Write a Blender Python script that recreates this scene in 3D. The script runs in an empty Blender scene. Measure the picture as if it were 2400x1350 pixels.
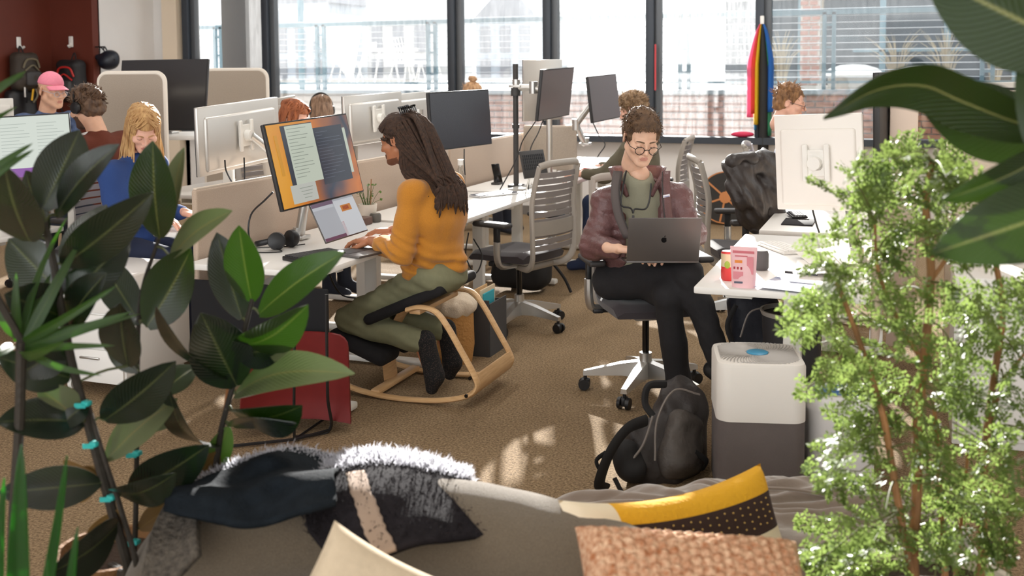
import bpy, bmesh, math, random
import numpy as np
from mathutils import Matrix, Vector, Euler, Quaternion
random.seed(7); RNG = np.random.default_rng(11)
SC = bpy.context.scene
COL = SC.collection
R = math.radians
# ------------------------------------------------------------------ camera (room axes: X along the window wall, Y towards it)
F_PX, PPX, PPY, CAM_H = 2480.0, 1200.0, 338.0, 1.6
YAW, PITCH, ROLL = R(20.5), R(4.0), R(0.4)
cam = bpy.data.cameras.new('camera'); camo = bpy.data.objects.new('camera', cam); COL.objects.link(camo)
camo.location = (0, 0, CAM_H)
camo.rotation_euler = (Matrix.Rotation(YAW, 3, 'Z') @ Matrix.Rotation(R(90) - PITCH, 3, 'X') @ Matrix.Rotation(-ROLL, 3, 'Z')).to_euler()
cam.sensor_width = 36.0; cam.sensor_fit = 'HORIZONTAL'
cam.lens = F_PX / 2400 * 36.0
cam.shift_y = -(675 - PPY) / 2400
cam.clip_start = 0.05; cam.clip_end = 300
cam.dof.use_dof = True; cam.dof.focus_distance = 5.0; cam.dof.aperture_fstop = 3.2
SC.camera = camo
# ------------------------------------------------------------------ sky, sun, exposure
SC.view_settings.view_transform = 'Standard'; SC.view_settings.look = 'None'
SC.view_settings.exposure = 0.0; SC.view_settings.gamma = 1.0; SC.view_settings.use_curve_mapping = False
wd = bpy.data.worlds.new('sky'); SC.world = wd; wd.use_nodes = True
bg = wd.node_tree.nodes['Background']; bg.inputs[0].default_value = (0.97, 0.985, 1.0, 1); bg.inputs[1].default_value = 3.6
sun = bpy.data.lights.new('sun', 'SUN'); suno = bpy.data.objects.new('sun', sun); COL.objects.link(suno)
sun.energy = 36.0; sun.angle = R(0.6); sun.color = (1.0, 0.96, 0.90)
SUN_AZ, SUN_EL = R(20.5 - 1.5), R(15.5)      # azimuth measured from +Y towards -X
_sd = Vector((-math.sin(SUN_AZ) * math.cos(SUN_EL), math.cos(SUN_AZ) * math.cos(SUN_EL), math.sin(SUN_EL)))
suno.rotation_euler = _sd.to_track_quat('Z', 'Y').to_euler(); suno.location = (-4, 20, 12)
# ------------------------------------------------------------------ survey helpers: photograph pixels -> room coordinates on a known plane
_f0 = np.array([-math.sin(YAW), math.cos(YAW), 0.]); _r0 = np.array([math.cos(YAW), math.sin(YAW), 0.]); _u0 = np.array([0, 0, 1.])
_f = _f0 * math.cos(PITCH) - _u0 * math.sin(PITCH); _u = _u0 * math.cos(PITCH) + _f0 * math.sin(PITCH)
_rt = _r0 * math.cos(ROLL) - _u * math.sin(ROLL); _up = _u * math.cos(ROLL) + _r0 * math.sin(ROLL)
_C = np.array([0, 0, CAM_H])
def ray(px, py): return _f + _rt * (px - PPX) / F_PX - _up * (py - PPY) / F_PX
def at(px, py, d):
    r = ray(px, py); return _C + r * d / r.dot(_f0)
def gz(px, py, z):
    r = ray(px, py); return _C + r * (z - CAM_H) / r[2]
def gy(px, py, v):
    r = ray(px, py); return _C + r * v / r[1]
def gx(px, py, u):
    r = ray(px, py); return _C + r * u / r[0]
# ------------------------------------------------------------------ materials
def lin(c):
    c = np.array(c[:3], float) / 255.0
    return tuple(np.where(c <= 0.04045, c / 12.92, ((c + 0.055) / 1.055) ** 2.4)) + (1.0,)
MATS = {}
def mat(name, rgb, rough=0.5, metal=0.0, var=0.0, vscale=20.0, bump=0.0, bscale=60.0, rgb2=None, sss=0.0, trans=0.0, spec=0.5, sheen=0.0, stretch=None, coat=0.0, emit=0.0, alpha=1.0):
    if name in MATS: return MATS[name]
    m = bpy.data.materials.new(name); m.use_nodes = True
    nt = m.node_tree; N = nt.nodes; L = nt.links; b = N['Principled BSDF']
    c = lin(rgb); b.inputs['Base Color'].default_value = c
    b.inputs['Roughness'].default_value = rough; b.inputs['Metallic'].default_value = metal
    b.inputs['Specular IOR Level'].default_value = spec
    if sheen: b.inputs['Sheen Weight'].default_value = sheen; b.inputs['Sheen Roughness'].default_value = 0.5
    if coat: b.inputs['Coat Weight'].default_value = coat; b.inputs['Coat Roughness'].default_value = 0.1
    if sss:
        b.inputs['Subsurface Weight'].default_value = sss
        b.inputs['Subsurface Radius'].default_value = (0.012, 0.005, 0.003); b.inputs['Subsurface Scale'].default_value = 1.0
    if emit: b.inputs['Emission Color'].default_value = c; b.inputs['Emission Strength'].default_value = emit
    vec = None
    if var or bump or rgb2:
        tc = N.new('ShaderNodeTexCoord'); mp = N.new('ShaderNodeMapping'); L.new(tc.outputs['Object'], mp.inputs[0])
        if stretch: mp.inputs['Scale'].default_value = stretch
        vec = mp.outputs[0]
    if var or rgb2:
        n = N.new('ShaderNodeTexNoise'); n.inputs['Scale'].default_value = vscale; n.inputs['Detail'].default_value = 4
        L.new(vec, n.inputs['Vector'])
        rp = N.new('ShaderNodeValToRGB'); L.new(n.outputs['Fac'], rp.inputs[0])
        rp.color_ramp.elements[0].position = 0.3; rp.color_ramp.elements[1].position = 0.7
        if rgb2 is not None: c1, c2 = c, lin(rgb2)
        else:
            c1 = tuple(x * (1 - var) for x in c[:3]) + (1,); c2 = tuple(min(1, x * (1 + var)) for x in c[:3]) + (1,)
        rp.color_ramp.elements[0].color = c1; rp.color_ramp.elements[1].color = c2
        L.new(rp.outputs[0], b.inputs['Base Color'])
    if bump:
        n2 = N.new('ShaderNodeTexNoise'); n2.inputs['Scale'].default_value = bscale; n2.inputs['Detail'].default_value = 3
        L.new(vec, n2.inputs['Vector'])
        bp = N.new('ShaderNodeBump'); bp.inputs['Strength'].default_value = bump; bp.inputs['Distance'].default_value = 0.01
        L.new(n2.outputs['Fac'], bp.inputs['Height']); L.new(bp.outputs[0], b.inputs['Normal'])
    if trans:   # thin translucent sheet (leaves, fabric)
        tr = N.new('ShaderNodeBsdfTranslucent'); mx = N.new('ShaderNodeMixShader'); out = N['Material Output']
        tr.inputs[0].default_value = tuple(min(1, x * 1.9 + 0.02) for x in c[:3]) + (1,)
        mx.inputs[0].default_value = trans; L.new(b.outputs[0], mx.inputs[1]); L.new(tr.outputs[0], mx.inputs[2]); L.new(mx.outputs[0], out.inputs[0])
    MATS[name] = m
    return m
def glass_mat(name, tint=(1, 1, 1), gloss=0.06, dirt=0.0, streak=True, thr=(0.45, 0.85)):
    m = bpy.data.materials.new(name); m.use_nodes = True
    nt = m.node_tree; N = nt.nodes; L = nt.links; N.remove(N['Principled BSDF']); out = N['Material Output']
    tr = N.new('ShaderNodeBsdfTransparent'); tr.inputs[0].default_value = tuple(tint) + (1,)
    gl = N.new('ShaderNodeBsdfGlossy'); gl.inputs['Roughness'].default_value = 0.02
    mx = N.new('ShaderNodeMixShader'); mx.inputs[0].default_value = gloss
    L.new(tr.outputs[0], mx.inputs[1]); L.new(gl.outputs[0], mx.inputs[2]); last = mx.outputs[0]
    if dirt:
        tc = N.new('ShaderNodeTexCoord'); mp = N.new('ShaderNodeMapping'); L.new(tc.outputs['Object'], mp.inputs[0])
        mp.inputs['Scale'].default_value = (9, 9, 0.9) if streak else (3, 3, 3)
        mp.inputs['Rotation'].default_value = (0, R(14), 0)
        n = N.new('ShaderNodeTexNoise'); n.inputs['Scale'].default_value = 4.0; n.inputs['Detail'].default_value = 10; n.inputs['Roughness'].default_value = 0.72
        L.new(mp.outputs[0], n.inputs['Vector'])
        n3 = N.new('ShaderNodeTexNoise'); n3.inputs['Scale'].default_value = 120; L.new(tc.outputs['Object'], n3.inputs['Vector'])
        ad = N.new('ShaderNodeMath'); ad.operation = 'MULTIPLY_ADD'; ad.inputs[1].default_value = 0.35; L.new(n3.outputs['Fac'], ad.inputs[0]); L.new(n.outputs['Fac'], ad.inputs[2])
        rp = N.new('ShaderNodeMapRange'); rp.inputs['From Min'].default_value = thr[0]; rp.inputs['From Max'].default_value = thr[1]
        rp.inputs['To Min'].default_value = dirt * 0.22; rp.inputs['To Max'].default_value = dirt
        L.new(ad.outputs[0], rp.inputs['Value'])
        tl = N.new('ShaderNodeBsdfTranslucent'); tl.inputs[0].default_value = (0.9, 0.92, 0.95, 1)
        m2 = N.new('ShaderNodeMixShader'); L.new(rp.outputs[0], m2.inputs[0]); L.new(last, m2.inputs[1]); L.new(tl.outputs[0], m2.inputs[2]); last = m2.outputs[0]
    L.new(last, out.inputs[0]); MATS[name] = m
    return m
# ------------------------------------------------------------------ mesh builder
def _n(v): v = np.asarray(v, float); return v / (np.linalg.norm(v) + 1e-12)
class MB:
    def __init__(s): s.v = []; s.f = []; s.m = []; s.nv = 0
    def add(s, V, Fs, mi=0, M=None):
        V = np.asarray(V, float).reshape(-1, 3)
        if M is not None:
            M = np.array(M); V = V @ M[:3, :3].T + (M[:3, 3] if M.shape[1] == 4 else 0)
        s.v.append(V); o = s.nv; s.nv += len(V)
        if isinstance(Fs, np.ndarray): Fs = Fs.tolist()
        s.f.extend([tuple(i + o for i in f) for f in Fs]); s.m.extend([mi] * len(Fs)); return s
    def join(s, other, M=None):
        for V in [np.concatenate(other.v)] if other.v else []:
            o = s.nv
            s.add(V, [], 0, M); s.f.extend([tuple(i + o for i in f) for f in other.f]); s.m.extend(other.m)
        return s
    def box(s, c, d, rz=0, mi=0, M=None):
        x, y, z = np.array(d) / 2
        V = np.array([(-x, -y, -z), (x, -y, -z), (x, y, -z), (-x, y, -z), (-x, -y, z), (x, -y, z), (x, y, z), (-x, y, z)])
        if rz: V = V @ np.array(Matrix.Rotation(rz, 3, 'Z')).T
        return s.add(V + np.array(c), [(3, 2, 1, 0), (4, 5, 6, 7), (0, 1, 5, 4), (1, 2, 6, 5), (2, 3, 7, 6), (3, 0, 4, 7)], mi, M)
    def rbox(s, c, d, r=0.01, seg=2, mi=0, M=None):
        key = (tuple(np.round(d, 5)), round(r, 5), seg)
        if key not in MB._rb:
            bm = bmesh.new(); bmesh.ops.create_cube(bm, size=1)
            for v in bm.verts: v.co = Vector((v.co.x * d[0], v.co.y * d[1], v.co.z * d[2]))
            bmesh.ops.bevel(bm, geom=list(bm.edges), offset=min(r, min(d) * 0.49), segments=seg, affect='EDGES', profile=0.5)
            bm.verts.index_update(); MB._rb[key] = (np.array([v.co[:] for v in bm.verts]), [tuple(v.index for v in f.verts) for f in bm.faces]); bm.free()
        V, Fs = MB._rb[key]
        return s.add(V + np.array(c) if M is None else V + np.array(c), Fs, mi, M)
    _rb = {}
    def tube(s, P, rad, n=8, mi=0, caps=True, flat=None, up=None, M=None):
        """tube through points P; rad scalar / list; flat=(a,b) scales the section along the frame axes"""
        P = np.asarray(P, float); k = len(P); rad = np.broadcast_to(np.asarray(rad, float), (k,)) if np.ndim(rad) < 2 else np.asarray(rad)
        T = np.gradient(P, axis=0); T /= np.linalg.norm(T, axis=1)[:, None] + 1e-12
        u = np.array(up, float) if up is not None else (np.array([0, 0, 1.]) if abs(T[0][2]) < 0.9 else np.array([1., 0, 0]))
        V = []; ang = np.linspace(0, 2 * np.pi, n, endpoint=False)
        for i in range(k):
            if up is not None: u = np.array(up, float)
            u = _n(u - T[i] * u.dot(T[i])); w = np.cross(T[i], u)
            a, b = flat if flat else (1, 1)
            V.append(P[i] + rad[i] * (np.cos(ang)[:, None] * u * a + np.sin(ang)[:, None] * w * b))
        V = np.concatenate(V); Fs = []
        for i in range(k - 1):
            for j in range(n):
                j2 = (j + 1) % n; Fs.append((i * n + j, i * n + j2, (i + 1) * n + j2, (i + 1) * n + j))
        if caps: Fs.append(tuple(range(n))[::-1]); Fs.append(tuple((k - 1) * n + j for j in range(n)))
        return s.add(V, Fs, mi, M)
    def cyl(s, a, b, ra, rb=None, n=16, mi=0, M=None): return s.tube([a, b], [ra, ra if rb is None else rb], n, mi, M=M)
    def lathe(s, prof, c=(0, 0, 0), n=24, mi=0, M=None, capt=True):
        V = []; ang = np.linspace(0, 2 * np.pi, n, endpoint=False)
        for r, z in prof: V += [(c[0] + r * math.cos(t), c[1] + r * math.sin(t), c[2] + z) for t in ang]
        k = len(prof); Fs = [(i * n + j, i * n + (j + 1) % n, (i + 1) * n + (j + 1) % n, (i + 1) * n + j) for i in range(k - 1) for j in range(n)]
        if capt: Fs.append(tuple(range(n))[::-1]); Fs.append(tuple((k - 1) * n + j for j in range(n)))
        return s.add(V, Fs, mi, M)
    def grid(s, G, mi=0, closed=False, thick=0.0):
        """G: (a,b,3) array of points; optional thickness gives a solid sheet"""
        G = np.asarray(G, float); a, b = G.shape[:2]
        def faces(o, flip):
            Fs = []
            for i in range(a - 1):
                for j in range(b if closed else b - 1):
                    q = (o + i * b + j, o + i * b + (j + 1) % b, o + (i + 1) * b + (j + 1) % b, o + (i + 1) * b + j)
                    Fs.append(q[::-1] if flip else q)
            return Fs
        if not thick: return s.add(G.reshape(-1, 3), faces(0, False), mi)
        du = np.gradient(G, axis=0); dv = np.gradient(G, axis=1); N = np.cross(du, dv); N /= np.linalg.norm(N, axis=2)[..., None] + 1e-12
        V = np.concatenate([(G + N * thick / 2).reshape(-1, 3), (G - N * thick / 2).reshape(-1, 3)]); o = a * b
        Fs = faces(0, False) + faces(o, True)
        if not closed:
            for i in range(a - 1):
                for j, fl in ((0, 0), (b - 1, 1)):
                    q = (i * b + j, (i + 1) * b + j, o + (i + 1) * b + j, o + i * b + j); Fs.append(q[::-1] if fl else q)
        for j in range(b if closed else b - 1):
            j2 = (j + 1) % b
            for i, fl in ((0, 1), (a - 1, 0)):
                q = (i * b + j, i * b + j2, o + i * b + j2, o + i * b + j); Fs.append(q[::-1] if fl else q)
        return s.add(V, Fs, mi)
    def prism(s, poly, z0, z1, mi=0, M=None):
        n = len(poly); V = [(x, y, z0) for x, y in poly] + [(x, y, z1) for x, y in poly]
        return s.add(V, [tuple(range(n))[::-1], tuple(range(n, 2 * n))] + [(i, (i + 1) % n, n + (i + 1) % n, n + i) for i in range(n)], mi, M)
    def ball(s, c, r, n=12, mi=0, M=None):
        r = np.broadcast_to(np.asarray(r, float), (3,)); V = []; k = n // 2 + 1
        for i in range(k):
            t = math.pi * (0.001 + 0.998 * i / (k - 1))
            for j in range(n):
                p = 2 * math.pi * j / n; V.append((c[0] + r[0] * math.sin(t) * math.cos(p), c[1] + r[1] * math.sin(t) * math.sin(p), c[2] + r[2] * math.cos(t)))
        return s.add(V, [(i * n + j, (i + 1) * n + j, (i + 1) * n + (j + 1) % n, i * n + (j + 1) % n) for i in range(k - 1) for j in range(n)], mi, M)
def curve(P, n=24):
    """Catmull-Rom through P"""
    P = np.asarray(P, float); Q = np.vstack([2 * P[0] - P[1], P, 2 * P[-1] - P[-2]]); out = []
    ts = np.linspace(0, len(P) - 1, n)
    for t in ts:
        i = min(int(t), len(P) - 2); f = t - i; a, b, c, d = Q[i:i + 4]
        out.append(0.5 * ((2 * b) + (c - a) * f + (2 * a - 5 * b + 4 * c - d) * f * f + (3 * b - a - 3 * c + d) * f ** 3))
    return np.array(out)
# ------------------------------------------------------------------ objects
WM = {}
def thing(name, label, cat, loc=(0, 0, 0), rz=0.0, group=None):
    o = bpy.data.objects.new(name, None); o.empty_display_size = 0.1; COL.objects.link(o)
    o.location = loc; o.rotation_euler = (0, 0, rz); WM[o.name] = Matrix.Translation(Vector(loc)) @ Matrix.Rotation(rz, 4, 'Z')
    o['label'] = label; o['category'] = cat
    if group: o['group'] = group
    return o
def part(name, mb, m, parent=None, world=False, smooth=40, label=None, recalc=True, kind=None):
    me = bpy.data.meshes.new(name)
    V = np.concatenate(mb.v) if mb.v else np.zeros((0, 3))
    me.from_pydata(V.tolist(), [], mb.f)
    ms = m if isinstance(m, (list, tuple)) else [m]
    for x in ms: me.materials.append(x)
    if len(ms) > 1: me.polygons.foreach_set('material_index', mb.m)
    if recalc and len(mb.f) < 60000:
        bm = bmesh.new(); bm.from_mesh(me); bmesh.ops.recalc_face_normals(bm, faces=bm.faces); bm.to_mesh(me); bm.free()
    if smooth:
        me.polygons.foreach_set('use_smooth', [True] * len(me.polygons))
        if smooth < 180: me.set_sharp_from_angle(angle=R(smooth))
    me.update()
    o = bpy.data.objects.new(name, me); COL.objects.link(o)
    if parent is not None:
        o.parent = parent
        if world: o.matrix_parent_inverse = wm(parent).inverted()
    if label: o['label'] = label
    if kind: o['kind'] = kind
    return o
def wm(o): return WM.get(o.name, Matrix.Identity(4))
def solo(name, mb, m, label, cat, group=None, smooth=40, kind=None, **k):
    """a thing that is one mesh, built in room coordinates; origin moved to its base centre"""
    V = np.concatenate(mb.v); c = np.array([(V[:, 0].min() + V[:, 0].max()) / 2, (V[:, 1].min() + V[:, 1].max()) / 2, V[:, 2].min()])
    mb.v = [V - c]
    o = part(name, mb, m, smooth=smooth, **k); o.location = c; o['label'] = label; o['category'] = cat
    if group: o['group'] = group
    if kind: o['kind'] = kind
    return o
def struct(name, mb, m, label=None, smooth=30, parent=None):
    o = part(name, mb, m, parent, smooth=smooth)
    if parent is None: o['kind'] = 'structure'
    if label: o['label'] = label
    return o
def inst(src, parent, M, name=None):
    """a copy of a part sharing its mesh, placed by a local matrix"""
    o = bpy.data.objects.new(name or src.name.split('.')[0], src.data); COL.objects.link(o)
    o.parent = parent; o.matrix_local = M
    return o
def dup(root, loc, rz, label, group=None):
    r = root.copy(); COL.objects.link(r); r.location = loc; r.rotation_euler = (0, 0, rz); r['label'] = label
    WM[r.name] = Matrix.Translation(Vector(loc)) @ Matrix.Rotation(rz, 4, 'Z')
    if group: r['group'] = group
    for ch in list(root.children):
        c = ch.copy(); COL.objects.link(c); c.parent = r
        for g in ch.children:
            d = g.copy(); COL.objects.link(d); d.parent = c
    return r
def TR(loc=(0, 0, 0), rx=0, ry=0, rz=0): return Matrix.Translation(Vector(loc)) @ Euler((rx, ry, rz)).to_matrix().to_4x4()
def frame(o, x, y, z):
    M = np.eye(4); M[:3, 0] = x; M[:3, 1] = y; M[:3, 2] = z; M[:3, 3] = o; return M
# ------------------------------------------------------------------ signed-distance modelling (bodies, clothes, bags, cushions)
_LAT = RNG.random((32, 32, 32)) * 2 - 1
def noise3(P, s):
    Q = P * s; I = np.floor(Q).astype(int); f = Q - I; f = f * f * (3 - 2 * f); I &= 31; J = (I + 1) & 31
    x0, y0, z0 = I[..., 0], I[..., 1], I[..., 2]; x1, y1, z1 = J[..., 0], J[..., 1], J[..., 2]; fx, fy, fz = f[..., 0], f[..., 1], f[..., 2]
    a = _LAT[x0, y0, z0] * (1 - fx) + _LAT[x1, y0, z0] * fx; b = _LAT[x0, y1, z0] * (1 - fx) + _LAT[x1, y1, z0] * fx
    c = _LAT[x0, y0, z1] * (1 - fx) + _LAT[x1, y0, z1] * fx; d = _LAT[x0, y1, z1] * (1 - fx) + _LAT[x1, y1, z1] * fx
    return (a * (1 - fy) + b * fy) * (1 - fz) + (c * (1 - fy) + d * fy) * fz
class SDF:
    """primitives blended in order; each is evaluated only in its own neighbourhood"""
    def __init__(s, k=0.02): s.p = []; s.k = k; s.disp = None
    def cap(s, a, b, ra, rb=None, op='u', k=None):
        a = np.array(a, float); b = np.array(b, float); rb = ra if rb is None else rb; m = max(ra, rb)
        def f(P):
            ba = b - a; t = np.clip(((P - a) @ ba) / (ba @ ba + 1e-12), 0, 1)
            return np.linalg.norm(P - a - t[..., None] * ba, axis=-1) - (ra + (rb - ra) * t)
        s.p.append((f, np.minimum(a, b) - m, np.maximum(a, b) + m, op, s.k if k is None else k)); return s
    def chain(s, pts, rad, **kw):
        for i in range(len(pts) - 1): s.cap(pts[i], pts[i + 1], rad[i], rad[i + 1], **kw)
        return s
    def ell(s, c, r, Rm=None, op='u', k=None):
        c = np.array(c, float); r = np.array(r, float); Rm = np.eye(3) if Rm is None else np.array(Rm); m = r.max()
        def f(P):
            Q = (P - c) @ Rm; k0 = np.linalg.norm(Q / r, axis=-1); k1 = np.linalg.norm(Q / (r * r), axis=-1) + 1e-9
            return k0 * (k0 - 1) / k1
        ext = np.sqrt(((Rm * r) ** 2).sum(axis=1)); s.p.append((f, c - ext, c + ext, op, s.k if k is None else k)); return s
    def box(s, c, d, r=0.01, Rm=None, op='u', k=None):
        c = np.array(c, float); h = np.array(d, float) / 2 - r; Rm = np.eye(3) if Rm is None else np.array(Rm)
        def f(P):
            q = np.abs((P - c) @ Rm) - h
            return np.linalg.norm(np.maximum(q, 0), axis=-1) + np.minimum(q.max(axis=-1), 0) - r
        ext = np.abs(Rm) @ (h + r); s.p.append((f, c - ext, c + ext, op, s.k if k is None else k)); return s
    def mesh(s, h, smooth=1):
        lo = np.min([p[1] for p in s.p if p[3] == 'u'], axis=0) - 4 * h; hi = np.max([p[2] for p in s.p if p[3] == 'u'], axis=0) + 4 * h
        n = np.ceil((hi - lo) / h).astype(int) + 1
        D = np.full(n, 0.5, np.float32)
        for f, a, b, op, k in s.p:
            pad = k + 4 * h; i0 = np.maximum(((a - pad - lo) / h).astype(int), 0); i1 = np.minimum(((b + pad - lo) / h).astype(int) + 2, n)
            if (i1 <= i0).any(): continue
            G = np.stack(np.meshgrid(*[lo[q] + h * np.arange(i0[q], i1[q]) for q in range(3)], indexing='ij'), -1)
            d = f(G); sl = tuple(slice(i0[q], i1[q]) for q in range(3)); E = D[sl]
            if op == 'u':
                t = np.clip(0.5 + 0.5 * (E - d) / max(k, 1e-6), 0, 1); D[sl] = E * (1 - t) + d * t - k * t * (1 - t)
            else:
                d = -d; t = np.clip(0.5 - 0.5 * (E - d) / max(k, 1e-6), 0, 1); D[sl] = E * (1 - t) + d * t + k * t * (1 - t)
        if s.disp is not None:
            idx = np.argwhere(np.abs(D) < 0.06); P = lo + h * idx; D[tuple(idx.T)] += s.disp(P)
        return surface_nets(D, lo, h, smooth)
def surface_nets(D, lo, h, smooth=1):
    S = D < 0; n = np.array(D.shape); c = n - 1
    corners = [S[i:n[0] - 1 + i, j:n[1] - 1 + j, k:n[2] - 1 + k] for i in (0, 1) for j in (0, 1) for k in (0, 1)]
    cnt = sum(x.astype(np.int8) for x in corners); act = (cnt > 0) & (cnt < 8)
    cells = np.argwhere(act); idm = -np.ones(act.shape, np.int32); idm[act] = np.arange(len(cells))
    acc = np.zeros((len(cells), 3)); num = np.zeros(len(cells))
    offs = [(i, j, k) for i in (0, 1) for j in (0, 1) for k in (0, 1)]
    for a in offs:
        for ax in range(3):
            if a[ax]: continue
            b = list(a); b[ax] = 1; b = tuple(b)
            da = D[tuple((cells + a).T)]; db = D[tuple((cells + b).T)]; m = (da < 0) != (db < 0)
            t = np.where(m, da / np.where(m, da - db, 1), 0); p = np.tile(np.array(a, float), (len(cells), 1)); p[:, ax] += t
            acc[m] += p[m]; num[m] += 1
    V = lo + h * (cells + acc / num[:, None]); Fs = []
    for ax in range(3):
        b, cx = [(1, 2), (2, 0), (0, 1)][ax]
        sl0 = [slice(None)] * 3; sl1 = [slice(None)] * 3; sl0[ax] = slice(0, -1); sl1[ax] = slice(1, None)
        A = S[tuple(sl0)]; B = S[tuple(sl1)]; E = np.argwhere(A != B)
        E = E[(E[:, b] > 0) & (E[:, cx] > 0) & (E[:, b] < c[b]) & (E[:, cx] < c[cx])]
        q = []
        for db, dc in ((0, 0), (-1, 0), (-1, -1), (0, -1)):
            e = E.copy(); e[:, b] += db; e[:, cx] += dc; q.append(idm[tuple(e.T)])
        q = np.stack(q, 1); ins = A[tuple(E.T)]; q[~ins] = q[~ins][:, ::-1]; Fs.append(q[(q >= 0).all(1)])
    Fs = np.concatenate(Fs)
    for _ in range(smooth):
        a2 = np.zeros_like(V); k2 = np.zeros(len(V))
        for i in range(4):
            x, y = Fs[:, i], Fs[:, (i + 1) % 4]
            np.add.at(a2, x, V[y]); np.add.at(k2, x, 1)
        V = 0.45 * V + 0.55 * a2 / np.maximum(k2, 1)[:, None]
    return V, Fs
def sd(sdf, h, smooth=1, M=None, mb=None, mi=0):
    V, Fs = sdf.mesh(h, smooth); return (mb or MB()).add(V, Fs, mi, M)
# ================================================================== SETTING
WIN_V, CEIL, SILL = 11.0, 4.3, 0.88
U_RET = -8.93
V_RED = float(gx(217, 100, U_RET)[1])
def carpet_mat():
    m = bpy.data.materials.new('carpet'); m.use_nodes = True; nt = m.node_tree; N = nt.nodes; L = nt.links; b = N['Principled BSDF']
    tc = N.new('ShaderNodeTexCoord')
    n = N.new('ShaderNodeTexNoise'); n.inputs['Scale'].default_value = 95; n.inputs['Detail'].default_value = 5; n.inputs['Roughness'].default_value = 0.7; L.new(tc.outputs['Object'], n.inputs['Vector'])
    n2 = N.new('ShaderNodeTexNoise'); n2.inputs['Scale'].default_value = 1.6; n2.inputs['Detail'].default_value = 3; L.new(tc.outputs['Object'], n2.inputs['Vector'])
    rp = N.new('ShaderNodeValToRGB'); e = rp.color_ramp.elements; e[0].position = 0.32; e[0].color = lin((92, 74, 54)); e[1].position = 0.68; e[1].color = lin((190, 164, 130))
    L.new(n.outputs['Fac'], rp.inputs[0])
    mx = N.new('ShaderNodeMixRGB'); mx.blend_type = 'MULTIPLY'; mx.inputs[0].default_value = 1.0
    r2 = N.new('ShaderNodeValToRGB'); r2.color_ramp.elements[0].position = 0.35; r2.color_ramp.elements[0].color = (0.86, 0.85, 0.84, 1); r2.color_ramp.elements[1].position = 0.65; r2.color_ramp.elements[1].color = (1, 1, 1, 1)
    L.new(n2.outputs['Fac'], r2.inputs[0]); L.new(rp.outputs[0], mx.inputs[1]); L.new(r2.outputs[0], mx.inputs[2]); L.new(mx.outputs[0], b.inputs['Base Color'])
    bp = N.new('ShaderNodeBump'); bp.inputs['Strength'].default_value = 0.7; bp.inputs['Distance'].default_value = 0.01; L.new(n.outputs['Fac'], bp.inputs['Height']); L.new(bp.outputs[0], b.inputs['Normal'])
    b.inputs['Roughness'].default_value = 0.95; b.inputs['Specular IOR Level'].default_value = 0.15
    return m
M_carpet = carpet_mat()
M_wall = mat('painted_wall', (230, 228, 226), 0.75, var=0.02, vscale=2)
M_cream = mat('cream_wall', (226, 210, 188), 0.75)
M_ceil = mat('ceiling_paint', (226, 222, 214), 0.8)
M_red = mat('rust_red_wall', (98, 40, 24), 0.6, var=0.06, vscale=3)
M_mull = mat('dark_aluminium', (58, 64, 72), 0.45, 0.3)
M_mull2 = mat('mid_aluminium', (92, 96, 100), 0.45, 0.3)
M_alu = mat('silver_metal', (196, 194, 190), 0.32, 0.85)
M_black = mat('black_plastic', (26, 26, 28), 0.45)
M_blackg = mat('black_gloss', (14, 14, 16), 0.15)
M_white = mat('white_laminate', (236, 234, 230), 0.35)
M_whitem = mat('white_metal', (232, 230, 224), 0.4)
M_greyp = mat('warm_grey_plastic', (150, 145, 138), 0.45)
M_dgrey = mat('charcoal_plastic', (58, 56, 56), 0.55)
M_felt = mat('taupe_felt', (186, 166, 148), 0.95, var=0.09, vscale=260, bump=0.15, bscale=300, sheen=0.2)
M_felt2 = mat('stone_felt', (168, 156, 142), 0.95, var=0.12, vscale=220, bump=0.15, bscale=300)
M_teal = mat('teal_grey_steel', (120, 150, 162), 0.5, 0.1)
G_clear = glass_mat('window_glass_clear', (0.70, 0.715, 0.72), 0.03, 0.018)
G_dirty = glass_mat('window_glass_streaked', (0.72, 0.725, 0.725), 0.03, 0.10, thr=(0.5, 0.95))
G_mid = glass_mat('window_glass_dusty', (0.72, 0.725, 0.73), 0.03, 0.042)
# floor, ceiling, walls
struct('floor', MB().box((-2, 3.0, -0.1), (22, 16.4, 0.2)), M_carpet, 'brown flecked office carpet')
struct('ceiling', MB().box((-2, 3.0, CEIL + 0.1), (22, 16.4, 0.2)), M_ceil)
struct('wall_window', MB().box((-1, WIN_V + 0.1, (SILL - 0.04) / 2), (16, 0.2, SILL - 0.04)).box((-1, WIN_V + 0.1, CEIL - 0.05), (16, 0.2, 0.1)).box((-8.68, WIN_V + 0.1, CEIL / 2), (0.5, 0.2, CEIL)), M_wall, 'white wall under the window band')
struct('trim_1', MB().box((-8.6, WIN_V - 0.06, CEIL / 2), (0.22, 0.12, CEIL)), M_cream, 'cream pilaster beside the left window')
struct('baseboard_window', MB().box((-1, WIN_V - 0.006, 0.05), (15.6, 0.012, 0.1)), mat('grey_rubber_base', (120, 116, 112), 0.6))
struct('wall_left', MB().box((U_RET - 0.06, (V_RED + WIN_V) / 2 + 0.05, CEIL / 2), (0.12, WIN_V - V_RED - 0.1, CEIL)), M_wall, 'white return wall between red alcove and windows')
rc = gy(120, 100, V_RED)[0]
struct('wall_alcove', MB().box(((rc + U_RET) / 2, V_RED + 0.06, CEIL / 2), (U_RET - rc, 0.12, CEIL)).box((rc - 0.06, V_RED / 2 - 2, CEIL / 2), (0.12, V_RED + 4.2, CEIL)), M_red, 'rust red painted alcove wall')
struct('wall_right', MB().box((7.06, 3.0, CEIL / 2), (0.12, 16, CEIL)), M_wall)
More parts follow.
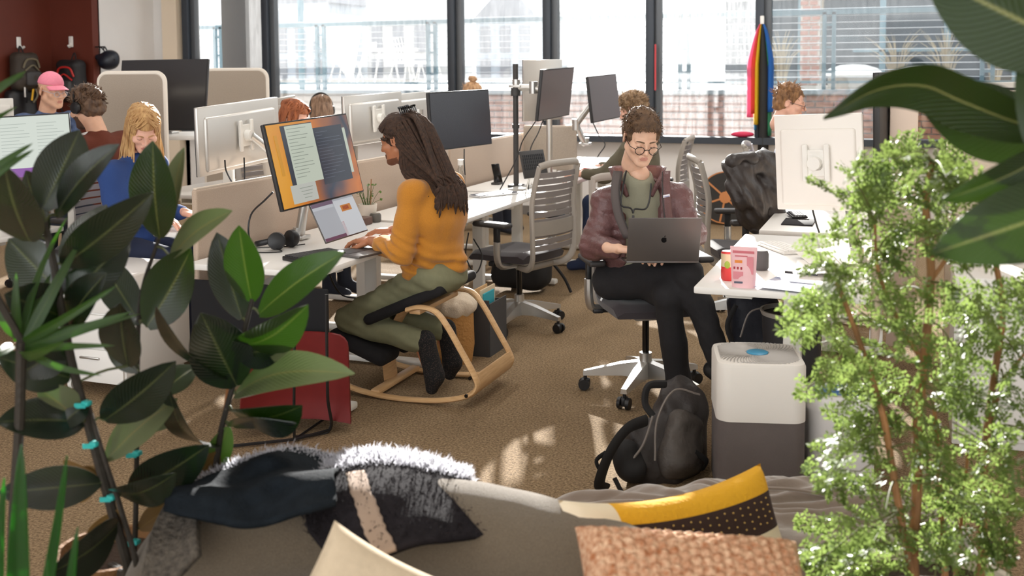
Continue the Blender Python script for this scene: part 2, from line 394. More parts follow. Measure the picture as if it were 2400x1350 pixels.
# pendant lamps, not seen, added to brighten the carpet and far walls
def fill(u, v, label):
    t = thing('fill_lamp', label, 'lamp', (u, v, 3.1), 0, 'linear pendant lamps')
    part('housing', MB().rbox((0, 0, 0.035), (0.12, 1.9, 0.06), 0.01), M_whitem, t)
    part('cord', MB().cyl((0, -0.8, 0.06), (0, -0.8, CEIL - 3.1), 0.004, n=6), M_black, t); part('cord', MB().cyl((0, 0.8, 0.06), (0, 0.8, CEIL - 3.1), 0.004, n=6), M_black, t)
    ld = bpy.data.lights.new('fill_light', 'AREA'); ld.shape = 'RECTANGLE'; ld.size = 0.1; ld.size_y = 1.8; ld.energy = 40 if v > 8.5 else 22; ld.color = (1.0, 0.97, 0.93)
    lo_ = bpy.data.objects.new('fill_light', ld); COL.objects.link(lo_); lo_.parent = t; lo_.location = (0, 0, 0.0)
for u, v, lb in ((-3.1, 5.6, 'linear pendant lamp added above the near end of the left bench'), (-3.1, 8.6, 'linear pendant lamp added above the far end of the left bench'), (-0.3, 5.6, 'linear pendant lamp added above the right bench'), (-0.9, 8.8, 'linear pendant lamp added near the window above the balance board'), (-6.2, 5.6, 'linear pendant lamp added above the left alcove aisle'), (-6.2, 8.6, 'linear pendant lamp added above the raised desk by the window'), (-1.4, 2.4, 'linear pendant lamp added above the sofa corner')): fill(u, v, lb)
# windows: mullions and panes
MU = [-8.37, -7.22, -4.78, -3.65, -2.51, -1.38, 1.06, 2.2, 3.35, 5.8]
sillm = MB().box((-1.3, WIN_V - 0.03, SILL - 0.015), (14.3, 0.2, 0.07)); struct('trim_2', sillm, M_mull, 'dark metal window sill')
struct('trim_3', MB().box((-1.3, WIN_V + 0.04, CEIL - 0.15), (14.3, 0.14, 0.1)), M_mull)
for i, u in enumerate(MU):
    struct('trim_%d' % (4 + i), MB().rbox((u - 0.03, WIN_V, (SILL + CEIL) / 2), (0.085, 0.16, CEIL - SILL), 0.006).rbox((u + 0.045, WIN_V + 0.03, (SILL + CEIL) / 2), (0.065, 0.1, CEIL - SILL), 0.006, mi=1), [M_mull, M_mull2], 'dark window mullion')
for i in range(len(MU) - 1):
    a, b = MU[i] + 0.075, MU[i + 1] - 0.07
    g = [G_mid, G_mid, G_mid, G_dirty, G_dirty, G_clear, G_clear, G_clear, G_clear][i]
    struct('window_%d' % (i + 1), MB().box(((a + b) / 2, WIN_V + 0.05, (SILL + CEIL) / 2), (b - a, 0.012, CEIL - SILL - 0.02)), g, 'tall glass pane')
# ------------------------------------------------------------------ outside: terrace, parapet, railing, buildings
M_conc = mat('pale_concrete', (170, 166, 158), 0.85, var=0.05, vscale=3)
M_brick = mat('red_brick', (172, 112, 88), 0.9, rgb2=(198, 140, 112), vscale=2.2)
M_mortar = mat('mortar', (206, 198, 188), 0.95)
PV, PZ = 13.2, 1.30
struct('ground_outside', MB().box((0, 30, -0.45), (90, 37.6, 0.3)), M_conc)
struct('terrace_slab', MB().box((0, PV + 13.2, PZ - 0.3), (60, 26, 0.6)), M_conc, 'raised sunny terrace outside')
pw = struct('wall_parapet', MB().box((-1, PV + 0.12, PZ / 2 - 0.15), (24, 0.2, PZ + 0.3)), M_mortar, 'brick retaining wall of the terrace')
bmesh_b = MB().rbox((0, 0, 0), (0.205, 0.05, 0.062), 0.006, 1); b0 = None; nb = 0
for r_ in range(12):
    z = PZ - 0.06 - r_ * 0.076
    if z < 0.42: break
    lo_, hi_ = (-5.4, 1.2)
    for c_ in range(40):
        u = lo_ + c_ * 0.218 + (0.109 if r_ % 2 else 0)
        if u > hi_ or nb >= 300: break
        if b0 is None: b0 = part('brick', bmesh_b, M_brick, pw); b0.location = (u, PV + 0.01, z)
        else: inst(b0, pw, Matrix.Translation((u, PV + 0.01, z)) @ Matrix.Rotation(random.uniform(-.01, .01), 4, 'Z'))
        nb += 1
struct('terrace_coping', MB().box((-1, PV + 0.1, PZ + 0.015), (24, 0.34, 0.05)), mat('blue_grey_coping', (150, 168, 178), 0.6))
rail = thing('terrace_railing', 'teal steel cable railing on top of the outdoor brick parapet', 'railing', (-1, PV + 0.12, PZ + 0.04))
part('top_rail', MB().box((-1, PV + 0.12, 2.27), (24, 0.06, 0.055)), M_teal, rail, world=True)
part('bottom_rail', MB().box((-1, PV + 0.12, PZ + 0.13), (24, 0.04, 0.03)), M_teal, rail, world=True)
u0 = gy(1943, 100, PV + 0.12)[0]
for i in range(-6, 5):
    u = u0 + i * 1.75
    pm = MB()
    for s_ in (-0.055, 0.055): pm.box((u + s_, PV + 0.12, (PZ + 2.3) / 2 - 0.1), (0.045, 0.06, 2.3 - PZ + 0.14))
    for z in (1.55, 1.85, 2.12): pm.box((u, PV + 0.12, z), (0.09, 0.03, 0.03))
    part('post', pm, M_teal, rail, world=True)
for k in range(11):
    z = PZ + 0.19 + k * 0.082
    part('cable', MB().tube([(-12, PV + 0.12, z), (11, PV + 0.12, z)], 0.006, 5), mat('steel_cable', (220, 222, 224), 0.3, 0.6), rail, world=True)
# building on the right across the terrace
BV = 19.0
bld = thing('brick_building', 'brick building with blue-grey window wall and teal mullions across the terrace', 'building', (3, BV, PZ))
def gb(x): return float(gy(x, 100, BV)[0])
M_bglass = mat('blue_dark_glass', (44, 56, 66), 0.08, 0.0, spec=0.8, var=0.25, vscale=1.5)
part('wall', MB().box((4.3, BV + 0.6, 3.6), (11.5, 0.2, 4.6)), mat('beige_render', (120, 116, 108), 0.8), bld, world=True)
M_bbr = mat('pink_brick', (178, 130, 116), 0.9)
pier = part('pier', MB().box(((gb(1878) + gb(1922)) / 2, BV + 0.1, 3.4), (gb(1922) - gb(1878), 0.5, 4.2)), M_mortar, bld, world=True)
pb = None
wpi = gb(1922) - gb(1878)
for r_ in range(38):
    z = PZ + 0.05 + r_ * 0.085
    for c_ in range(2):
        u = gb(1878) + (c_ + (0.5 if r_ % 2 else 0.25)) * wpi / 2 + 0.02
        mm = TR((u, BV - 0.155, z))
        if pb is None:
            pb = part('brick', MB().box((0, 0, 0), (wpi / 2 - 0.03, 0.03, 0.066)), M_bbr, pier)
            pb.matrix_basis = mm
        else:
            inst(pb, pier, mm)
xs = [1690, 1878, 1924, 2072, 2226, 2390, 2560, 2760]
for i in range(len(xs) - 1):
    if i == 1: continue
    a, b = gb(xs[i]), gb(xs[i + 1])
    w = part('window', MB().box(((a + b) / 2, BV + 0.35, 2.9), (b - a - 0.04, 0.03, 3.2)), M_bglass, bld, world=True)
    part('mullion', MB().box((b - 0.03, BV + 0.28, 2.9), (0.1, 0.12, 3.3)), M_teal, bld, world=True)
    part('blind', MB().box(((a + b) / 2, BV + 0.3, 3.3), (b - a - 0.1, 0.02, 1.0)), mat('roller_blind', (190, 190, 188), 0.8), bld, world=True)
part('transom', MB().box((3.6, BV + 0.26, 1.9), (9, 0.08, 0.06)), M_teal, bld, world=True)
# pale houses far behind on the left
M_pale = mat('pale_render', (214, 214, 212), 0.85); M_pale2 = mat('pale_blue_cladding', (186, 196, 206), 0.8); M_roof = mat('slate_roof', (150, 154, 160), 0.8)
for nm, x0, x1, v, h, m_, lb in [('house', 640, 770, 34, 4.2, M_pale2, 'pale blue clad house seen far left through the wide window'),
                               ('house', 860, 1010, 36, 4.7, M_pale, 'tall pale grey house behind the patio table'),
                               ('house', 1115, 1255, 38, 3.6, M_pale2, 'low pale house seen through the narrow streaked pane')]:
    a, b = float(gy(x0, 100, v)[0]), float(gy(x1, 100, v)[0])
    t = thing('house', lb, 'house', ((a + b) / 2, v, PZ), group='houses beyond the terrace')
    part('wall', MB().box(((a + b) / 2, v + 2, PZ + h / 2 - 0.7), (b - a, 4, h - 1.4)), m_, t, world=True)
    V = [(a - .2, v, PZ + h - 1.4), (b + .2, v, PZ + h - 1.4), (b + .2, v + 4, PZ + h - 1.4), (a - .2, v + 4, PZ + h - 1.4), ((a + b) / 2, v, PZ + h), ((a + b) / 2, v + 4, PZ + h)]
    part('roof', MB().add(V, [(0, 1, 4), (2, 3, 5), (1, 2, 5, 4), (3, 0, 4, 5), (0, 3, 2, 1)]), M_roof, t, world=True, smooth=0)
    nw = 3
    for i in range(nw):
        u = a + (b - a) * (i + 0.5) / nw
        w = part('window', MB().box((u, v - 0.02, PZ + 1.5), ((b - a) / nw * 0.5, 0.06, 1.0)), M_roof, t, world=True)
        part('window', MB().box((u, v - 0.02, PZ + 0.4), ((b - a) / nw * 0.5, 0.06, 0.7)), M_roof, t, world=True)
struct('column_outside', MB().box((-7.95, WIN_V + 0.5, 2), (0.36, 0.4, 5)), mat('grey_column', (176, 172, 166), 0.8), 'grey concrete column just outside the glass')
# terrace furniture
M_wfurn = mat('white_patio_metal', (244, 244, 242), 0.4)
def fz(px, py, d): return at(px, py, d)
pt = at(905, 120, 20.0); tz = PZ
t = thing('patio_table', 'white rectangular patio table on the terrace', 'table', (pt[0], pt[1], tz))
part('table_top', MB().rbox((0, 0, 0.70), (0.95, 0.8, 0.04), 0.01), M_wfurn, t)
for sx in (-1, 1):
    for sy in (-1, 1): part('leg', MB().cyl((sx * 0.3, sy * 0.3, 0.68), (sx * 0.46, sy * 0.36, 0), 0.02, 0.014, 8), M_wfurn, t)
g_ = part('drinking_glass', MB().lathe([(0.04, 0), (0.045, 0.12)], (0.0, 0, 0), 10), M_wfurn); g_.location = (pt[0] - 0.2, pt[1] - 0.1, tz + 0.722); g_['label'] = 'small white tumbler on the patio table'; g_['category'] = 'cup'
def patio_chair(loc, rz, label):
    t = thing('patio_chair', label, 'chair', loc, rz, 'white wire patio chairs')
    G = np.zeros((9, 7, 3))
    for i in range(9):
        for j in range(7):
            s = i / 8.0; x = (j / 6 - 0.5) * (0.52 + 0.06 * s); G[i, j] = (x, -0.22 + 0.42 * min(s * 2, 1) + 0.12 * max(0, s * 2 - 1), 0.44 + max(0, s * 2 - 1) * 0.42 + 0.03 * abs(j - 3) / 3)
    sm = MB()
    for j in range(7): sm.tube(G[:, j], 0.008, 5)
    for i in range(9): sm.tube(G[i], 0.008, 5)
    part('wire_shell', sm, M_wfurn, t)
    for sx in (-1, 1):
        for sy in (-1, 1): part('leg', MB().cyl((sx * 0.2, sy * 0.16, 0.44), (sx * 0.27, sy * 0.26, 0), 0.012, 0.01, 6), M_wfurn, t)
q = at(1005, 190, 20.2); patio_chair((q[0], q[1], tz), R(-60), 'white wire patio chair right of the patio table')
q = at(812, 190, 19.5); patio_chair((q[0], q[1], tz), R(100), 'white wire patio chair left of the patio table, by the shade sail')
q = at(955, 190, 19.0); patio_chair((q[0], q[1], tz), R(150), 'white wire patio chair in front of the patio table')
# white shade sail
A = at(650, 20, 17.0); B = at(850, 40, 18.0); Cc = at(740, 70, 17.2); Dd = at(825, 200, 17.6)
G = np.zeros((10, 12, 3))
for i in range(10):
    for j in range(12):
        a, b = i / 9, j / 11; p = (A * (1 - b) + B * b) * (1 - a) + (Cc * (1 - b) + Dd * b) * a
        G[i, j] = p + np.array([0, 0, -0.25 * math.sin(math.pi * a) * math.sin(math.pi * b)])
sm = MB().grid(G, thick=0.01)
t = thing('patio_umbrella', 'large white sunshade with a grey post outside the wide window', 'umbrella', (float(Dd[0]), float(Dd[1]), PZ))
part('canopy', sm, mat('white_canvas', (246, 246, 244), 0.9, trans=0.3), t, world=True)
pp = at(706, 100, 17.1); part('post', MB().cyl((pp[0], pp[1], PZ), (pp[0], pp[1], 3.2), 0.05), M_teal, t, world=True)
for k, (x, y, d, r, lb) in enumerate([(2000, 168, 15.5, 0.42, 'low white round patio table with domed cover, nearest the brick pier'), (2150, 172, 16.2, 0.36, 'low white round patio table with domed cover, right of the other one')]):
    p = at(x, y, d); hz = p[2] - PZ
    t = thing('domed_table', lb, 'table', (p[0], p[1], PZ), group='domed patio tables')
    part('base', MB().lathe([(r * 0.85, 0), (r * 0.85, hz * 0.8)], n=28), M_conc, t)
    part('cover', MB().lathe([(r, hz * 0.75), (r * 1.02, hz * 0.85), (r * 0.8, hz + 0.05), (r * 0.4, hz + 0.1), (0.01, hz + 0.11)], n=28), M_wfurn, t)
for k, (x, d, lb) in enumerate([(2100, 17.2, 'dry ornamental grass clump between the domed tables'), (2215, 16.7, 'dry ornamental grass clump behind the second domed table'), (2330, 16.4, 'dry ornamental grass clump at the far right railing post'), (1830, 17.0, 'dry ornamental grass clump left of the brick pier')]):
    p = at(x, 200, d); mb = MB()
    for i in range(40):
        a = random.uniform(0, 6.28); l = random.uniform(.5, .95); o = random.uniform(.1, .5)
        mb.tube(curve([(0.05 * math.cos(a), 0.05 * math.sin(a), 0), (o * .4 * math.cos(a), o * .4 * math.sin(a), l * .7), (o * math.cos(a), o * math.sin(a), l)], 5), [0.012, 0.01, 0.008, 0.006, 0.002], 3)
    o = part('ornamental_grass', mb, mat('dry_grass', (176, 160, 130), 0.9)); o.location = (p[0], p[1], PZ); o['label'] = lb; o['category'] = 'grass clump'; o['group'] = 'grass clumps on the terrace'
# ================================================================== DESKS AND DIVIDERS
def desk(u0, u1, v0, v1, label, z=0.73, group='sit-stand desks'):
    cu, cv = (u0 + u1) / 2, (v0 + v1) / 2
    t = thing('desk', label, 'desk', (cu, cv, 0), group=group)
    part('desk_top', MB().rbox((0, 0, z - 0.0145), (u1 - u0, v1 - v0, 0.029), 0.006), M_white, t)
    L = (v1 - v0) / 2 - 0.34
    for s in (-1, 1):
        part('leg', MB().rbox((0.02, s * L, (z - 0.06) / 2 + 0.02), (0.075, 0.055, z - 0.1), 0.006).rbox((0.02, s * L, 0.03), (0.62, 0.07, 0.035), 0.01).rbox((0.02, s * L, z - 0.05), (0.5, 0.05, 0.03), 0.005), M_whitem, t)
    part('cross_rail', MB().rbox((0.02, 0, z - 0.06), (0.06, 2 * L, 0.05), 0.005), M_whitem, t)
    part('cable_tray', MB().box((-0.22, 0, z - 0.12), (0.12, 2 * L * 0.8, 0.012)).box((-0.28, 0, z - 0.09), (0.01, 2 * L * 0.8, 0.07)), M_whitem, t)
    return t
desk(-3.08, -2.39, 3.96, 5.42, 'white desk with laptop and headphones in front of the person in mustard')
desk(-3.08, -2.42, 5.5, 6.98, 'white desk with slim keyboard behind the empty grey chair')
desk(-3.08, -2.42, 7.06, 8.54, 'white desk with the red bowl and the typing hands')
desk(-3.08, -2.42, 8.62, 10.1, 'white desk farthest along the divider, beside the window wall')
desk(-3.88, -3.18, 4.72, 6.0, 'white desk of the blond person in blue, left of the divider')
desk(-3.88, -3.18, 6.08, 7.5, 'white desk under the silver-backed monitor of the auburn-haired person')
desk(-3.88, -3.18, 7.58, 9.0, 'white desk of the person with the bun, far side of divider')
desk(-0.79, -0.12, 4.18, 5.62, 'white desk with pink pouch, papers and pale keyboard, behind the air purifier')
desk(-0.74, -0.12, 5.78, 7.2, 'white desk with black mouse pad next to the jacket-covered chair')
desk(-5.25, -4.5, 3.55, 4.72, 'white desk under the pale document monitor, behind the rubber plant')
desk(-6.0, -5.3, 4.86, 6.4, 'white desk between the rust sweater and the pink cap')
desk(-5.2, -4.52, 6.2, 7.3, 'white desk behind the auburn-haired person, below the grey monitor')
def divider(p0, p1, z0, z1, label, m=None, r=0.012):
    p0 = np.array(p0); p1 = np.array(p1); L = np.linalg.norm(p1 - p0); a = math.atan2(p1[1] - p0[1], p1[0] - p0[0]); c = (p0 + p1) / 2
    t = thing('divider_screen', label, 'divider', (c[0], c[1], z0), a, 'felt desk dividers')
    part('felt_panel', MB().rbox((0, 0, (z1 - z0) / 2), (L, 0.032, z1 - z0), r, 3), m or M_felt, t)
    part('edge_trim', MB().rbox((0, 0, (z1 - z0) + 0.003), (L - 0.02, 0.02, 0.008), 0.002), mat('pale_edge', (222, 208, 192), 0.7), t)
    for s in (-1, 1): part('bracket', MB().rbox((s * (L / 2 - 0.2), 0.0, -0.02), (0.05, 0.05, 0.06), 0.005), M_whitem, t)
    return t
divider((-3.13, 4.1), (-3.13, 5.46), 0.56, 1.05, 'taupe felt divider nearest the rubber plant, behind the colourful monitor')
divider((-3.13, 5.48), (-3.13, 7.02), 0.56, 1.05, 'taupe felt divider behind the black-screened monitor')
divider((-3.13, 7.04), (-3.13, 8.58), 0.56, 1.05, 'taupe felt divider behind the black monitor pole')
divider((-3.13, 8.6), (-3.13, 10.14), 0.56, 1.05, 'taupe felt divider farthest towards the window')
divider((-3.1, 8.58), (-2.62, 8.58), 0.74, 1.12, 'short grey felt cross divider behind the red bowl', M_felt2)
divider((-0.1, 4.16), (-0.1, 7.2), 0.56, 1.02, 'taupe felt divider beside the papers, half hidden by the lacy plant')
# tall partition on the right, behind the plants
t = thing('partition_screen', 'tall beige fabric partition behind the lacy plant at the right edge', 'partition', (1.3, 5.9, 0))
a = gy(2085, 300, 5.9)[0]
part('panel', MB().rbox(((a + 3.2) / 2 - 1.3 + 0.14, 0.0, 0.8), (3.2 - a - 0.28, 0.06, 1.36), 0.01), mat('beige_fabric', (214, 198, 178), 0.95, var=0.03, vscale=90), t)
part('end_panel', MB().rbox((a - 1.3 + 0.07, 0.02, 0.8), (0.14, 0.1, 1.35), 0.01), mat('rose_beige_fabric', (226, 206, 190), 0.95), t)
for s in (a + 0.3, 1.2, 2.6): part('foot', MB().rbox((s - 1.3, 0, 0.06), (0.06, 0.4, 0.12), 0.01), M_whitem, t)
# side cabinet in front of partition (white lower storage seen under the plant)
t = thing('storage_cabinet', 'low white storage cabinet behind the lacy plant trunks', 'cabinet', (0.75, 5.0, 0))
part('body', MB().rbox((0, 0, 0.36), (1.1, 0.45, 0.72), 0.008), M_white, t)
for s in (-0.27, 0.27):
    d = part('door', MB().rbox((s, -0.232, 0.37), (0.52, 0.018, 0.66), 0.003), M_white, t); part('handle', MB().rbox((s * 0.35, -0.246, 0.5), (0.012, 0.015, 0.14), 0.003), M_alu, d)
# ------------------------------------------------------------------ raised standing-desk group at the far left
P = at
sd1 = thing('standing_desk', 'raised white standing desk with cables under the big dark monitor', 'desk', tuple(P(415, 325, 7.9)[:2]) + (0,), YAW)
q = P(410, 318, 7.9)
part('desk_top', MB().rbox((0, 0, q[2]), (0.85, 0.6, 0.03), 0.006), M_white, sd1)
for s in (-0.38, 0.38): part('leg', MB().rbox((s, 0, q[2] / 2), (0.07, 0.08, q[2] - 0.03), 0.006).rbox((s, 0, 0.02), (0.08, 0.6, 0.04), 0.01), M_whitem, sd1)
q1, q2 = P(233, 173, 7.45), P(385, 178, 7.35)
def rscreen(pa, pb, zb, r, label):
    pa = np.array(pa); pb = np.array(pb); L = np.linalg.norm((pb - pa)[:2]); a = math.atan2(pb[1] - pa[1], pb[0] - pa[0]); h = pa[2] - zb
    t = thing('divider_screen', label, 'divider', ((pa[0] + pb[0]) / 2, (pa[1] + pb[1]) / 2, zb), a, 'rounded felt screens')
    def rr(L, h, r):
        pts = [(-L / 2, 0), (L / 2, 0)]
        for k in range(9): th = math.pi / 2 * k / 8; pts.append((L / 2 - r + r * math.cos(th), h - r + r * math.sin(th)))
        for k in range(9): th = math.pi / 2 + math.pi / 2 * k / 8; pts.append((-L / 2 + r + r * math.cos(th), h - r + r * math.sin(th)))
        return pts
    M = np.array(TR((0, 0, 0), rx=R(90)))
    part('felt_panel', MB().prism(rr(L - 0.012, h - 0.006, r), -0.018, 0.018, M=M), M_felt2, t, smooth=30)
    o = MB(); pts = [(x, 0, z) for x, z in rr(L, h, r)]; o.tube(pts[1:] + [pts[0]], 0.019, 8); part('piping', o, mat('pale_piping', (228, 220, 208), 0.8), t)
    for s in (-1, 1): part('foot', MB().rbox((s * L * 0.35, 0, -0.015), (0.05, 0.34, 0.03), 0.008), M_whitem, t)
rscreen(q1, q2, 0.03, 0.06, 'rounded grey felt screen in front of the big dark monitor, left one')
rscreen(P(478, 165, 8.95), P(625, 163, 8.9), 0.03, 0.07, 'rounded grey felt screen right of the big dark monitor')
# ================================================================== MONITORS
def emis(name, rgb, s=0.75):
    if name in MATS: return MATS[name]
    return mat(name, tuple(int(c * 0.25) for c in rgb), 0.25, emit=0.0, spec=0.4) if s == 0 else _em(name, rgb, s)
def _em(name, rgb, s):
    m = bpy.data.materials.new(name); m.use_nodes = True; b = m.node_tree.nodes['Principled BSDF']
    b.inputs['Base Color'].default_value = (0.01, 0.01, 0.01, 1); b.inputs['Roughness'].default_value = 0.3
    b.inputs['Emission Color'].default_value = lin(rgb); b.inputs['Emission Strength'].default_value = s; MATS[name] = m
    return m
def grad_screen(name, stops, s=0.8, axis=(1, 0.5)):
    m = bpy.data.materials.new(name); m.use_nodes = True; N = m.node_tree.nodes; L = m.node_tree.links; b = N['Principled BSDF']
    tc = N.new('ShaderNodeTexCoord'); dt = N.new('ShaderNodeVectorMath'); dt.operation = 'DOT_PRODUCT'; dt.inputs[1].default_value = (axis[0], axis[1], 0)
    nz = N.new('ShaderNodeTexNoise'); nz.inputs['Scale'].default_value = 3; L.new(tc.outputs['Object'], nz.inputs[0])
    L.new(tc.outputs['Object'], dt.inputs[0]); ad = N.new('ShaderNodeMath'); ad.operation = 'MULTIPLY_ADD'; ad.inputs[1].default_value = 0.5; L.new(nz.outputs['Fac'], ad.inputs[0]); L.new(dt.outputs['Value'], ad.inputs[2])
    rp = N.new('ShaderNodeValToRGB'); L.new(ad.outputs[0], rp.inputs[0])
    while len(rp.color_ramp.elements) < len(stops): rp.color_ramp.elements.new(0.5)
    for e, (p, c) in zip(rp.color_ramp.elements, stops): e.position = p; e.color = lin(c)
    b.inputs['Base Color'].default_value = (0.01, 0.01, 0.01, 1); b.inputs['Roughness'].default_value = 0.3
    L.new(rp.outputs[0], b.inputs['Emission Color']); b.inputs['Emission Strength'].default_value = s; MATS[name] = m
    return m
S_off = mat('dark_screen', (34, 32, 40), 0.22, spec=0.6)
S_grey = mat('grey_reflecting_screen', (96, 92, 96), 0.3, spec=0.7)
M_silver = mat('silver_back', (205, 202, 197), 0.35, 0.55)
M_dback = mat('dark_back', (46, 45, 46), 0.5)
def monitor(tl, tr, bl, label, facing=1, back=None, screen=None, name='monitor', arm=None, group='desk monitors', bezel=0.008, thick=0.022, vesa=True, bulge=True):
    """tl,tr,bl: 3-D corners as the camera sees them; facing=1 the screen looks at the viewer side, -1 the back does"""
    tl, tr, bl = map(lambda p: np.array(p, float), (tl, tr, bl))
    x = _n(tr - tl); up = bl - tl; up = -_n(up - x * x.dot(up)); n = np.cross(x, up)     # n points to the viewer side
    w, h = np.linalg.norm(tr - tl), np.linalg.norm(bl - tl) ; c = tl + x * w / 2 - up * h / 2
    base = (float(c[0]), float(c[1]), float(c[2] - h / 2)) if arm is None or arm == 'post' else tuple(arm[-1])
    t = thing(name, label, 'monitor', base, 0, group)
    Mx = frame(c, x, up, n)                      # local: x right, y up, z to viewer
    zf = facing
    body = MB().rbox((0, 0, 0), (w, h, thick), 0.006, 2, M=Mx)
    part('casing', body, back or M_silver, t, world=True)
    part('bezel', MB().rbox((0, 0, zf * thick * 0.5), (w - 0.001, h - 0.001, 0.006), 0.002, 1, M=Mx), M_black, t, world=True)
    sw, sh = w - 2 * bezel, h - 2 * bezel
    scm = MB().box((0, 0, 0), (sw, sh, 0.002))
    so = part('screen', scm, screen or S_off, t); MM = Matrix(frame(c + n * zf * (thick * 0.5 + 0.0035), x * zf, up, n * zf).tolist()); so.matrix_parent_inverse = wm(t).inverted(); so.matrix_basis = MM
    if bulge and facing < 0:
        part('rear_bulge', MB().rbox((0, -h * 0.05, thick * 0.5), (w * 0.86, h * 0.8, 0.03), 0.0149, 3, M=Mx), back or M_silver, t, world=True)
    if vesa:
        vm = MB(); z0 = -zf * thick * 0.5 - zf * (0.02 if bulge else 0)
        vm.rbox((0, 0, z0 - zf * 0.008), (0.12, 0.12, 0.012), 0.003, 1, M=Mx)
        for sx in (-1, 1): vm.rbox((sx * 0.05, 0, z0 - zf * 0.014), (0.026, 0.17, 0.014), 0.004, 1, M=Mx)
        vm.cyl((0, 0, z0 - zf * 0.01), (0, 0, z0 - zf * 0.05), 0.03, n=14, M=Mx)
        part('vesa_mount', vm, M_whitem if facing < 0 else M_greyp, t, world=True)
    if arm == 'post': arm = [tuple(c - n * zf * 0.08), (c[0] - n[0] * zf * 0.08, c[1] - n[1] * zf * 0.08, 0.735)]
    if arm is not None:
        st = c - n * zf * (thick * 0.5 + 0.06); pts = [st] + [np.array(p, float) for p in arm]
        am = MB()
        for i in range(len(pts) - 1): am.tube([pts[i], pts[i + 1]], [0.024, 0.026], 10)
        for p in pts[1:-1]: am.cyl((p[0], p[1], p[2] - 0.045), (p[0], p[1], p[2] + 0.045), 0.033)
        part('arm', am, M_alu, t, world=True)
        b = pts[-1]; part('clamp', MB().rbox((b[0], b[1], b[2] + 0.01), (0.09, 0.09, 0.02), 0.005).cyl((b[0], b[1], b[2]), (b[0], b[1], b[2] + 0.06), 0.03), M_alu, t, world=True)
    return t, so, (sw, sh)
def win(so, x0, y0, x1, y1, sw, sh, m, lift=0.0012, name='screen_window'):
    """flat window on a screen, in 0..1 screen coordinates from the top left"""
    cx, cy = ((x0 + x1) / 2 - 0.5) * sw, (0.5 - (y0 + y1) / 2) * sh
    o = part(name, MB().box((cx, cy, 0.001 + lift), (abs(x1 - x0) * sw, abs(y1 - y0) * sh, 0.0006)), m, so, smooth=0); return o
# --- the colourful monitor
W1 = grad_screen('wallpaper_orange', [(0.0, (226, 158, 52)), (0.2, (206, 120, 46)), (0.42, (52, 66, 84)), (0.56, (206, 122, 62)), (0.72, (172, 70, 44)), (0.9, (72, 42, 48))], 0.85, (0.9, -0.25))
E_pale = emis('window_pale_green', (200, 208, 192), 0.8); E_dark = emis('window_slate', (58, 64, 76), 0.8); E_line = emis('text_grey', (150, 158, 146), 0.8); E_dline = emis('text_slate', (92, 98, 112), 0.8); E_red = emis('panel_red', (178, 58, 46), 0.8)
t, so, (sw, sh) = monitor(P(612, 293, 4.80), P(806, 266, 5.34), P(646, 500, 4.74), 'large monitor showing pale and dark windows on an orange wallpaper', 1, M_dback, W1, arm=[(-2.88, 4.72, 1.08), (-2.95, 4.72, 0.735)], group='desk monitors', bulge=False)
win(so, 0.15, 0.03, 0.53, 0.75, sw, sh, E_dark)
win(so, 0.2, 0.04, 0.53, 0.75, sw, sh, E_pale, 0.002)
win(so, 0.53, 0.11, 0.9, 0.82, sw, sh, E_dark, 0.002)
win(so, 0.9, 0.16, 0.935, 0.74, sw, sh, E_pale, 0.002)
win(so, 0.06, 0.13, 0.095, 0.62, sw, sh, emis('amber', (214, 150, 44), 0.8), 0.0016)
win(so, 0.12, 0.75, 0.42, 0.97, sw, sh, emis('window_pale_grey', (196, 198, 190), 0.8), 0.0016)
tx = MB(); ty = MB()
for i in range(15):
    y = 0.08 + i * 0.042; x1 = 0.24 + random.uniform(0.08, 0.26); cx = ((0.22 + x1) / 2 - 0.5) * sw
    tx.box((cx, (0.5 - y) * sh, 0.0036), ((x1 - 0.22) * sw, 0.0032, 0.0004))
    y2 = 0.17 + i * 0.041; x2 = 0.57 + random.uniform(0.06, 0.3); ty.box((((0.55 + x2) / 2 - 0.5) * sw, (0.5 - y2) * sh, 0.0036), ((x2 - 0.55) * sw, 0.0028, 0.0004))
for i in range(4): tx.box((((0.15 + 0.2 * .5) - 0.5 + 0.05) * sw, (0.5 - 0.8 - i * 0.04) * sh, 0.003), (0.16 * sw * (1 - i * .15), 0.003, 0.0004))
part('text_lines', tx, E_line, so, smooth=0, kind='stuff'); part('text_lines', ty, E_dline, so, smooth=0, kind='stuff')
# --- silver backs on the far side of the divider
monitor(P(457, 253, 5.45), P(648, 227, 6.15), P(450, 418, 5.42), 'silver-backed monitor on a white arm, facing the blond person', -1, M_silver, arm=[(-3.32, 5.15, 1.1), (-3.25, 5.3, 0.735)])
monitor(P(640, 232, 8.2), P(690, 223, 8.5), P(640, 330, 8.2), 'grey monitor mostly hidden behind the silver-backed one, left of the auburn hair', -1, M_greyp, vesa=False, arm='post')
monitor(P(803, 226, 6.6), P(938, 214, 7.15), P(806, 345, 6.6), 'silver-backed monitor between the auburn-haired person and the dreadlocks', -1, M_silver, arm=[(-3.3, 6.9, 1.05), (-3.25, 6.95, 0.735)])
monitor(P(913, 222, 7.6), P(1006, 213, 8.0), P(915, 330, 7.6), 'pale-backed monitor just left of the black-screened monitor', -1, M_silver, vesa=False, arm='post')
# --- black-screened monitor
monitor(P(1000, 217, 6.45), P(1141, 209, 6.95), P(1003, 356, 6.42), 'monitor with blank black screen behind the dreadlocks', 1, M_dback, S_off, arm=[(-2.95, 6.3, 1.05), (-3.0, 6.35, 0.735)], bulge=False)
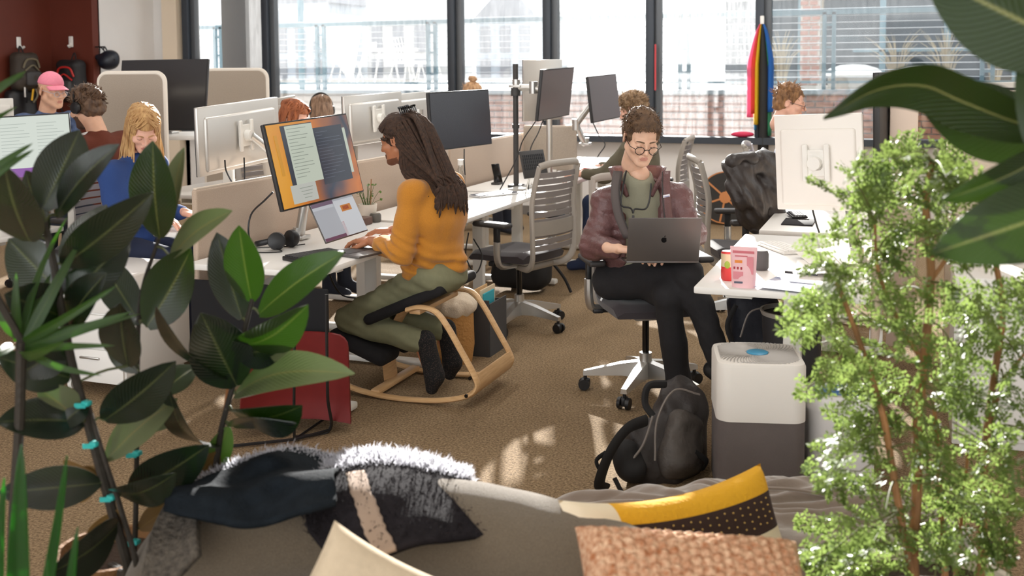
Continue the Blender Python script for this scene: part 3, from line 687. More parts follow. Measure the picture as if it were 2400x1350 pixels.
# --- group on the black pole
monitor(P(1268, 163, 7.45), P(1342, 156, 8.0), P(1238, 279, 7.35), 'tilted monitor with grey reflecting screen on the black pole', 1, M_dback, S_grey, bulge=False, arm=[tuple(P(1250, 205, 7.8)), tuple(P(1210, 205, 7.85))])
monitor(P(1226, 140, 8.3), P(1316, 139, 8.55), P(1222, 285, 8.3), 'pale-backed monitor behind the tilted one, in front of the mullion', -1, M_silver, vesa=False, bulge=False, arm='post')
monitor(P(1374, 180, 8.35), P(1440, 173, 8.9), P(1381, 289, 8.3), 'narrow grey-screened monitor on a white arm, left of the tousled hair', 1, M_dback, S_grey, bulge=False, arm=[tuple(P(1350, 292, 8.7)), tuple(P(1372, 340, 8.75))])
pole = P(1208, 150, 7.85); pb_ = P(1212, 395, 7.7)
t = thing('monitor_pole', 'black monitor pole with clamp standing on the desk', 'monitor stand', (pole[0], pole[1], 0.73))
part('pole', MB().cyl((0, 0, 0), (0, 0, pole[2] - 0.73), 0.02), M_dgrey, t)
part('collar', MB().cyl((0, 0, 0.68), (0, 0, 0.74), 0.036).cyl((0, 0, 0.44), (0, 0, 0.47), 0.027), M_dgrey, t)
part('base', MB().rbox((0, 0, 0.01), (0.1, 0.1, 0.02), 0.004), M_dgrey, t)
# --- right bench
monitor(P(1815, 270, 4.95), P(2021, 264, 4.72), P(1817, 490, 4.95), 'large white-backed monitor above the desk with the papers', -1, mat('white_back', (236, 231, 224), 0.4), arm=[tuple(P(1985, 420, 4.95)), (-0.2, 4.95, 0.735)])
monitor(P(2054, 170, 5.35), P(2092, 168, 5.75), P(2056, 420, 5.35), 'dark monitor seen nearly edge-on, right of the white-backed monitor', -1, M_dback, vesa=False, bulge=False, thick=0.03)
monitor(P(2320, 206, 6.6), P(2480, 204, 6.75), P(2320, 300, 6.6), 'dark-backed monitor top showing above the beige partition', -1, M_dback, vesa=False, bulge=False)
monitor(P(2286, 195, 7.0), P(2440, 190, 7.4), P(2286, 300, 7.0), 'white-backed monitor top behind the dark one above the partition', -1, M_whitem, vesa=False, bulge=False)
# --- left side
E_page = emis('page_pale', (214, 222, 212), 0.85); E_purple = emis('page_purple', (136, 62, 164), 0.8)
t, so, (sw, sh) = monitor(P(-190, 285, 5.75), P(163, 264, 6.05), P(-183, 470, 5.7), 'wide monitor showing a pale document above a purple strip, behind the rubber plant', 1, M_dback, E_page, vesa=False, bulge=False, arm='post')
win(so, 0.0, 0.70, 1.0, 0.97, sw, sh, E_purple); win(so, 0.02, 0.82, 0.98, 0.88, sw, sh, emis('page_plum', (96, 36, 70), 0.8), 0.002); win(so, 0.02, 0.9, 0.98, 0.97, sw, sh, emis('page_teal', (120, 170, 178), 0.8), 0.002)
tx = MB()
for i in range(12):
    for c_ in range(2):
        x0 = 0.52 + c_ * 0.25; y = 0.1 + i * 0.045; l = random.uniform(0.12, 0.2); tx.box(((x0 + l / 2 - 0.5) * sw, (0.5 - y) * sh, 0.0028), (l * sw, 0.003, 0.0004))
part('text_lines', tx, emis('page_text', (176, 186, 178), 0.8), so, smooth=0, kind='stuff')
monitor(P(288, 142, 7.95), P(491, 138, 7.75), P(290, 305, 7.85), 'big dark monitor standing on the raised desk in front of the white wall', 1, M_dback, mat('graphite_screen', (46, 46, 48), 0.25, spec=0.6), vesa=False, bulge=False, arm=[tuple(P(400, 314, 7.92))])
monitor(P(-60, 233, 7.0), P(30, 230, 7.15), P(-60, 330, 7.0), 'white-backed monitor at the left edge below the hanging backpack', -1, M_whitem, vesa=False, arm='post')
# ================================================================== CHAIRS
M_seat = mat('dark_plum_fabric', (54, 48, 52), 0.95, var=0.1, vscale=300, sheen=0.25)
M_chair = mat('chair_grey', (168, 162, 154), 0.45, 0.1)
M_mesh = mat('slat_grey', (128, 122, 120), 0.6)
def bez(P, n=12): return curve(P, n)
def make_chair(label, loc, rz, group='office chairs'):
    t = thing('office_chair', label, 'chair', loc, rz, group)
    hub = MB().cyl((0, 0, 0.075), (0, 0, 0.2), 0.034, 0.03, 16); part('hub', hub, M_alu, t)
    part('gas_column', MB().cyl((0, 0, 0.19), (0, 0, 0.4), 0.017), M_blackg, t)
    leg = MB(); wid = []
    V = []; Fs = []
    prof = [(0.02, 0.028, 0.16, 0.075), (0.12, 0.027, 0.145, 0.085), (0.31, 0.017, 0.098, 0.075)]
    for x, w, zt, zb in prof: V += [(x, -w, zb), (x, w, zb), (x, w * 0.8, zt), (x, -w * 0.8, zt)]
    for i in range(2):
        for j in range(4): Fs.append((i * 4 + j, i * 4 + (j + 1) % 4, (i + 1) * 4 + (j + 1) % 4, (i + 1) * 4 + j))
    Fs += [(3, 2, 1, 0), (8, 9, 10, 11)]
    leg.add(V, Fs)
    cast = MB().cyl((0.305, -0.013, 0.03), (0.305, -0.03, 0.03), 0.03, 0.027, 16).cyl((0.305, 0.013, 0.03), (0.305, 0.03, 0.03), 0.03, 0.027, 16).rbox((0.3, 0, 0.038), (0.05, 0.026, 0.045), 0.01).cyl((0.3, 0, 0.05), (0.3, 0, 0.085), 0.009, n=8)
    l0 = c0 = None
    for k in range(5):
        a = R(72 * k + 90 + 36); Mz = Matrix.Rotation(a, 4, 'Z')
        if l0 is None:
            l0 = part('leg', leg, M_alu, t); l0.matrix_local = Mz; c0 = part('caster', cast, M_black, l0)
        else:
            l = inst(l0, t, Mz); inst(c0, l, Matrix.Identity(4))
    mech = MB().rbox((0, 0.0, 0.415), (0.2, 0.3, 0.05), 0.02, 3).rbox((0, -0.12, 0.40), (0.26, 0.12, 0.045), 0.02, 3); part('mechanism', mech, M_greyp, t)
    part('lever', MB().tube([(0.1, 0.02, 0.42), (0.24, 0.03, 0.425)], 0.009, 8).rbox((0.25, 0.03, 0.425), (0.05, 0.03, 0.02), 0.006).rbox((-0.22, 0.02, 0.425), (0.06, 0.05, 0.03), 0.008), M_black, t)
    # seat: cushion with a waterfall front edge
    nx, ny = 13, 13; top = np.zeros((ny, nx, 3)); bot = np.zeros((ny, nx, 3))
    for i in range(ny):
        for j in range(nx):
            a, b = j / (nx - 1) * 2 - 1, i / (ny - 1) * 2 - 1
            hw = 0.235 * (1 - 0.06 * b * b); x = a * hw * math.sqrt(1 - 0.1 * b * b); y = b * 0.235 * math.sqrt(1 - 0.16 * a * a) + 0.02
            e = max(0, 1 - (1 - abs(a)) * 5) ** 2 * 0.022 + max(0, 1 - (1 - abs(b)) * 5) ** 2 * 0.02
            z = 0.495 - e - 0.012 * (1 - a * a) * (1 - b * b) - 0.03 * max(0, b - 0.5) ** 2 * 4 * 0.5 + 0.012 * max(0, -b)
            top[i, j] = (x, y, z); bot[i, j] = (x * 0.96, y * 0.96, 0.438 - 0.02 * max(0, b - 0.4))
    sm = MB().grid(top).grid(bot[:, ::-1])
    for ring_i in (0, ny - 1):
        sm.grid(np.stack([top[ring_i], bot[ring_i]]))
    for ring_j in (0, nx - 1): sm.grid(np.stack([top[:, ring_j], bot[:, ring_j]]))
    part('seat', sm, M_seat, t, smooth=60)
    part('seat_pan', MB().rbox((0, 0.0, 0.434), (0.36, 0.38, 0.016), 0.007), M_greyp, t)
    # back frame: two side rails from under the seat, sweeping up, with a top bar
    side = [(0.10, -0.06, 0.40), (0.17, -0.2, 0.405), (0.205, -0.262, 0.47), (0.212, -0.268, 0.62), (0.205, -0.262, 0.82), (0.195, -0.31, 1.03)]
    def S(sx): return curve([(sx * x, y, z) for x, y, z in side], 20)
    part('back_frame', MB().tube(S(1), 0.019, 8, flat=(1.15, 0.75)).tube(S(-1), 0.019, 8, flat=(1.15, 0.75)).tube(curve([(-0.195, -0.31, 1.03), (-0.12, -0.335, 1.045), (0.12, -0.335, 1.045), (0.195, -0.31, 1.03)], 12), 0.014, 8, flat=(1.5, 0.8)), M_chair, t)
    r = [None]
    for k in range(12):
        z = 0.535 + k * 0.04
        f = np.interp(z, [0.47, 0.62, 0.82, 1.03], [-0.262, -0.268, -0.262, -0.31]); w = np.interp(z, [0.47, 0.62, 1.03], [0.2, 0.205, 0.188])
        if 0.62 < z < 0.69: continue
        n = 9; xs_ = np.linspace(-1, 1, n); G = np.zeros((2, n, 3))
        for s_ in (0, 1):
            G[s_, :, 0] = xs_ * w; G[s_, :, 1] = f - 0.03 * (1 - xs_ ** 2) + 0.004; G[s_, :, 2] = z + (s_ - 0.5) * 0.031
        part('slat', MB().grid(G, thick=0.006), M_mesh, t)
    xs_ = np.linspace(-1, 1, 9); G = np.zeros((2, 9, 3))
    for s_ in (0, 1): G[s_, :, 0] = xs_ * 0.2; G[s_, :, 1] = -0.268 - 0.035 * (1 - xs_ ** 2); G[s_, :, 2] = 0.655 + (s_ - 0.5) * 0.085
    part('lumbar_band', MB().grid(G, thick=0.012), M_greyp, t)
    for s in (-1, 1):
        ar = part('armrest', MB().tube(curve([(s * 0.14, -0.08, 0.415), (s * 0.25, -0.06, 0.42), (s * 0.275, -0.05, 0.47), (s * 0.278, -0.05, 0.57)], 10), 0.02, 10, flat=(1, 1.2)), M_alu, t)
        part('arm_post', MB().rbox((s * 0.278, -0.05, 0.6), (0.025, 0.04, 0.12), 0.006), M_black, ar)
        part('arm_pad', MB().rbox((s * 0.272, -0.01, 0.672), (0.085, 0.26, 0.032), 0.0155, 3), M_dgrey, ar)
    return t
cb = gz(1215, 765, 0)
chair0 = make_chair('empty grey slat-back office chair pulled up to the desk with slim keyboard', (cb[0], cb[1] + 0.02, 0), R(72))
mb_ = gz(1513, 918, 0)
dup(chair0, (mb_[0], mb_[1], 0), R(-150), 'grey office chair under the seated person with the laptop')
q = at(1590, 330, 8.6); dup(chair0, (q[0] - 0.22, q[1] - 0.05, 0), R(92), 'grey slat-back office chair of the person with tousled hair, near the window')
q = at(1745, 450, 6.6); dup(chair0, (q[0], q[1], 0), R(-70), 'office chair draped with a black jacket by the right bench')
# ------------------------------------------------------------------ kneeling chair
M_birch = mat('birch_plywood', (224, 186, 138), 0.4, rgb2=(206, 164, 116), vscale=9, stretch=(1, 1, 14))
M_pad = mat('black_wool', (24, 23, 26), 0.95, bump=0.2, bscale=200)
k = thing('kneeling_chair', 'rocking kneeling chair with pale plywood runners and black cushions', 'chair', (-2.2, 4.76, 0))
prof2 = [(-2.24, 0.452), (-2.17, 0.47), (-2.09, 0.455), (-2.03, 0.39), (-1.955, 0.27), (-1.89, 0.16), (-1.878, 0.11), (-1.92, 0.065), (-2.04, 0.03), (-2.2, 0.014), (-2.36, 0.014), (-2.5, 0.03), (-2.6, 0.055)]
for v in (4.53, 4.99):
    part('runner', MB().tube(curve([(u, v, z) for u, z in prof2], 60), 0.021, 10, flat=(0.62, 1.05), up=None), M_birch, k, world=True)
G = np.zeros((8, 6, 3))
for i in range(8):
    s = i / 7; uz = curve([(-1.955, 0, 0.275), (-1.885, 0, 0.15), (-1.89, 0, 0.085), (-1.95, 0, 0.05)], 8)[i]
    for j in range(6): G[i, j] = (uz[0] + 0.004, 4.545 + j / 5 * 0.43, uz[2])
part('back_board', MB().grid(G[2:], thick=0.016), M_birch, k, world=True)
part('cross_bar', MB().rbox((-2.2, 4.76, 0.445), (0.06, 0.46, 0.025), 0.006), M_birch, k, world=True); part('cross_bar', MB().rbox((-2.42, 4.76, 0.03), (0.05, 0.46, 0.025), 0.006), M_birch, k, world=True)
for u_, z_ in ((-1.905, 0.155), (-1.925, 0.068)):
    part('bolt', MB().cyl((u_, 4.505, z_), (u_, 4.515, z_), 0.009, n=10), M_blackg, k, world=True)
s_ = SDF(0.03); 
Rm = np.array(Euler((0, R(-24), 0)).to_matrix())
s_.box((-2.27, 4.755, 0.468), (0.47, 0.46, 0.055), 0.025, Rm)
part('seat_cushion', sd(s_, 0.012, 2), M_pad, k, world=True, smooth=180)
for sv in (-0.13, 0.13):
    s2 = SDF(0.02); s2.box((-2.53, 4.76 + sv, 0.235), (0.34, 0.2, 0.075), 0.034, np.array(Euler((0, R(20), 0)).to_matrix()))
    part('knee_cushion', sd(s2, 0.012, 2), M_pad, k, world=True, smooth=180)
part('knee_support', MB().tube(curve([(-2.35, 4.76, 0.43), (-2.42, 4.76, 0.3), (-2.46, 4.76, 0.18), (-2.45, 4.76, 0.04)], 10), 0.025, 8, flat=(0.6, 3)), M_birch, k, world=True)
# ------------------------------------------------------------------ red shell chair in the foreground left
rb = gz(735, 1015, 0)
M_redp = mat('dark_red_shell', (112, 24, 24), 0.55, var=0.05, vscale=30)
rc_ = thing('red_chair', 'dark red shell chair on a black wire sled base, back to the viewer', 'chair', (rb[0], rb[1], 0), R(20))
# back shell: corner points measured, slightly dished
pTL, pTR, pBR, pBL = at(575, 800, 4.42), at(815, 787, 4.5), at(822, 985, 4.58), at(560, 995, 4.5)
G = np.zeros((14, 14, 3)); nrm = _n(np.cross(pTR - pTL, pTL - pBL))
def sq(a): return a
for i in range(14):
    for j in range(14):
        a, b = j / 13, i / 13; x, y = 2 * a - 1, 2 * b - 1; rr = 0.24
        m_ = max(abs(x), abs(y)); 
        if abs(x) > 1 - rr and y < -1 + rr:   # rounded top corners
            dx, dy = (abs(x) - (1 - rr)) / rr, ((1 - rr) + y * -1 - (1 - rr) * 2 + (1 - rr)) / rr if False else (-y - (1 - rr)) / rr
            L_ = math.hypot(dx, dy); mx_ = max(dx, dy)
            if L_ > 1e-6: dx, dy = dx * mx_ / L_, dy * mx_ / L_
            x = math.copysign(1 - rr + dx * rr, x); y = -(1 - rr + dy * rr)
        a, b = (x + 1) / 2, (y + 1) / 2
        p = (pTL * (1 - a) + pTR * a) * (1 - b) + (pBL * (1 - a) + pBR * a) * b
        G[i, j] = p - nrm * 0.06 * (1 - x * x) + nrm * 0.05 * max(0, b - 0.8) * 5 * 0.4
part('shell', MB().grid(G, thick=0.012), M_redp, rc_, world=True, smooth=60)
seat = np.zeros((6, 8, 3)); e = G[-1]
for i in range(6):
    for j in range(8):
        p = e[int(j * 13 / 7)]; seat[i, j] = p - nrm * (0.045 * i) + np.array([0, 0, -0.02 * math.sin(i / 5 * math.pi)])
part('seat', MB().grid(seat, thick=0.012), M_redp, rc_, world=True, smooth=60)
fl = [gz(548, 1045, 0.012), gz(690, 1025, 0.012), gz(775, 1000, 0.012)]
w1 = MB().tube(curve([at(765, 690, 4.4), at(766, 800, 4.42), at(768, 930, 4.46), gz(772, 1008, 0.015), gz(690, 1025, 0.012)], 24), 0.0075, 6)
part('wire_frame', w1, M_black, rc_, world=True)
part('wire_frame', MB().tube([gz(690, 1030, 0.015), at(689, 980, 4.4), at(690, 800, 4.38)], 0.007, 6).tube([gz(545, 1045, 0.012), gz(690, 1030, 0.015), gz(772, 1008, 0.015)], 0.007, 6).tube([gz(690, 1030, 0.015), gz(770, 975, 0.012)], 0.006, 6), M_black, rc_, world=True)
# ================================================================== PEOPLE
def head_sdf(jaw=1.0, look_down=False):
    s = SDF(0.022)
    s.ell((0, -0.018, 0.036), (0.073, 0.095, 0.083)); s.ell((0, 0.028, -0.03), (0.060 * jaw, 0.060, 0.084))
    for x in (-1, 1):
        s.cap((x * 0.052 * jaw, 0.0, -0.05), (x * 0.018, 0.068, -0.094), 0.020, 0.018)
        s.ell((x * 0.042, 0.060, -0.024), (0.024, 0.024, 0.02), k=0.02)
        s.cap((x * 0.008, 0.083, 0.016), (x * 0.044, 0.072, 0.017), 0.010, 0.008, k=0.012)
    s.ell((0, 0.073, -0.099), (0.022, 0.017, 0.016), k=0.016)
    for x in (-1, 1): s.ell((x * 0.031, 0.094, -0.001), (0.016, 0.014, 0.011), op='s', k=0.012)
    for x in (-1, 1): s.ell((x * 0.031, 0.0745, -0.001), (0.0135, 0.0135, 0.0115), k=0.003)
    s.cap((0, 0.086, 0.012), (0, 0.108, -0.03), 0.0065, 0.0105, k=0.010)
    for x in (-1, 1): s.ell((x * 0.0115, 0.096, -0.0345), (0.0085, 0.011, 0.008), k=0.006)
    for x in (-1, 1): s.ell((x * 0.007, 0.104, -0.0425), (0.004, 0.006, 0.004), op='s', k=0.003)
    s.cap((-0.017, 0.085, -0.0605), (0.017, 0.085, -0.0605), 0.0062, k=0.007); s.cap((0, 0.089, -0.060), (0, 0.0885, -0.0605), 0.007, k=0.006)
    s.cap((-0.015, 0.084, -0.073), (0.015, 0.084, -0.073), 0.0075, k=0.008)
    s.cap((-0.022, 0.0945, -0.0665), (0.022, 0.0945, -0.0665), 0.0032, op='s', k=0.003)
    for x in (-1, 1):
        Re = np.array(Euler((R(-12), 0, x * R(-22))).to_matrix())
        s.ell((x * 0.0775, -0.014, -0.006), (0.007, 0.019, 0.031), Re, k=0.005); s.ell((x * 0.083, -0.010, -0.004), (0.005, 0.010, 0.018), Re, op='s', k=0.005)
    s.cap((0, -0.022, -0.06), (0, -0.045, -0.165), 0.054, 0.056, k=0.03)
    return s
_HEADS = {}
def head_mesh(jaw=1.0):
    if jaw not in _HEADS: _HEADS[jaw] = head_sdf(jaw).mesh(0.0042, 1)
    return _HEADS[jaw]
def head_frame(c, fwd, pitch=0.0, roll=0.0):
    f = _n((fwd[0], fwd[1], 0)); up = np.array([0, 0, 1.]); r = np.cross(f, up)
    y = f * math.cos(pitch) - up * math.sin(pitch); z = up * math.cos(pitch) + f * math.sin(pitch)
    x2 = r * math.cos(roll) + z * math.sin(roll); z2 = z * math.cos(roll) - r * math.sin(roll)
    return frame(c, x2, y, z2)
def add_head(mb, M, jaw=1.0, beard=None, scale=1.0):
    V, Fs = head_mesh(jaw); C = V[Fs].mean(1); mi = np.zeros(len(Fs), int)
    lip = (np.abs(C[:, 0]) < 0.021 - 0.9 * np.abs(C[:, 2] + 0.0665)) & (C[:, 1] > 0.082) & (C[:, 2] < -0.0565) & (C[:, 2] > -0.0775); mi[lip] = 1
    if beard:
        bd = (C[:, 1] > 0.005 + 0.02 * (C[:, 2] > -0.05)) & (C[:, 2] < -0.047 + 0.25 * np.maximum(0, np.abs(C[:, 0]) - 0.04)) & ~lip & (C[:, 2] > -0.125)
        if beard == 'goatee': bd &= (np.abs(C[:, 0]) < 0.03) | (C[:, 2] < -0.085)
        mi[bd] = 2
    o = mb.nv; Vm = (V * scale) @ M[:3, :3].T + M[:3, 3]
    mb.add(Vm, []); mb.f.extend((Fs + o).tolist() and [tuple(f) for f in (Fs + o).tolist()]); mb.m.extend(mi.tolist())
def hand_mesh(side=1, curl=(0.35, 0.4, 0.45, 0.5), spread=0.06, thumb=0.5):
    """local: wrist at origin, fingers along +Y, palm facing -Z, thumb on +X*side"""
    s = SDF(0.008)
    s.cap((0, -0.05, 0), (0, 0.0, 0), 0.026, 0.025, k=0.02); s.box((0, 0.045, 0), (0.078, 0.085, 0.026), 0.0125, k=0.015)
    base = [(0.029, 0.088), (0.010, 0.093), (-0.009, 0.09), (-0.027, 0.081)]; ln = [(0.040, 0.025, 0.02), (0.044, 0.028, 0.022), (0.04, 0.026, 0.021), (0.032, 0.02, 0.019)]
    for i in range(4):
        x, y = base[i]; p = np.array([x * side, y, 0.002]); a = 0.12; dx = (1.5 - i) * spread * side
        for j in range(3):
            a += curl[i] * (0.9, 1.0, 0.7)[j]; d = np.array([dx, math.cos(a), -math.sin(a)]); q = p + _n(d) * ln[i][j]
            s.cap(p, q, 0.0092 - 0.0008 * j, 0.0085 - 0.0009 * j, k=0.004); p = q
    p = np.array([0.032 * side, 0.012, -0.006]); q = p + np.array([0.028 * side, 0.028, -0.012]); r = q + np.array([0.012 * side, 0.03, -0.008 - 0.01 * thumb]); u = r + np.array([0.0, 0.024, -0.008])
    s.chain([p, q, r, u], [0.015, 0.0115, 0.0105, 0.0085], k=0.006)
    return s.mesh(0.0036, 1)
_HD = {}
def add_hand(mb, wrist, direction, palm, side=1, key='relaxed', **kw):
    """direction: finger direction, palm: palm normal"""
    if (key, side) not in _HD: _HD[(key, side)] = hand_mesh(side, **kw)
    V, Fs = _HD[(key, side)]; y = _n(direction); z = -_n(palm); z = _n(z - y * y.dot(z)); x = np.cross(y, z)
    mb.add(V, [tuple(f) for f in Fs.tolist()], 0, frame(np.array(wrist), x, y, z))
def skin_mats(base, lip, beard):
    return [mat('skin_%d_%d_%d' % base, base, 0.5, sss=0.12, var=0.05, vscale=40), mat('lips_%d_%d_%d' % lip, lip, 0.45), mat('beard_%d_%d_%d' % beard, beard, 0.85, bump=0.4, bscale=500)]
def face_bits(root, M, brow, downcast=True, iris=(60, 45, 35)):
    for x in (-1, 1):
        part('eyebrow', MB().tube([(x * 0.012, 0.0915, 0.017), (x * 0.03, 0.0895, 0.0215), (x * 0.047, 0.0775, 0.0185)], [0.003, 0.0034, 0.0015], 6, M=M), brow, root, world=True)
        if downcast:
            part('eyelashes', MB().tube([(x * 0.0195, 0.0838, -0.006), (x * 0.031, 0.0862, -0.0085), (x * 0.043, 0.0825, -0.006)], [0.001, 0.0016, 0.001], 5, M=M), mat('lash_brown', (58, 40, 32), 0.7), root, world=True)
        else:
            e = part('eye', MB().ball((x * 0.031, 0.0762, -0.001), (0.0118, 0.0128, 0.0062), 14, M=M), mat('eye_white', (226, 220, 214), 0.25), root, world=True)
            part('iris', MB().ball((x * 0.031, 0.0868, -0.001), (0.0052, 0.0028, 0.0052), 10, M=M), mat('iris_%d' % iris[0], iris, 0.2), e)
def hair_cap(M, grow=0.012, front=0.055, hairline=0.045, nape=-0.07, rough=0.006, nscale=60, h=0.005, fringe=0.0, top=0.0, ears=True, side=0.0, ridges=0.0):
    s = SDF(0.012); g = grow
    s.ell((0, -0.020, 0.036), (0.073 + g, 0.095 + g, 0.084 + g * 1.2 + top)); s.ell((0, -0.055, -0.005), (0.064 + g, 0.058 + g, 0.075 + g))
    # remove face and neck
    s.box((0, 0.135 + fringe, -0.06 + hairline - 0.045), (0.30, 0.19, 0.2), 0.03, op='s', k=0.012)
    s.box((0, 0.10, -0.12), (0.26, 0.17 + side, 0.21), 0.03, op='s', k=0.014)
    s.box((0, -0.05, nape - 0.08), (0.3, 0.3, 0.16), 0.02, op='s', k=0.02)
    if ears:
        for x in (-1, 1): s.ell((x * 0.085, -0.006, -0.012), (0.024, 0.026, 0.036), op='s', k=0.01)
    s.disp = lambda P: rough * noise3(P + 5, nscale) + rough * 0.6 * noise3(P * np.array([1, 1, 0.4]) + 9, nscale * 2.3) - ridges * np.abs(np.sin(14 * np.arctan2(P[:, 0], P[:, 2] + 0.06 + 0.6 * (P[:, 1] + 0.02))))
    return sd(s, h, 1, M)
def tufts(mb, M, n, length, r=0.0022, zmin=0.02, seed=1, lift=0.4, grow=0.012, comb=(0, 1, 0)):
    rs = np.random.default_rng(seed); comb = np.array(comb, float)
    for _ in range(n):
        d = rs.normal(size=3); d /= np.linalg.norm(d)
        if d[2] < zmin or (d[1] > 0.62 and d[2] < 0.75): continue
        p = np.array([0, -0.02, 0.036]) + d * (np.array([0.073, 0.095, 0.084]) + grow * 0.8); l = length * rs.uniform(0.6, 1.3)
        t = _n(comb * 0.8 + rs.normal(size=3) * 0.5 - d * d.dot(comb) * 0.8)
        q = p + (d * lift + t) * l * 0.5; w = p + (d * lift * 0.8 + t * 1.2) * l
        mb.tube([p - d * 0.004, q, w], [r, r * 0.9, r * 0.2], 4, caps=False, M=M)
    return mb
def glasses(M, m, root_label, round_=True, parent=None):
    t = parent; mb = MB()
    for x in (-1, 1):
        ring = [(x * 0.033 + 0.0215 * math.cos(a), 0.112 - 0.006 * abs(math.cos(a)), -0.014 + 0.0195 * math.sin(a)) for a in np.linspace(0, 2 * np.pi, 25)]
        mb.tube(ring, 0.0019, 6, M=M); mb.tube([(x * 0.0545, 0.104, -0.008), (x * 0.074, 0.085, -0.004), (x * 0.079, 0.0, 0.002), (x * 0.077, -0.022, -0.006)], 0.0018, 6, M=M)
    mb.tube([(-0.012, 0.111, -0.010), (0, 0.114, -0.006), (0.012, 0.111, -0.010)], 0.0018, 6, M=M)
    g = part('glasses', mb, m, t, world=True, label=root_label)
    lens = MB()
    for x in (-1, 1):
        V = [(x * 0.033, 0.110, -0.014)] + [(x * 0.033 + 0.0205 * math.cos(a), 0.110, -0.014 + 0.0185 * math.sin(a)) for a in np.linspace(0, 2 * np.pi, 20, endpoint=False)]
        part('lens', MB().add(V, [(0, 1 + i, 1 + (i + 1) % 20) for i in range(20)], M=M), G_lens, g)
    return g
G_lens = glass_mat('spectacle_lens', (0.97, 0.97, 0.96), 0.04)
def fold(P, amp, s, seed=0, st=(1, 1, 1)): return amp * noise3(P * np.array(st) + seed, s)
# ------------------------------------------------------------------ person in the mustard sweater
p1 = thing('person', 'person with long dreadlocks in a mustard sweater kneeling at the desk', 'person', (-2.2, 4.7, 0))
f1 = np.array([-1, 0.08, 0]); H1 = head_frame(np.array([-2.335, 4.665, 1.262]), f1, R(14))
SK1 = skin_mats((176, 116, 82), (150, 86, 70), (110, 70, 48))
neck = (-2.215, 4.67, 1.09); shL, shR = np.array([-2.19, 4.50, 1.02]), np.array([-2.15, 4.87, 1.02])
elL, elR = np.array([-2.225, 4.45, 0.745]), np.array([-2.28, 4.93, 0.78]); wrL, wrR = np.array([-2.435, 4.545, 0.775]), np.array([-2.46, 4.83, 0.785])
hipL, hipR = np.array([-2.15, 4.635, 0.605]), np.array([-2.15, 4.79, 0.605]); knL, knR = np.array([-2.60, 4.615, 0.36]), np.array([-2.60, 4.86, 0.36]); anL, anR = np.array([-2.215, 4.60, 0.285]), np.array([-2.215, 4.85, 0.285])
toL, toR = np.array([-2.135, 4.61, 0.055]), np.array([-2.15, 4.86, 0.055])
b = SDF(0.03)
b.ell((-2.13, 4.68, 0.85), (0.095, 0.15, 0.22)); b.cap(neck, (-2.15, 4.68, 0.98), 0.055, 0.08); b.cap(shL, shR, 0.05); b.ell((-2.15, 4.69, 0.62), (0.1, 0.14, 0.1))
for a_, e_, w_ in ((shL, elL, wrL), (shR, elR, wrR)): b.cap(a_, e_, 0.046, 0.04); b.cap(e_, w_, 0.042, 0.027)
for h_, k_, a_, t_ in ((hipL, knL, anL, toL), (hipR, knR, anR, toR)): b.chain([h_, k_], [0.075, 0.055]); b.chain([k_, a_], [0.05, 0.035]); b.chain([a_, t_], [0.03, 0.02])
mbd = sd(b, 0.013, 1); add_head(mbd, H1, 0.95, 'goatee', 0.97)
add_hand(mbd, wrL, (-0.95, 0.3, -0.05), (0, 0.1, -1), -1, 'type', curl=(0.3, 0.32, 0.36, 0.42))
add_hand(mbd, wrR, (-0.95, -0.2, -0.05), (0.1, 0, -1), 1, 'type', curl=(0.3, 0.32, 0.36, 0.42))
part('body', mbd, SK1, p1, world=True, smooth=180, recalc=False)
face_bits(p1, H1, mat('brow_dark', (44, 30, 24), 0.9), False, (48, 32, 24))
M_must = mat('mustard_knit', (190, 126, 40), 0.95, var=0.07, vscale=180, bump=0.25, bscale=420, sheen=0.25)
s = SDF(0.035)
s.ell((-2.135, 4.68, 0.90), (0.125, 0.192, 0.175)); s.ell((-2.16, 4.685, 0.74), (0.13, 0.185, 0.14)); s.cap((-2.15, 4.68, 0.88), (-2.155, 4.69, 0.72), 0.127)
s.cap(shL, shR, 0.068, 0.068); s.cap((-2.215, 4.67, 1.085), (-2.17, 4.68, 1.0), 0.068, 0.1)
s.cap(shL, elL, 0.066, 0.058, k=0.03); s.cap(shR, elR, 0.066, 0.058, k=0.03)
s.cap(elL, elL + (wrL - elL) * 0.62, 0.058, 0.047, k=0.025); s.cap(elR, elR + (wrR - elR) * 0.6, 0.058, 0.046, k=0.025)
s.cap((-2.23, 4.56, 0.635), (-2.06, 4.68, 0.66), 0.05, 0.045, k=0.05); s.cap((-2.23, 4.8, 0.635), (-2.06, 4.7, 0.66), 0.05, 0.045, k=0.05)
s.cap((-2.27, 4.66, 1.16), (-2.23, 4.67, 1.1), 0.05, op='s', k=0.01)
def d1(P):
    d = fold(P, 0.010, 9, 3) + fold(P, 0.005, 22, 7)
    arm = np.exp(-((P[:, 2] - 0.77) / 0.07) ** 2) * np.exp(-((P[:, 0] + 2.27) / 0.12) ** 2)
    d += arm * 0.010 * np.sin((P[:, 2] * 0.9 + P[:, 0] * 0.55 + 0.012 * noise3(P, 14)) * 150)
    hem = np.exp(-((P[:, 2] - 0.66) / 0.06) ** 2); d += hem * 0.009 * np.sin((P[:, 2] + P[:, 0] * 0.35 + 0.03 * noise3(P, 9)) * 110)
    return d
s.disp = d1
part('sweater', sd(s, 0.0085, 1), M_must, p1, world=True, smooth=180)
part('neckband', MB().tube([(-2.232 + 0.062 * math.cos(a), 4.672 + 0.066 * math.sin(a), 1.098 - 0.022 * -math.cos(a) * 1.0) for a in np.linspace(0, 2 * np.pi, 25)], 0.011, 8), M_must, p1, world=True)
M_olive = mat('sage_twill', (122, 122, 94), 0.85, var=0.06, vscale=40, bump=0.12, bscale=500)
s = SDF(0.03)
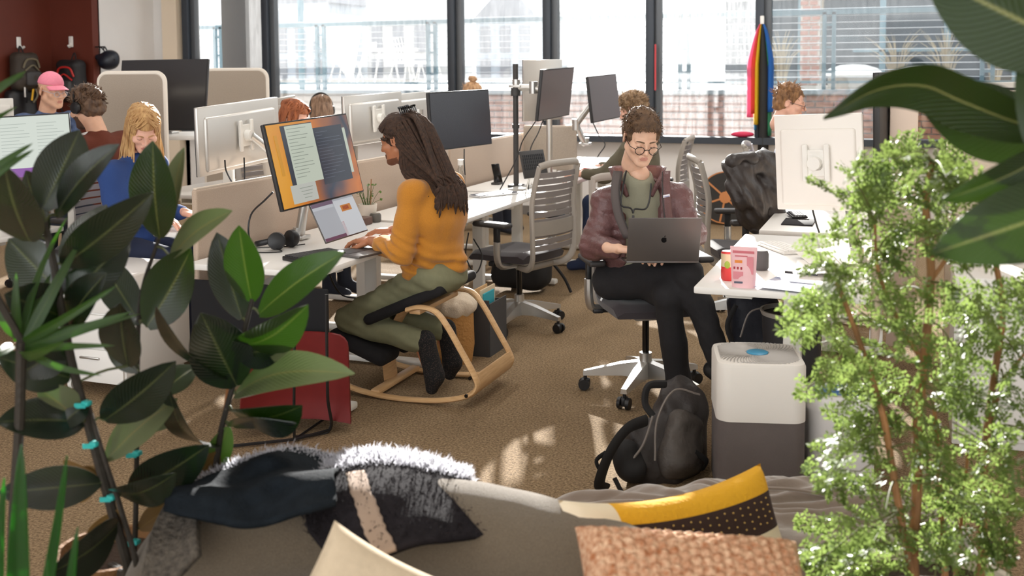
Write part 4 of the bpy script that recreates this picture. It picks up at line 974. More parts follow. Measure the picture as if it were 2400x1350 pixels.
s.ell((-2.14, 4.69, 0.60), (0.13, 0.175, 0.095)); 
for h_, k_, a_ in ((hipL, knL, anL), (hipR, knR, anR)): s.cap(h_, k_, 0.09, 0.07, k=0.04); s.cap(k_, a_ + np.array([0, 0, 0.0]), 0.068, 0.058, k=0.02)
def d2(P): return fold(P, 0.009, 11, 2, (1, 1, 1.6)) + 0.005 * np.sin((P[:, 0] * 0.6 + P[:, 2] * 1.3 + 0.03 * noise3(P, 7)) * 85) * (0.5 + 0.5 * noise3(P + 3, 5))
s.disp = d2
part('trousers', sd(s, 0.009, 1), M_olive, p1, world=True, smooth=180)
def sock_mat():
    m = bpy.data.materials.new('dotted_black_knit'); m.use_nodes = True; N = m.node_tree.nodes; L = m.node_tree.links; b = N['Principled BSDF']
    tc = N.new('ShaderNodeTexCoord'); v = N.new('ShaderNodeTexVoronoi'); v.inputs['Scale'].default_value = 170; L.new(tc.outputs['Object'], v.inputs['Vector'])
    rp = N.new('ShaderNodeValToRGB'); rp.color_ramp.elements[0].position = 0.25; rp.color_ramp.elements[0].color = lin((70, 58, 52)); rp.color_ramp.elements[1].position = 0.4; rp.color_ramp.elements[1].color = lin((22, 22, 24))
    L.new(v.outputs['Distance'], rp.inputs[0]); L.new(rp.outputs[0], b.inputs['Base Color']); b.inputs['Roughness'].default_value = 0.95
    return m
M_sock = sock_mat()
for a_, t_ in ((anL, toL), (anR, toR)):
    s = SDF(0.02); s.cap(a_ + np.array([-0.06, 0, 0.0]), a_ + np.array([0.035, 0, 0.01]), 0.047, 0.045); s.cap(a_ + np.array([0.04, 0, 0.0]), t_ + np.array([0.0, 0, 0.06]), 0.046, 0.048); s.cap(t_ + np.array([0, 0, 0.06]), t_ + np.array([-0.015, 0, 0.0]), 0.047, 0.032)
    part('knit_shoe', sd(s, 0.008, 1), M_sock, p1, world=True, smooth=180, label='black dotted knit slipper sock')
# dreadlocks
M_dread = mat('dark_brown_locks', (46, 33, 26), 0.8, rgb2=(78, 54, 40), vscale=70, bump=0.6, bscale=300)
hr = hair_cap(H1, 0.008, hairline=0.062, nape=-0.075, rough=0.004, fringe=-0.004, ridges=0.0035)
rs = np.random.default_rng(4)
crown = np.array([0, -0.085, 0.115])
def hl(p): p = np.asarray(p); return H1[:3, :3] @ p + H1[:3, 3]
for i in range(34):                                  # pulled back over the scalp to the clip
    a = -1.25 + 2.5 * (i + 0.5) / 34; p0 = np.array([math.sin(a) * 0.078, 0.028 + 0.052 * math.cos(a), 0.07 + 0.028 * math.cos(a) - 0.03 * abs(math.sin(a))])
    mid = np.array([p0[0] * 0.8, -0.03, 0.118 + 0.012 * math.cos(a * 1.2) - 0.03 * abs(math.sin(a))])
    pts = curve([hl(p0), hl((p0 + mid) / 2 + np.array([0, 0, 0.018])), hl(mid), hl(crown + rs.normal(size=3) * 0.008)], 10)
    hr.tube(pts, 0.0058 * rs.uniform(0.8, 1.15), 6)
for i in range(120):                                 # hanging down the back
    if i < 42: st = crown + rs.normal(size=3) * np.array([0.016, 0.012, 0.008]); out = np.array([rs.uniform(-0.06, 0.06), -0.155, 0.045])
    else:
        a = rs.uniform(-1.45, 1.45); st = np.array([math.sin(a) * 0.078, -0.022 - 0.09 * math.cos(a), rs.uniform(-0.03, 0.085)]); out = st * np.array([1.12, 1.18, 1]) + np.array([0, -0.006, -0.04])
    P0, P1 = hl(st), hl(out)
    yy = np.clip(4.60 + (P1[1] - 4.665) * 1.15 + rs.uniform(-0.03, 0.03), 4.50, 4.73); ln_ = rs.uniform(0.2, 0.36) if i >= 42 else rs.uniform(0.32, 0.45)
    zend = max(P1[2] - ln_, 0.90 + rs.uniform(0, 0.07))
    def bk_(v, z): return -2.135 + 0.127 * math.sqrt(max(0.12, 1 - ((v - 4.68) / 0.2) ** 2 - (max(0, z - 0.9) / 0.2) ** 2)) + 0.016
    Pe = np.array([bk_(yy, zend) + 0.006 * rs.random(), yy, zend]); vm = (P1[1] * 0.4 + yy * 0.6)
    Pm = np.array([max(P1[0] * 0.5 + bk_(vm, 1.06) * 0.5, bk_(vm, 1.06) + 0.004), vm, 1.075]) if P1[2] > 1.12 else (P1 + Pe) / 2 + np.array([0.016, 0, 0.01])
    pts = curve([P0, P1, Pm, (Pm * 0.45 + Pe * 0.55) + np.array([0.014, 0, 0]), Pe], 16)
    r_ = 0.0084 * rs.uniform(0.7, 1.2); rad = r_ * (1 + 0.2 * np.sin(np.arange(16) * 2.1 + i)) * np.linspace(1, 0.75, 16); rad[-1] *= 0.4
    hr.tube(pts, rad, 6)
for i in range(34):                                  # falling straight down behind the ear
    q_ = rs.random(); st = np.array([-0.080 + 0.02 * q_, -0.052 - 0.06 * q_, rs.uniform(-0.02, 0.06)]); P0 = hl(st); a_ = np.array([P0[0] + 0.02 + 0.05 * q_, P0[1] - 0.004, 1.10 + 0.02 * rs.random()])
    e_ = np.array([-2.125 + 0.075 * q_ + 0.008 * rs.random(), 4.505 + 0.05 * q_ + 0.02 * rs.random(), rs.uniform(0.92, 1.02)]); m_ = np.array([a_[0] * 0.4 + e_[0] * 0.6 + 0.02, a_[1] * 0.5 + e_[1] * 0.5 - 0.005, 1.05])
    rr_ = 0.0076 * rs.uniform(0.7, 1.2) * (1 + 0.18 * np.sin(np.arange(14) * 2.3 + i)); rr_[-1] *= 0.4
    hr.tube(curve([P0, (P0 + a_) / 2 + np.array([0.004, -0.006, 0]), a_, m_, e_], 14), rr_, 6)
for i in range(9):                                   # short locks curling above the ear
    a = i / 8; p = np.array([-0.078, 0.05 - 0.085 * a, 0.035 + rs.uniform(-0.012, 0.012)]); hr.tube(curve([hl(p), hl(p + np.array([-0.012, -0.008, -0.008])), hl(p + np.array([-0.006, -0.022, -0.018])), hl(p + np.array([-0.004, -0.018, -0.004]))], 8), 0.0046, 6)
part('hair', hr, M_dread, p1, world=True, smooth=180, label='long dark brown dreadlocks', recalc=False)
cl = MB()
for sx in (-1, 1):
    for k_ in range(5):
        cl.tube(curve([hl((sx * 0.006, -0.06 - 0.011 * k_, 0.142)), hl((sx * 0.034, -0.06 - 0.011 * k_, 0.15)), hl((sx * 0.042, -0.064 - 0.011 * k_, 0.115))], 7), [0.0035] * 6 + [0.0015], 5)
    cl.tube([hl((sx * 0.033, -0.052, 0.15)), hl((sx * 0.033, -0.112, 0.148))], 0.0048, 6)
cl.tube([hl((0, -0.055, 0.144)), hl((0, -0.112, 0.142))], 0.006, 8)
o = part('hair_clip', cl, M_blackg, p1, world=True, label='black claw hair clip')
# ------------------------------------------------------------------ person with the laptop
A_ = lambda x, y, d: at(x, y, d)
pc = A_(1480, 650, 5.1)
p2 = thing('person', 'person with glasses in a maroon puffer jacket typing on a laptop, legs crossed', 'person', (pc[0], pc[1], 0))
fc = -_f0
H2 = head_frame(A_(1503, 322, 4.90), fc + 0.16 * _r0, R(24), R(3))
SK2 = skin_mats((226, 184, 158), (196, 138, 122), (150, 110, 90))
nk = A_(1496, 425, 5.0); s_r, s_l = A_(1422, 474, 5.03), A_(1584, 464, 5.05)          # his right is on the viewer's left
e_r, e_l = A_(1392, 578, 4.98), A_(1622, 548, 4.95); w_r, w_l = A_(1448, 583, 4.78), A_(1600, 588, 4.78)
hp = A_(1478, 640, 5.15); ch = A_(1500, 520, 5.06)
h1_, h2_ = A_(1435, 660, 5.10), A_(1530, 665, 5.12); kU, kD = A_(1612, 645, 4.72), A_(1565, 690, 4.74); aU, aD = A_(1690, 855, 4.74), A_(1592, 905, 4.88)
ax = np.stack([_r0, _f0, _u0], 1)      # ellipsoid axes: right, away, up
b = SDF(0.03); b.ell(ch, (0.15, 0.1, 0.22), ax); b.cap(nk + np.array([0, 0, 0.03]), ch + np.array([0, 0, 0.15]), 0.055, 0.085); b.cap(s_r, s_l, 0.045); b.ell(hp, (0.15, 0.11, 0.1), ax)
for a_, e_, w_ in ((s_r, e_r, w_r), (s_l, e_l, w_l)): b.cap(a_, e_, 0.044, 0.036); b.cap(e_, w_, 0.038, 0.026)
for h_, k_, a2 in ((h1_, kU, aU), (h2_, kD, aD)): b.cap(h_, k_, 0.07, 0.05); b.cap(k_, a2, 0.045, 0.032)
mbd = sd(b, 0.014, 1); add_head(mbd, H2, 1.0, None, 1.0)
add_hand(mbd, w_r, _r0 * 0.9 - _f0 * 0.35 - np.array([0, 0, 0.05]), (0, 0, -1), -1, 'type2', curl=(0.3, 0.34, 0.38, 0.42))
add_hand(mbd, w_l, -_r0 * 0.75 - _f0 * 0.3, (0, 0, -1), 1, 'type2', curl=(0.3, 0.34, 0.38, 0.42))
part('body', mbd, SK2, p2, world=True, smooth=180, recalc=False)
M_brn = mat('brown_hair', (70, 50, 36), 0.6, rgb2=(112, 84, 58), vscale=45, bump=0.5, bscale=260)
face_bits(p2, H2, M_brn, True)
hr = hair_cap(H2, 0.012, hairline=0.076, nape=-0.06, rough=0.005, nscale=55, fringe=0.004, top=0.008)
tufts(hr, H2, 1000, 0.02, 0.0024, 0.0, 3, 0.15, 0.016, (0.35, 0.9, 0))
rs = np.random.default_rng(8)
for i in range(46):
    x = rs.uniform(-0.066, 0.066); p = np.array([x, 0.066 + 0.012 * (1 - (x / 0.07) ** 2), 0.092 - 0.25 * abs(x) * abs(x) * 10]); q = p + np.array([rs.normal() * 0.006, 0.012, -0.012]); w = q + np.array([rs.normal() * 0.008, -0.002 + 0.006 * rs.random(), -0.010 * rs.uniform(0.3, 1.2)])
    hr.tube([p, q, w], [0.0034, 0.003, 0.0006], 4, M=H2)
part('hair', hr, M_brn, p2, world=True, smooth=180, label='short brown hair', recalc=False)
glasses(H2, mat('tortoise_frame', (52, 40, 34), 0.3), 'thin round dark glasses', parent=p2)
M_tee = mat('sage_tee', (142, 140, 120), 0.9, var=0.04, vscale=200)
s = SDF(0.03); s.ell(ch, (0.155, 0.105, 0.2), ax); s.cap(nk + np.array([0, 0, 0.005]), ch + np.array([0, 0, 0.1]), 0.075, 0.1); s.ell(ch - np.array([0, 0, 0.16]) , (0.155, 0.125, 0.16), ax); s.cap(s_r * 0.8 + s_l * 0.2, s_l * 0.8 + s_r * 0.2, 0.06)
s.cap(nk + np.array([0, 0, 0.12]) - _f0 * 0.02, nk + np.array([0, 0, 0.066]) - _f0 * 0.03, 0.06, op='s', k=0.008)
s.disp = lambda P: fold(P, 0.007, 10, 4, (1.3, 1.3, 0.7))
part('t_shirt', sd(s, 0.01, 1), M_tee, p2, world=True, smooth=180)
M_puff = mat('maroon_nylon', (104, 72, 72), 0.42, var=0.12, vscale=25, bump=0.35, bscale=90, spec=0.55)
s = SDF(0.03)
s.ell(ch + np.array([0, 0, 0.02]), (0.19, 0.135, 0.2), ax); s.ell(ch - np.array([0, 0, 0.13]) + _f0 * 0.01, (0.185, 0.145, 0.15), ax); s.cap(s_r, s_l, 0.066); s.cap(nk + _f0 * 0.02 - _u0 * 0.015, s_r, 0.055, 0.06); s.cap(nk + _f0 * 0.02 - _u0 * 0.015, s_l, 0.055, 0.06)
s.cap(nk - np.array([0, 0, 0.03]) + _f0 * 0.02, ch + np.array([0, 0, 0.12]), 0.09, 0.12)
for a_, e_, w_ in ((s_r, e_r, w_r), (s_l, e_l, w_l)): s.cap(a_, e_, 0.070, 0.064, k=0.03); s.cap(e_, w_ * 0.85 + e_ * 0.15, 0.066, 0.044, k=0.025)
# front opening
opc = A_(1512, 470, 4.92)
Ro = np.stack([_r0 * math.cos(R(7)) - _u0 * math.sin(R(7)) * 0 , _f0, _u0], 1)
s.box(A_(1503, 440, 4.90), (0.195, 0.2, 0.24), 0.03, ax, op='s', k=0.012)
s.box(A_(1512, 560, 4.88), (0.16, 0.2, 0.34), 0.03, ax, op='s', k=0.012)
s.cap(nk + np.array([0, 0, 0.1]), nk - np.array([0, 0, 0.02]), 0.082, op='s', k=0.012)
def d3(P):
    q = noise3(P, 6) * 0.006
    arm = ((P - s_r) @ _r0 < -0.035) | ((P - s_l) @ _r0 > 0.03)
    ph = np.where(arm, (P[:, 2] + 0.25 * ((P - ch) @ _r0)), P[:, 2])
    d = -0.0055 * np.abs(np.sin((ph + q) * math.pi / 0.042)) + fold(P, 0.007, 12, 8) + fold(P, 0.004, 34, 1)
    return d + 0.003
s.disp = d3
part('jacket', sd(s, 0.0085, 1), M_puff, p2, world=True, smooth=180, label='quilted maroon puffer jacket, open')
# stand-up collar
G = np.zeros((7, 26, 3)); c0 = nk + _f0 * 0.012 - np.array([0, 0, 0.03])
for i in range(7):
    for j in range(26):
        a = R(-52) + R(284) * j / 25; t_ = i / 6; fl = 0.085 + 0.028 * t_ + 0.012 * math.sin(3 * a)
        front = max(0, -math.sin(a)) ; 
        G[i, j] = c0 + _r0 * math.cos(a) * fl * 1.12 + _f0 * math.sin(a) * fl + _u0 * (0.01 + t_ * (0.085 - 0.035 * front) - 0.06 * front)
part('collar', MB().grid(G, thick=0.016), M_puff, p2, world=True, smooth=180)
# lapel linings along the opening
M_lin = mat('grey_lining', (92, 84, 82), 0.8)
for sx, pts in ((-1, [(1458, 402, 4.93), (1452, 450, 4.89), (1460, 505, 4.88), (1482, 560, 4.87)]), (1, [(1552, 402, 4.94), (1552, 440, 4.90), (1556, 500, 4.88), (1566, 560, 4.87)])):
    cpts = curve([A_(*p) for p in pts], 14); G = np.zeros((14, 4, 3))
    for i in range(14):
        for j in range(4): G[i, j] = cpts[i] + _r0 * sx * (j * 0.013) + _f0 * (0.004 + 0.004 * j)
    part('lapel', MB().grid(G, thick=0.008), M_lin if sx < 0 else M_puff, p2, world=True, smooth=180)
    part('zipper', MB().tube(cpts - _f0 * 0.006, 0.0028, 6), M_dgrey, p2, world=True)
tag = A_(1562, 459, 4.88)
pt_ = part('chest_label', MB().box((0, 0, 0), (0.034, 0.003, 0.012)).box((0, -0.001, -0.003), (0.026, 0.003, 0.003), mi=1), [mat('label_white', (232, 230, 238), 0.6), mat('label_blue', (96, 100, 160), 0.6)], p2)
pt_.matrix_parent_inverse = wm(p2).inverted(); pt_.matrix_basis = Matrix.Translation(Vector(tag)) @ Matrix.Rotation(YAW + 0.35, 4, 'Z') @ Matrix.Rotation(R(-8), 4, 'Y')
ly = curve([A_(1468, 400, 4.92), A_(1460, 440, 4.885), A_(1456, 480, 4.872), A_(1478, 488, 4.865), A_(1484, 500, 4.862)], 20)
ly2 = curve([A_(1484, 500, 4.862), A_(1488, 490, 4.862), A_(1512, 490, 4.866), A_(1522, 470, 4.875), A_(1526, 430, 4.9)], 20)
o = part('lanyard', MB().tube(ly, 0.0042, 6).tube(ly2, 0.0042, 6), M_black, p2, world=True, label='black lanyard cord')
kc = A_(1484, 512, 4.862); part('lanyard_clip', MB().rbox(tuple(kc), (0.012, 0.008, 0.03), 0.003).rbox(tuple(kc - np.array([0, 0, 0.03])), (0.035, 0.012, 0.04), 0.004), M_dgrey, p2, world=True)
M_blk = mat('black_denim', (30, 29, 32), 0.9, var=0.1, vscale=60, bump=0.15, bscale=300)
s = SDF(0.03); s.ell(hp, (0.165, 0.125, 0.105), ax)
s.cap(h2_, kD, 0.092, 0.07, k=0.04); s.cap(kD, aD, 0.066, 0.06, k=0.02)
s.cap(h1_, kU, 0.095, 0.072, k=0.03); s.cap(kU, aU, 0.07, 0.054, k=0.02)
s.disp = lambda P: fold(P, 0.009, 9, 5) + 0.004 * np.sin((P[:, 0] + P[:, 2] * 1.4 + 0.04 * noise3(P, 6)) * 75) * (0.5 + 0.5 * noise3(P + 1, 4))
part('trousers', sd(s, 0.0095, 1), M_blk, p2, world=True, smooth=180)
for a_, lbl, dr in ((aD, 'shoe', -_f0 * 0.9 + _r0 * 0.3), (aU, 'shoe', -_f0 * 0.5 + _r0 * 0.75 - _u0 * 0.4)):
    foot = _n(dr); base = a_ + np.array([0, 0, -0.04])
    if a_ is aD: base = np.array([a_[0], a_[1], 0.055])
    s = SDF(0.02); s.cap(a_, base, 0.045, 0.045); s.cap(base - foot * 0.05 - _u0 * 0.01, base + foot * 0.15 - _u0 * 0.012, 0.04, 0.036)
    part('shoe', sd(s, 0.009, 1), mat('black_shoe', (28, 27, 28), 0.6), p2, world=True, smooth=180)
# ------------------------------------------------------------------ the laptop on the lap
hl_, hr_ = A_(1463, 612, 4.62), A_(1632, 612, 4.62); tl_ = A_(1480, 522, 4.555)
x_ = _n(hr_ - hl_); w_ = np.linalg.norm(hr_ - hl_); up_ = tl_ - hl_; up_ = up_ - x_ * x_.dot(up_); hh = 0.215; up_ = _n(up_); n_ = np.cross(x_, up_)
c_ = (hl_ + hr_) / 2 + up_ * hh / 2 + x_ * 0.01
M_space = mat('space_grey_metal', (104, 100, 98), 0.42, 0.55)
lp = thing('laptop', 'dark grey laptop with bitten-apple emblem on the lap of the person in maroon', 'laptop', tuple((hl_ + hr_) / 2))
Mx = frame(c_, x_, up_, n_)
part('lid', MB().rbox((0, 0, 0), (w_, hh, 0.006), 0.0028, 2, M=Mx), M_space, lp, world=True)
part('screen', MB().box((0, 0, -0.0036), (w_ - 0.012, hh - 0.014, 0.001), M=Mx), emis('laptop_screen_glow', (190, 192, 196), 0.8), lp, world=True)
def apple(r):
    P = []
    for k in range(60):
        a = 2 * math.pi * k / 60; x, y = math.cos(a), math.sin(a)
        rr = 1.0 - 0.10 * math.exp(-((a - math.pi / 2) / 0.32) ** 2) - 0.07 * math.exp(-((a - 1.5 * math.pi) / 0.25) ** 2)
        px_, py_ = x * rr * (0.93 if y > 0 else 0.93 - 0.16 * abs(y)), y * rr * 1.02
        d = math.hypot(px_ - 1.12, py_ - 0.12)
        if d < 0.42 and px_ > 0: v = np.array([px_ - 1.12, py_ - 0.12]) / (d + 1e-9); px_, py_ = 1.12 - abs(v[0]) * 0.42, 0.12 + v[1] * 0.42
        P.append((px_ * r, py_ * r))
    return P
lm = MB().prism(apple(0.0135), 0.003, 0.0036, M=Mx)
lf = [(0.0 + 0.0, 0.0165)] ; lm.prism([(0.0005, 0.0150), (0.0035, 0.0165), (0.0052, 0.0195), (0.0052, 0.0225), (0.002, 0.0212), (0.0003, 0.0180)], 0.003, 0.0036, M=Mx)
part('emblem', lm, M_blackg, lp, world=True, smooth=0, label='black bitten apple emblem', kind='stuff')
by = _f0 * 0.98 - _u0 * 0.10; bz = np.cross(x_, _n(by)); Mb = frame((hl_ + hr_) / 2 + x_ * 0.01 + _n(by) * 0.11 - np.array([0, 0, 0.004]), x_, _n(by - x_ * x_.dot(by)), bz)
part('keyboard_base', MB().rbox((0, 0, 0), (w_, 0.22, 0.01), 0.003, 2, M=Mb), M_space, lp, world=True)
# ------------------------------------------------------------------ background people
def bust(name_label, hc, fwd, pitch, skin, hairm, top, hair='short', jaw=1.0, beard=None, sh_dz=-0.235, sh_w=0.2, lean=(0, 0), roll=0, hands=None, seed=1, legs=None, downcast=False, scale=1.0, length=0.3, lean_back=0.03, brow=None, bf=None, chair=None):
    hc = np.array(hc, float); f = _n((fwd[0], fwd[1], 0)); r = np.cross(f, _u0)
    t = thing('person', name_label, 'person', (hc[0] - f[0] * 0.08, hc[1] - f[1] * 0.08, 0), 0, 'people at the desks')
    Mh = head_frame(hc, fwd, pitch, roll); mb = MB()
    if bf is not None: f = _n((bf[0], bf[1], 0)); r = np.cross(f, _u0)
    sc_ = hc + np.array([0, 0, sh_dz]) - f * (0.05 + lean_back) ; sl, sr = sc_ - r * sh_w, sc_ + r * sh_w
    hip = sc_ - np.array([0, 0, 0.44]) - f * 0.03; axs = np.stack([r, f, _u0], 1)
    el_, er_ = sl + np.array([0, 0, -0.27]) + f * 0.04, sr + np.array([0, 0, -0.27]) + f * 0.04
    wl_, wr_ = (hands if hands is not None else (el_ + f * 0.22 + r * 0.06 + _u0 * 0.02, er_ + f * 0.22 - r * 0.06 + _u0 * 0.02)); wl_, wr_ = np.array(wl_), np.array(wr_)
    if hands is not None: el_ = (sl + wl_) / 2 + np.array([0, 0, -0.13]) - r * 0.05; er_ = (sr + wr_) / 2 + np.array([0, 0, -0.13]) + r * 0.05
    b = SDF(0.03); b.ell(sc_ - np.array([0, 0, 0.17]), (0.14, 0.09, 0.2), axs); b.cap(sc_ + _u0 * 0.08, sc_ - _u0 * 0.05, 0.05, 0.07); b.cap(sl, el_, 0.045, 0.04); b.cap(sr, er_, 0.045, 0.04); b.cap(el_, wl_, 0.04, 0.027); b.cap(er_, wr_, 0.04, 0.027); b.cap(sl, sr, 0.045)
    sd(b, 0.018, 1, mb=mb); add_head(mb, Mh, jaw, beard, scale)
    add_hand(mb, wl_, f + r * 0.2 - _u0 * 0.1, (0, 0, -1), 1 if False else -1, 'type2', curl=(0.3, 0.34, 0.38, 0.42)); add_hand(mb, wr_, f - r * 0.2 - _u0 * 0.1, (0, 0, -1), 1, 'type2', curl=(0.3, 0.34, 0.38, 0.42))
    part('body', mb, skin, t, world=True, smooth=180, recalc=False)
    face_bits(t, Mh, brow or hairm, downcast)
    s = SDF(0.035); s.ell(sc_ - np.array([0, 0, 0.14]), (0.185, 0.125, 0.2), axs); s.cap(sc_ - np.array([0, 0, 0.2]), hip, 0.13, 0.135); s.cap(sl, sr, 0.066); s.cap(sc_ + _u0 * 0.045, sc_ - _u0 * 0.06, 0.07, 0.1)
    for a, e, w in ((sl, el_, wl_), (sr, er_, wr_)): s.cap(a, e, 0.064, 0.056); s.cap(e, w * 0.8 + e * 0.2, 0.056, 0.044)
    s.disp = lambda P: fold(P, 0.009, 10, seed) + fold(P, 0.005, 24, seed)
    part('top', sd(s, 0.013, 1), top, t, world=True, smooth=180)
    s = SDF(0.03); s.ell(hip, (0.16, 0.13, 0.1), axs)
    for sx in (-1, 1):
        h = hip + r * 0.09 * sx; kn = h + f * 0.42 + _u0 * (0.52 - h[2]) * 0.6; an = np.array([kn[0] + f[0] * 0.03, kn[1] + f[1] * 0.03, 0.075]); s.cap(h, kn, 0.085, 0.065); s.cap(kn, an, 0.062, 0.05); s.cap(an, an + f * 0.14 - _u0 * 0.03, 0.045, 0.04)
    part('trousers', sd(s, 0.015, 1), legs or mat('dark_navy_trousers', (36, 40, 52), 0.9), t, world=True, smooth=180)
    if chair: dup(chair0, (hip[0] + f[0] * 0.02, hip[1] + f[1] * 0.02, 0), math.atan2(-f[0], f[1]), chair)
    rs = np.random.default_rng(seed)
    if hair == 'short':
        hm = hair_cap(Mh, 0.014, hairline=0.06, nape=-0.075, rough=0.008, nscale=45, top=0.006); tufts(hm, Mh, 500, 0.032, 0.0026, -0.2, seed, 0.5, 0.016, (0.2, 0.4, 0.3))
    elif hair == 'curly':
        hm = hair_cap(Mh, 0.020, hairline=0.06, nape=-0.08, rough=0.012, nscale=34, top=0.012); tufts(hm, Mh, 1300, 0.022, 0.0045, -0.25, seed, 0.25, 0.024, (0.5, -0.3, 0.2))
    elif hair == 'long':
        hm = hair_cap(Mh, 0.013, hairline=0.055, nape=-0.10, rough=0.003, nscale=30, ears=False, side=-0.05)
        for i in range(230):
            a = rs.uniform(-2.55, 2.55); fr = abs(a) > 2.0          # 0 = back of head
            yy_ = -0.02 + rs.uniform(-0.07, 0.085); p0 = np.array([rs.normal() * 0.006, yy_, 0.036 + 0.096 * math.sqrt(max(0.05, 1 - ((yy_ + 0.02) / 0.108) ** 2)) + rs.normal() * 0.002]); ring = np.array([math.sin(a) * 0.090, -0.02 - math.cos(a) * 0.102, 0.045])
            l2 = np.array([ring[0] * 1.07, ring[1] * 1.02 - (0.0 if not fr else 0.012), -0.05]); l3 = np.array([ring[0] * rs.uniform(0.95, 1.25), ring[1] * 1.05 + rs.normal() * 0.012, -0.10 - length * rs.uniform(0.5, 0.8)]); l4 = l3 + np.array([rs.normal() * 0.012, rs.normal() * 0.015, -length * 0.35])
            W = [Mh[:3, :3] @ q_ + Mh[:3, 3] for q_ in (p0, p0 * 0.45 + ring * 0.55 + _n(p0 * 0.45 + ring * 0.55 - np.array([0, -0.02, 0.036])) * 0.028, ring, l2)]
            dz = np.array([0, 0, -1.0]); e1 = W[3] + dz * length * rs.uniform(0.4, 0.6) + rs.normal(size=3) * 0.012 - f * 0.01; e2 = e1 + dz * length * 0.45 + rs.normal(size=3) * 0.014
            hm.tube(curve(W + [e1, e2], 12), np.array([0.003] + [0.0052] * 9 + [0.004, 0.0008]) * rs.uniform(0.6, 1.1), 5, caps=False)
    elif hair == 'bun':
        hm = hair_cap(Mh, 0.010, hairline=0.06, nape=-0.08, rough=0.004, nscale=40); sb = SDF(0.01); sb.ell((0, -0.05, 0.15), (0.042, 0.045, 0.034)); sb.disp = lambda P: 0.008 * noise3(P, 60); sd(sb, 0.006, 1, Mh, hm); tufts(hm, Mh, 200, 0.03, 0.0022, 0.1, seed, 0.4, 0.012, (0, -1, 0.5))
    else: hm = None
    if hm is not None: part('hair', hm, hairm, t, world=True, smooth=180, recalc=False)
    return t, Mh
def hm_(n, a, b): return mat(n, a, 0.6, rgb2=b, vscale=50, bump=0.4, bscale=250, stretch=(1, 1, 0.25))
SKp = skin_mats((228, 178, 156), (200, 132, 120), (120, 84, 60)); SKb = skin_mats((214, 168, 140), (186, 124, 108), (84, 58, 42))
def headphones(parent, Mh, label, m=None):
    o = MB().tube([Mh[:3, :3] @ np.array((0.098 * math.sin(a), -0.018, 0.02 + 0.125 * math.cos(a))) + Mh[:3, 3] for a in np.linspace(-1.45, 1.45, 17)], 0.008, 6, flat=(0.8, 1.6))
    t = part('headset_band', o, m or M_black, parent, world=True, label=label)
    for x in (-1, 1):
        e = part('ear_cup', MB().lathe([(0.012, -0.018), (0.034, -0.015), (0.041, 0.0), (0.036, 0.014), (0.012, 0.02)], n=18, M=Mh @ np.array(TR((x * 0.098, -0.018, -0.005), ry=R(90 * x)))), m or M_black, t)
    return t
# blond person in blue
bust('blond long-haired person in a blue top looking down, behind the rubber plant', P(336, 302, 6.0), (0.75, -0.66), R(38), SKp, hm_('blond_hair', (158, 112, 66), (218, 178, 122)), mat('royal_blue_knit', (42, 70, 128), 0.9, bump=0.2, bscale=200), 'long', 0.93, downcast=True, seed=3, length=0.34, scale=1.02, sh_w=0.18, bf=(1, -0.05), chair='office chair under the blond person in blue', legs=mat('navy_denim', (34, 42, 66), 0.9))
# person with headphones, seen from behind
t, Mh = bust('bearded person with black headphones in a rust sweater, seen from behind', P(202, 252, 6.9), (-0.93, 0.12), R(16), SKb, hm_('walnut_hair', (66, 46, 34), (110, 82, 58)), mat('rust_knit', (98, 46, 30), 0.95, bump=0.25, bscale=200), 'curly', 1.0, 'full', seed=5, sh_w=0.2, lean_back=0.05, scale=1.1, chair='office chair under the bearded person in the rust sweater')
headphones(t, Mh, 'black over-ear headphones')
part('shirt_collar', MB().tube([Mh[:3, 3] + np.array([0.035 + 0.07 * math.cos(a), 0.075 * math.sin(a), -0.172 + 0.02 * math.cos(a)]) for a in np.linspace(-1.9, 1.9, 16)], 0.011, 6), M_wall, t, world=True)
# person in the pink cap
t, Mh = bust('person with glasses in a pink cap and blue checked shirt by the hanging bags', P(122, 212, 8.0), (1.0, -0.2), R(8), SKb, hm_('light_brown_hair', (98, 72, 50), (136, 104, 74)), mat('navy_check_shirt', (40, 52, 82), 0.9, rgb2=(86, 104, 140), vscale=26), 'none', 0.98, None, seed=7, brow=M_brn, scale=1.1, chair='office chair under the person in the pink cap')
hm = hair_cap(Mh, 0.006, hairline=0.03, nape=-0.05, rough=0.003, nscale=60); part('hair', hm, hm_('light_brown_hair', 0, 0), t, world=True, smooth=180)
cs = SDF(0.01); cs.ell((0, -0.020, 0.045), (0.086, 0.107, 0.098)); cs.box((0, -0.02, -0.045), (0.3, 0.34, 0.18), 0.01, op='s', k=0.006)
cp = sd(cs, 0.006, 2, Mh)
M_pink = mat('pink_cotton', (226, 132, 152), 0.85, var=0.05, vscale=60)
cpo = part('cap', cp, M_pink, t, world=True, smooth=180, label='pink baseball cap')
G = np.zeros((8, 13, 3))
for i in range(8):
    for j in range(13):
        a = R(-62) + R(124) * j / 12; rr = i / 7; G[i, j] = Mh[:3, :3] @ np.array((0.083 * math.sin(a) * (1 + 0.05 * rr), -0.02 + 0.104 * math.cos(a) + rr * 0.075 * math.cos(a * 0.9), 0.05 - 0.022 * rr - 0.02 * abs(math.sin(a)) ** 2)) + Mh[:3, 3]
part('cap_visor', MB().grid(G, thick=0.005), M_pink, cpo, smooth=180)
glasses(Mh, mat('clear_frame', (190, 188, 196), 0.2), 'clear-framed glasses', parent=t)
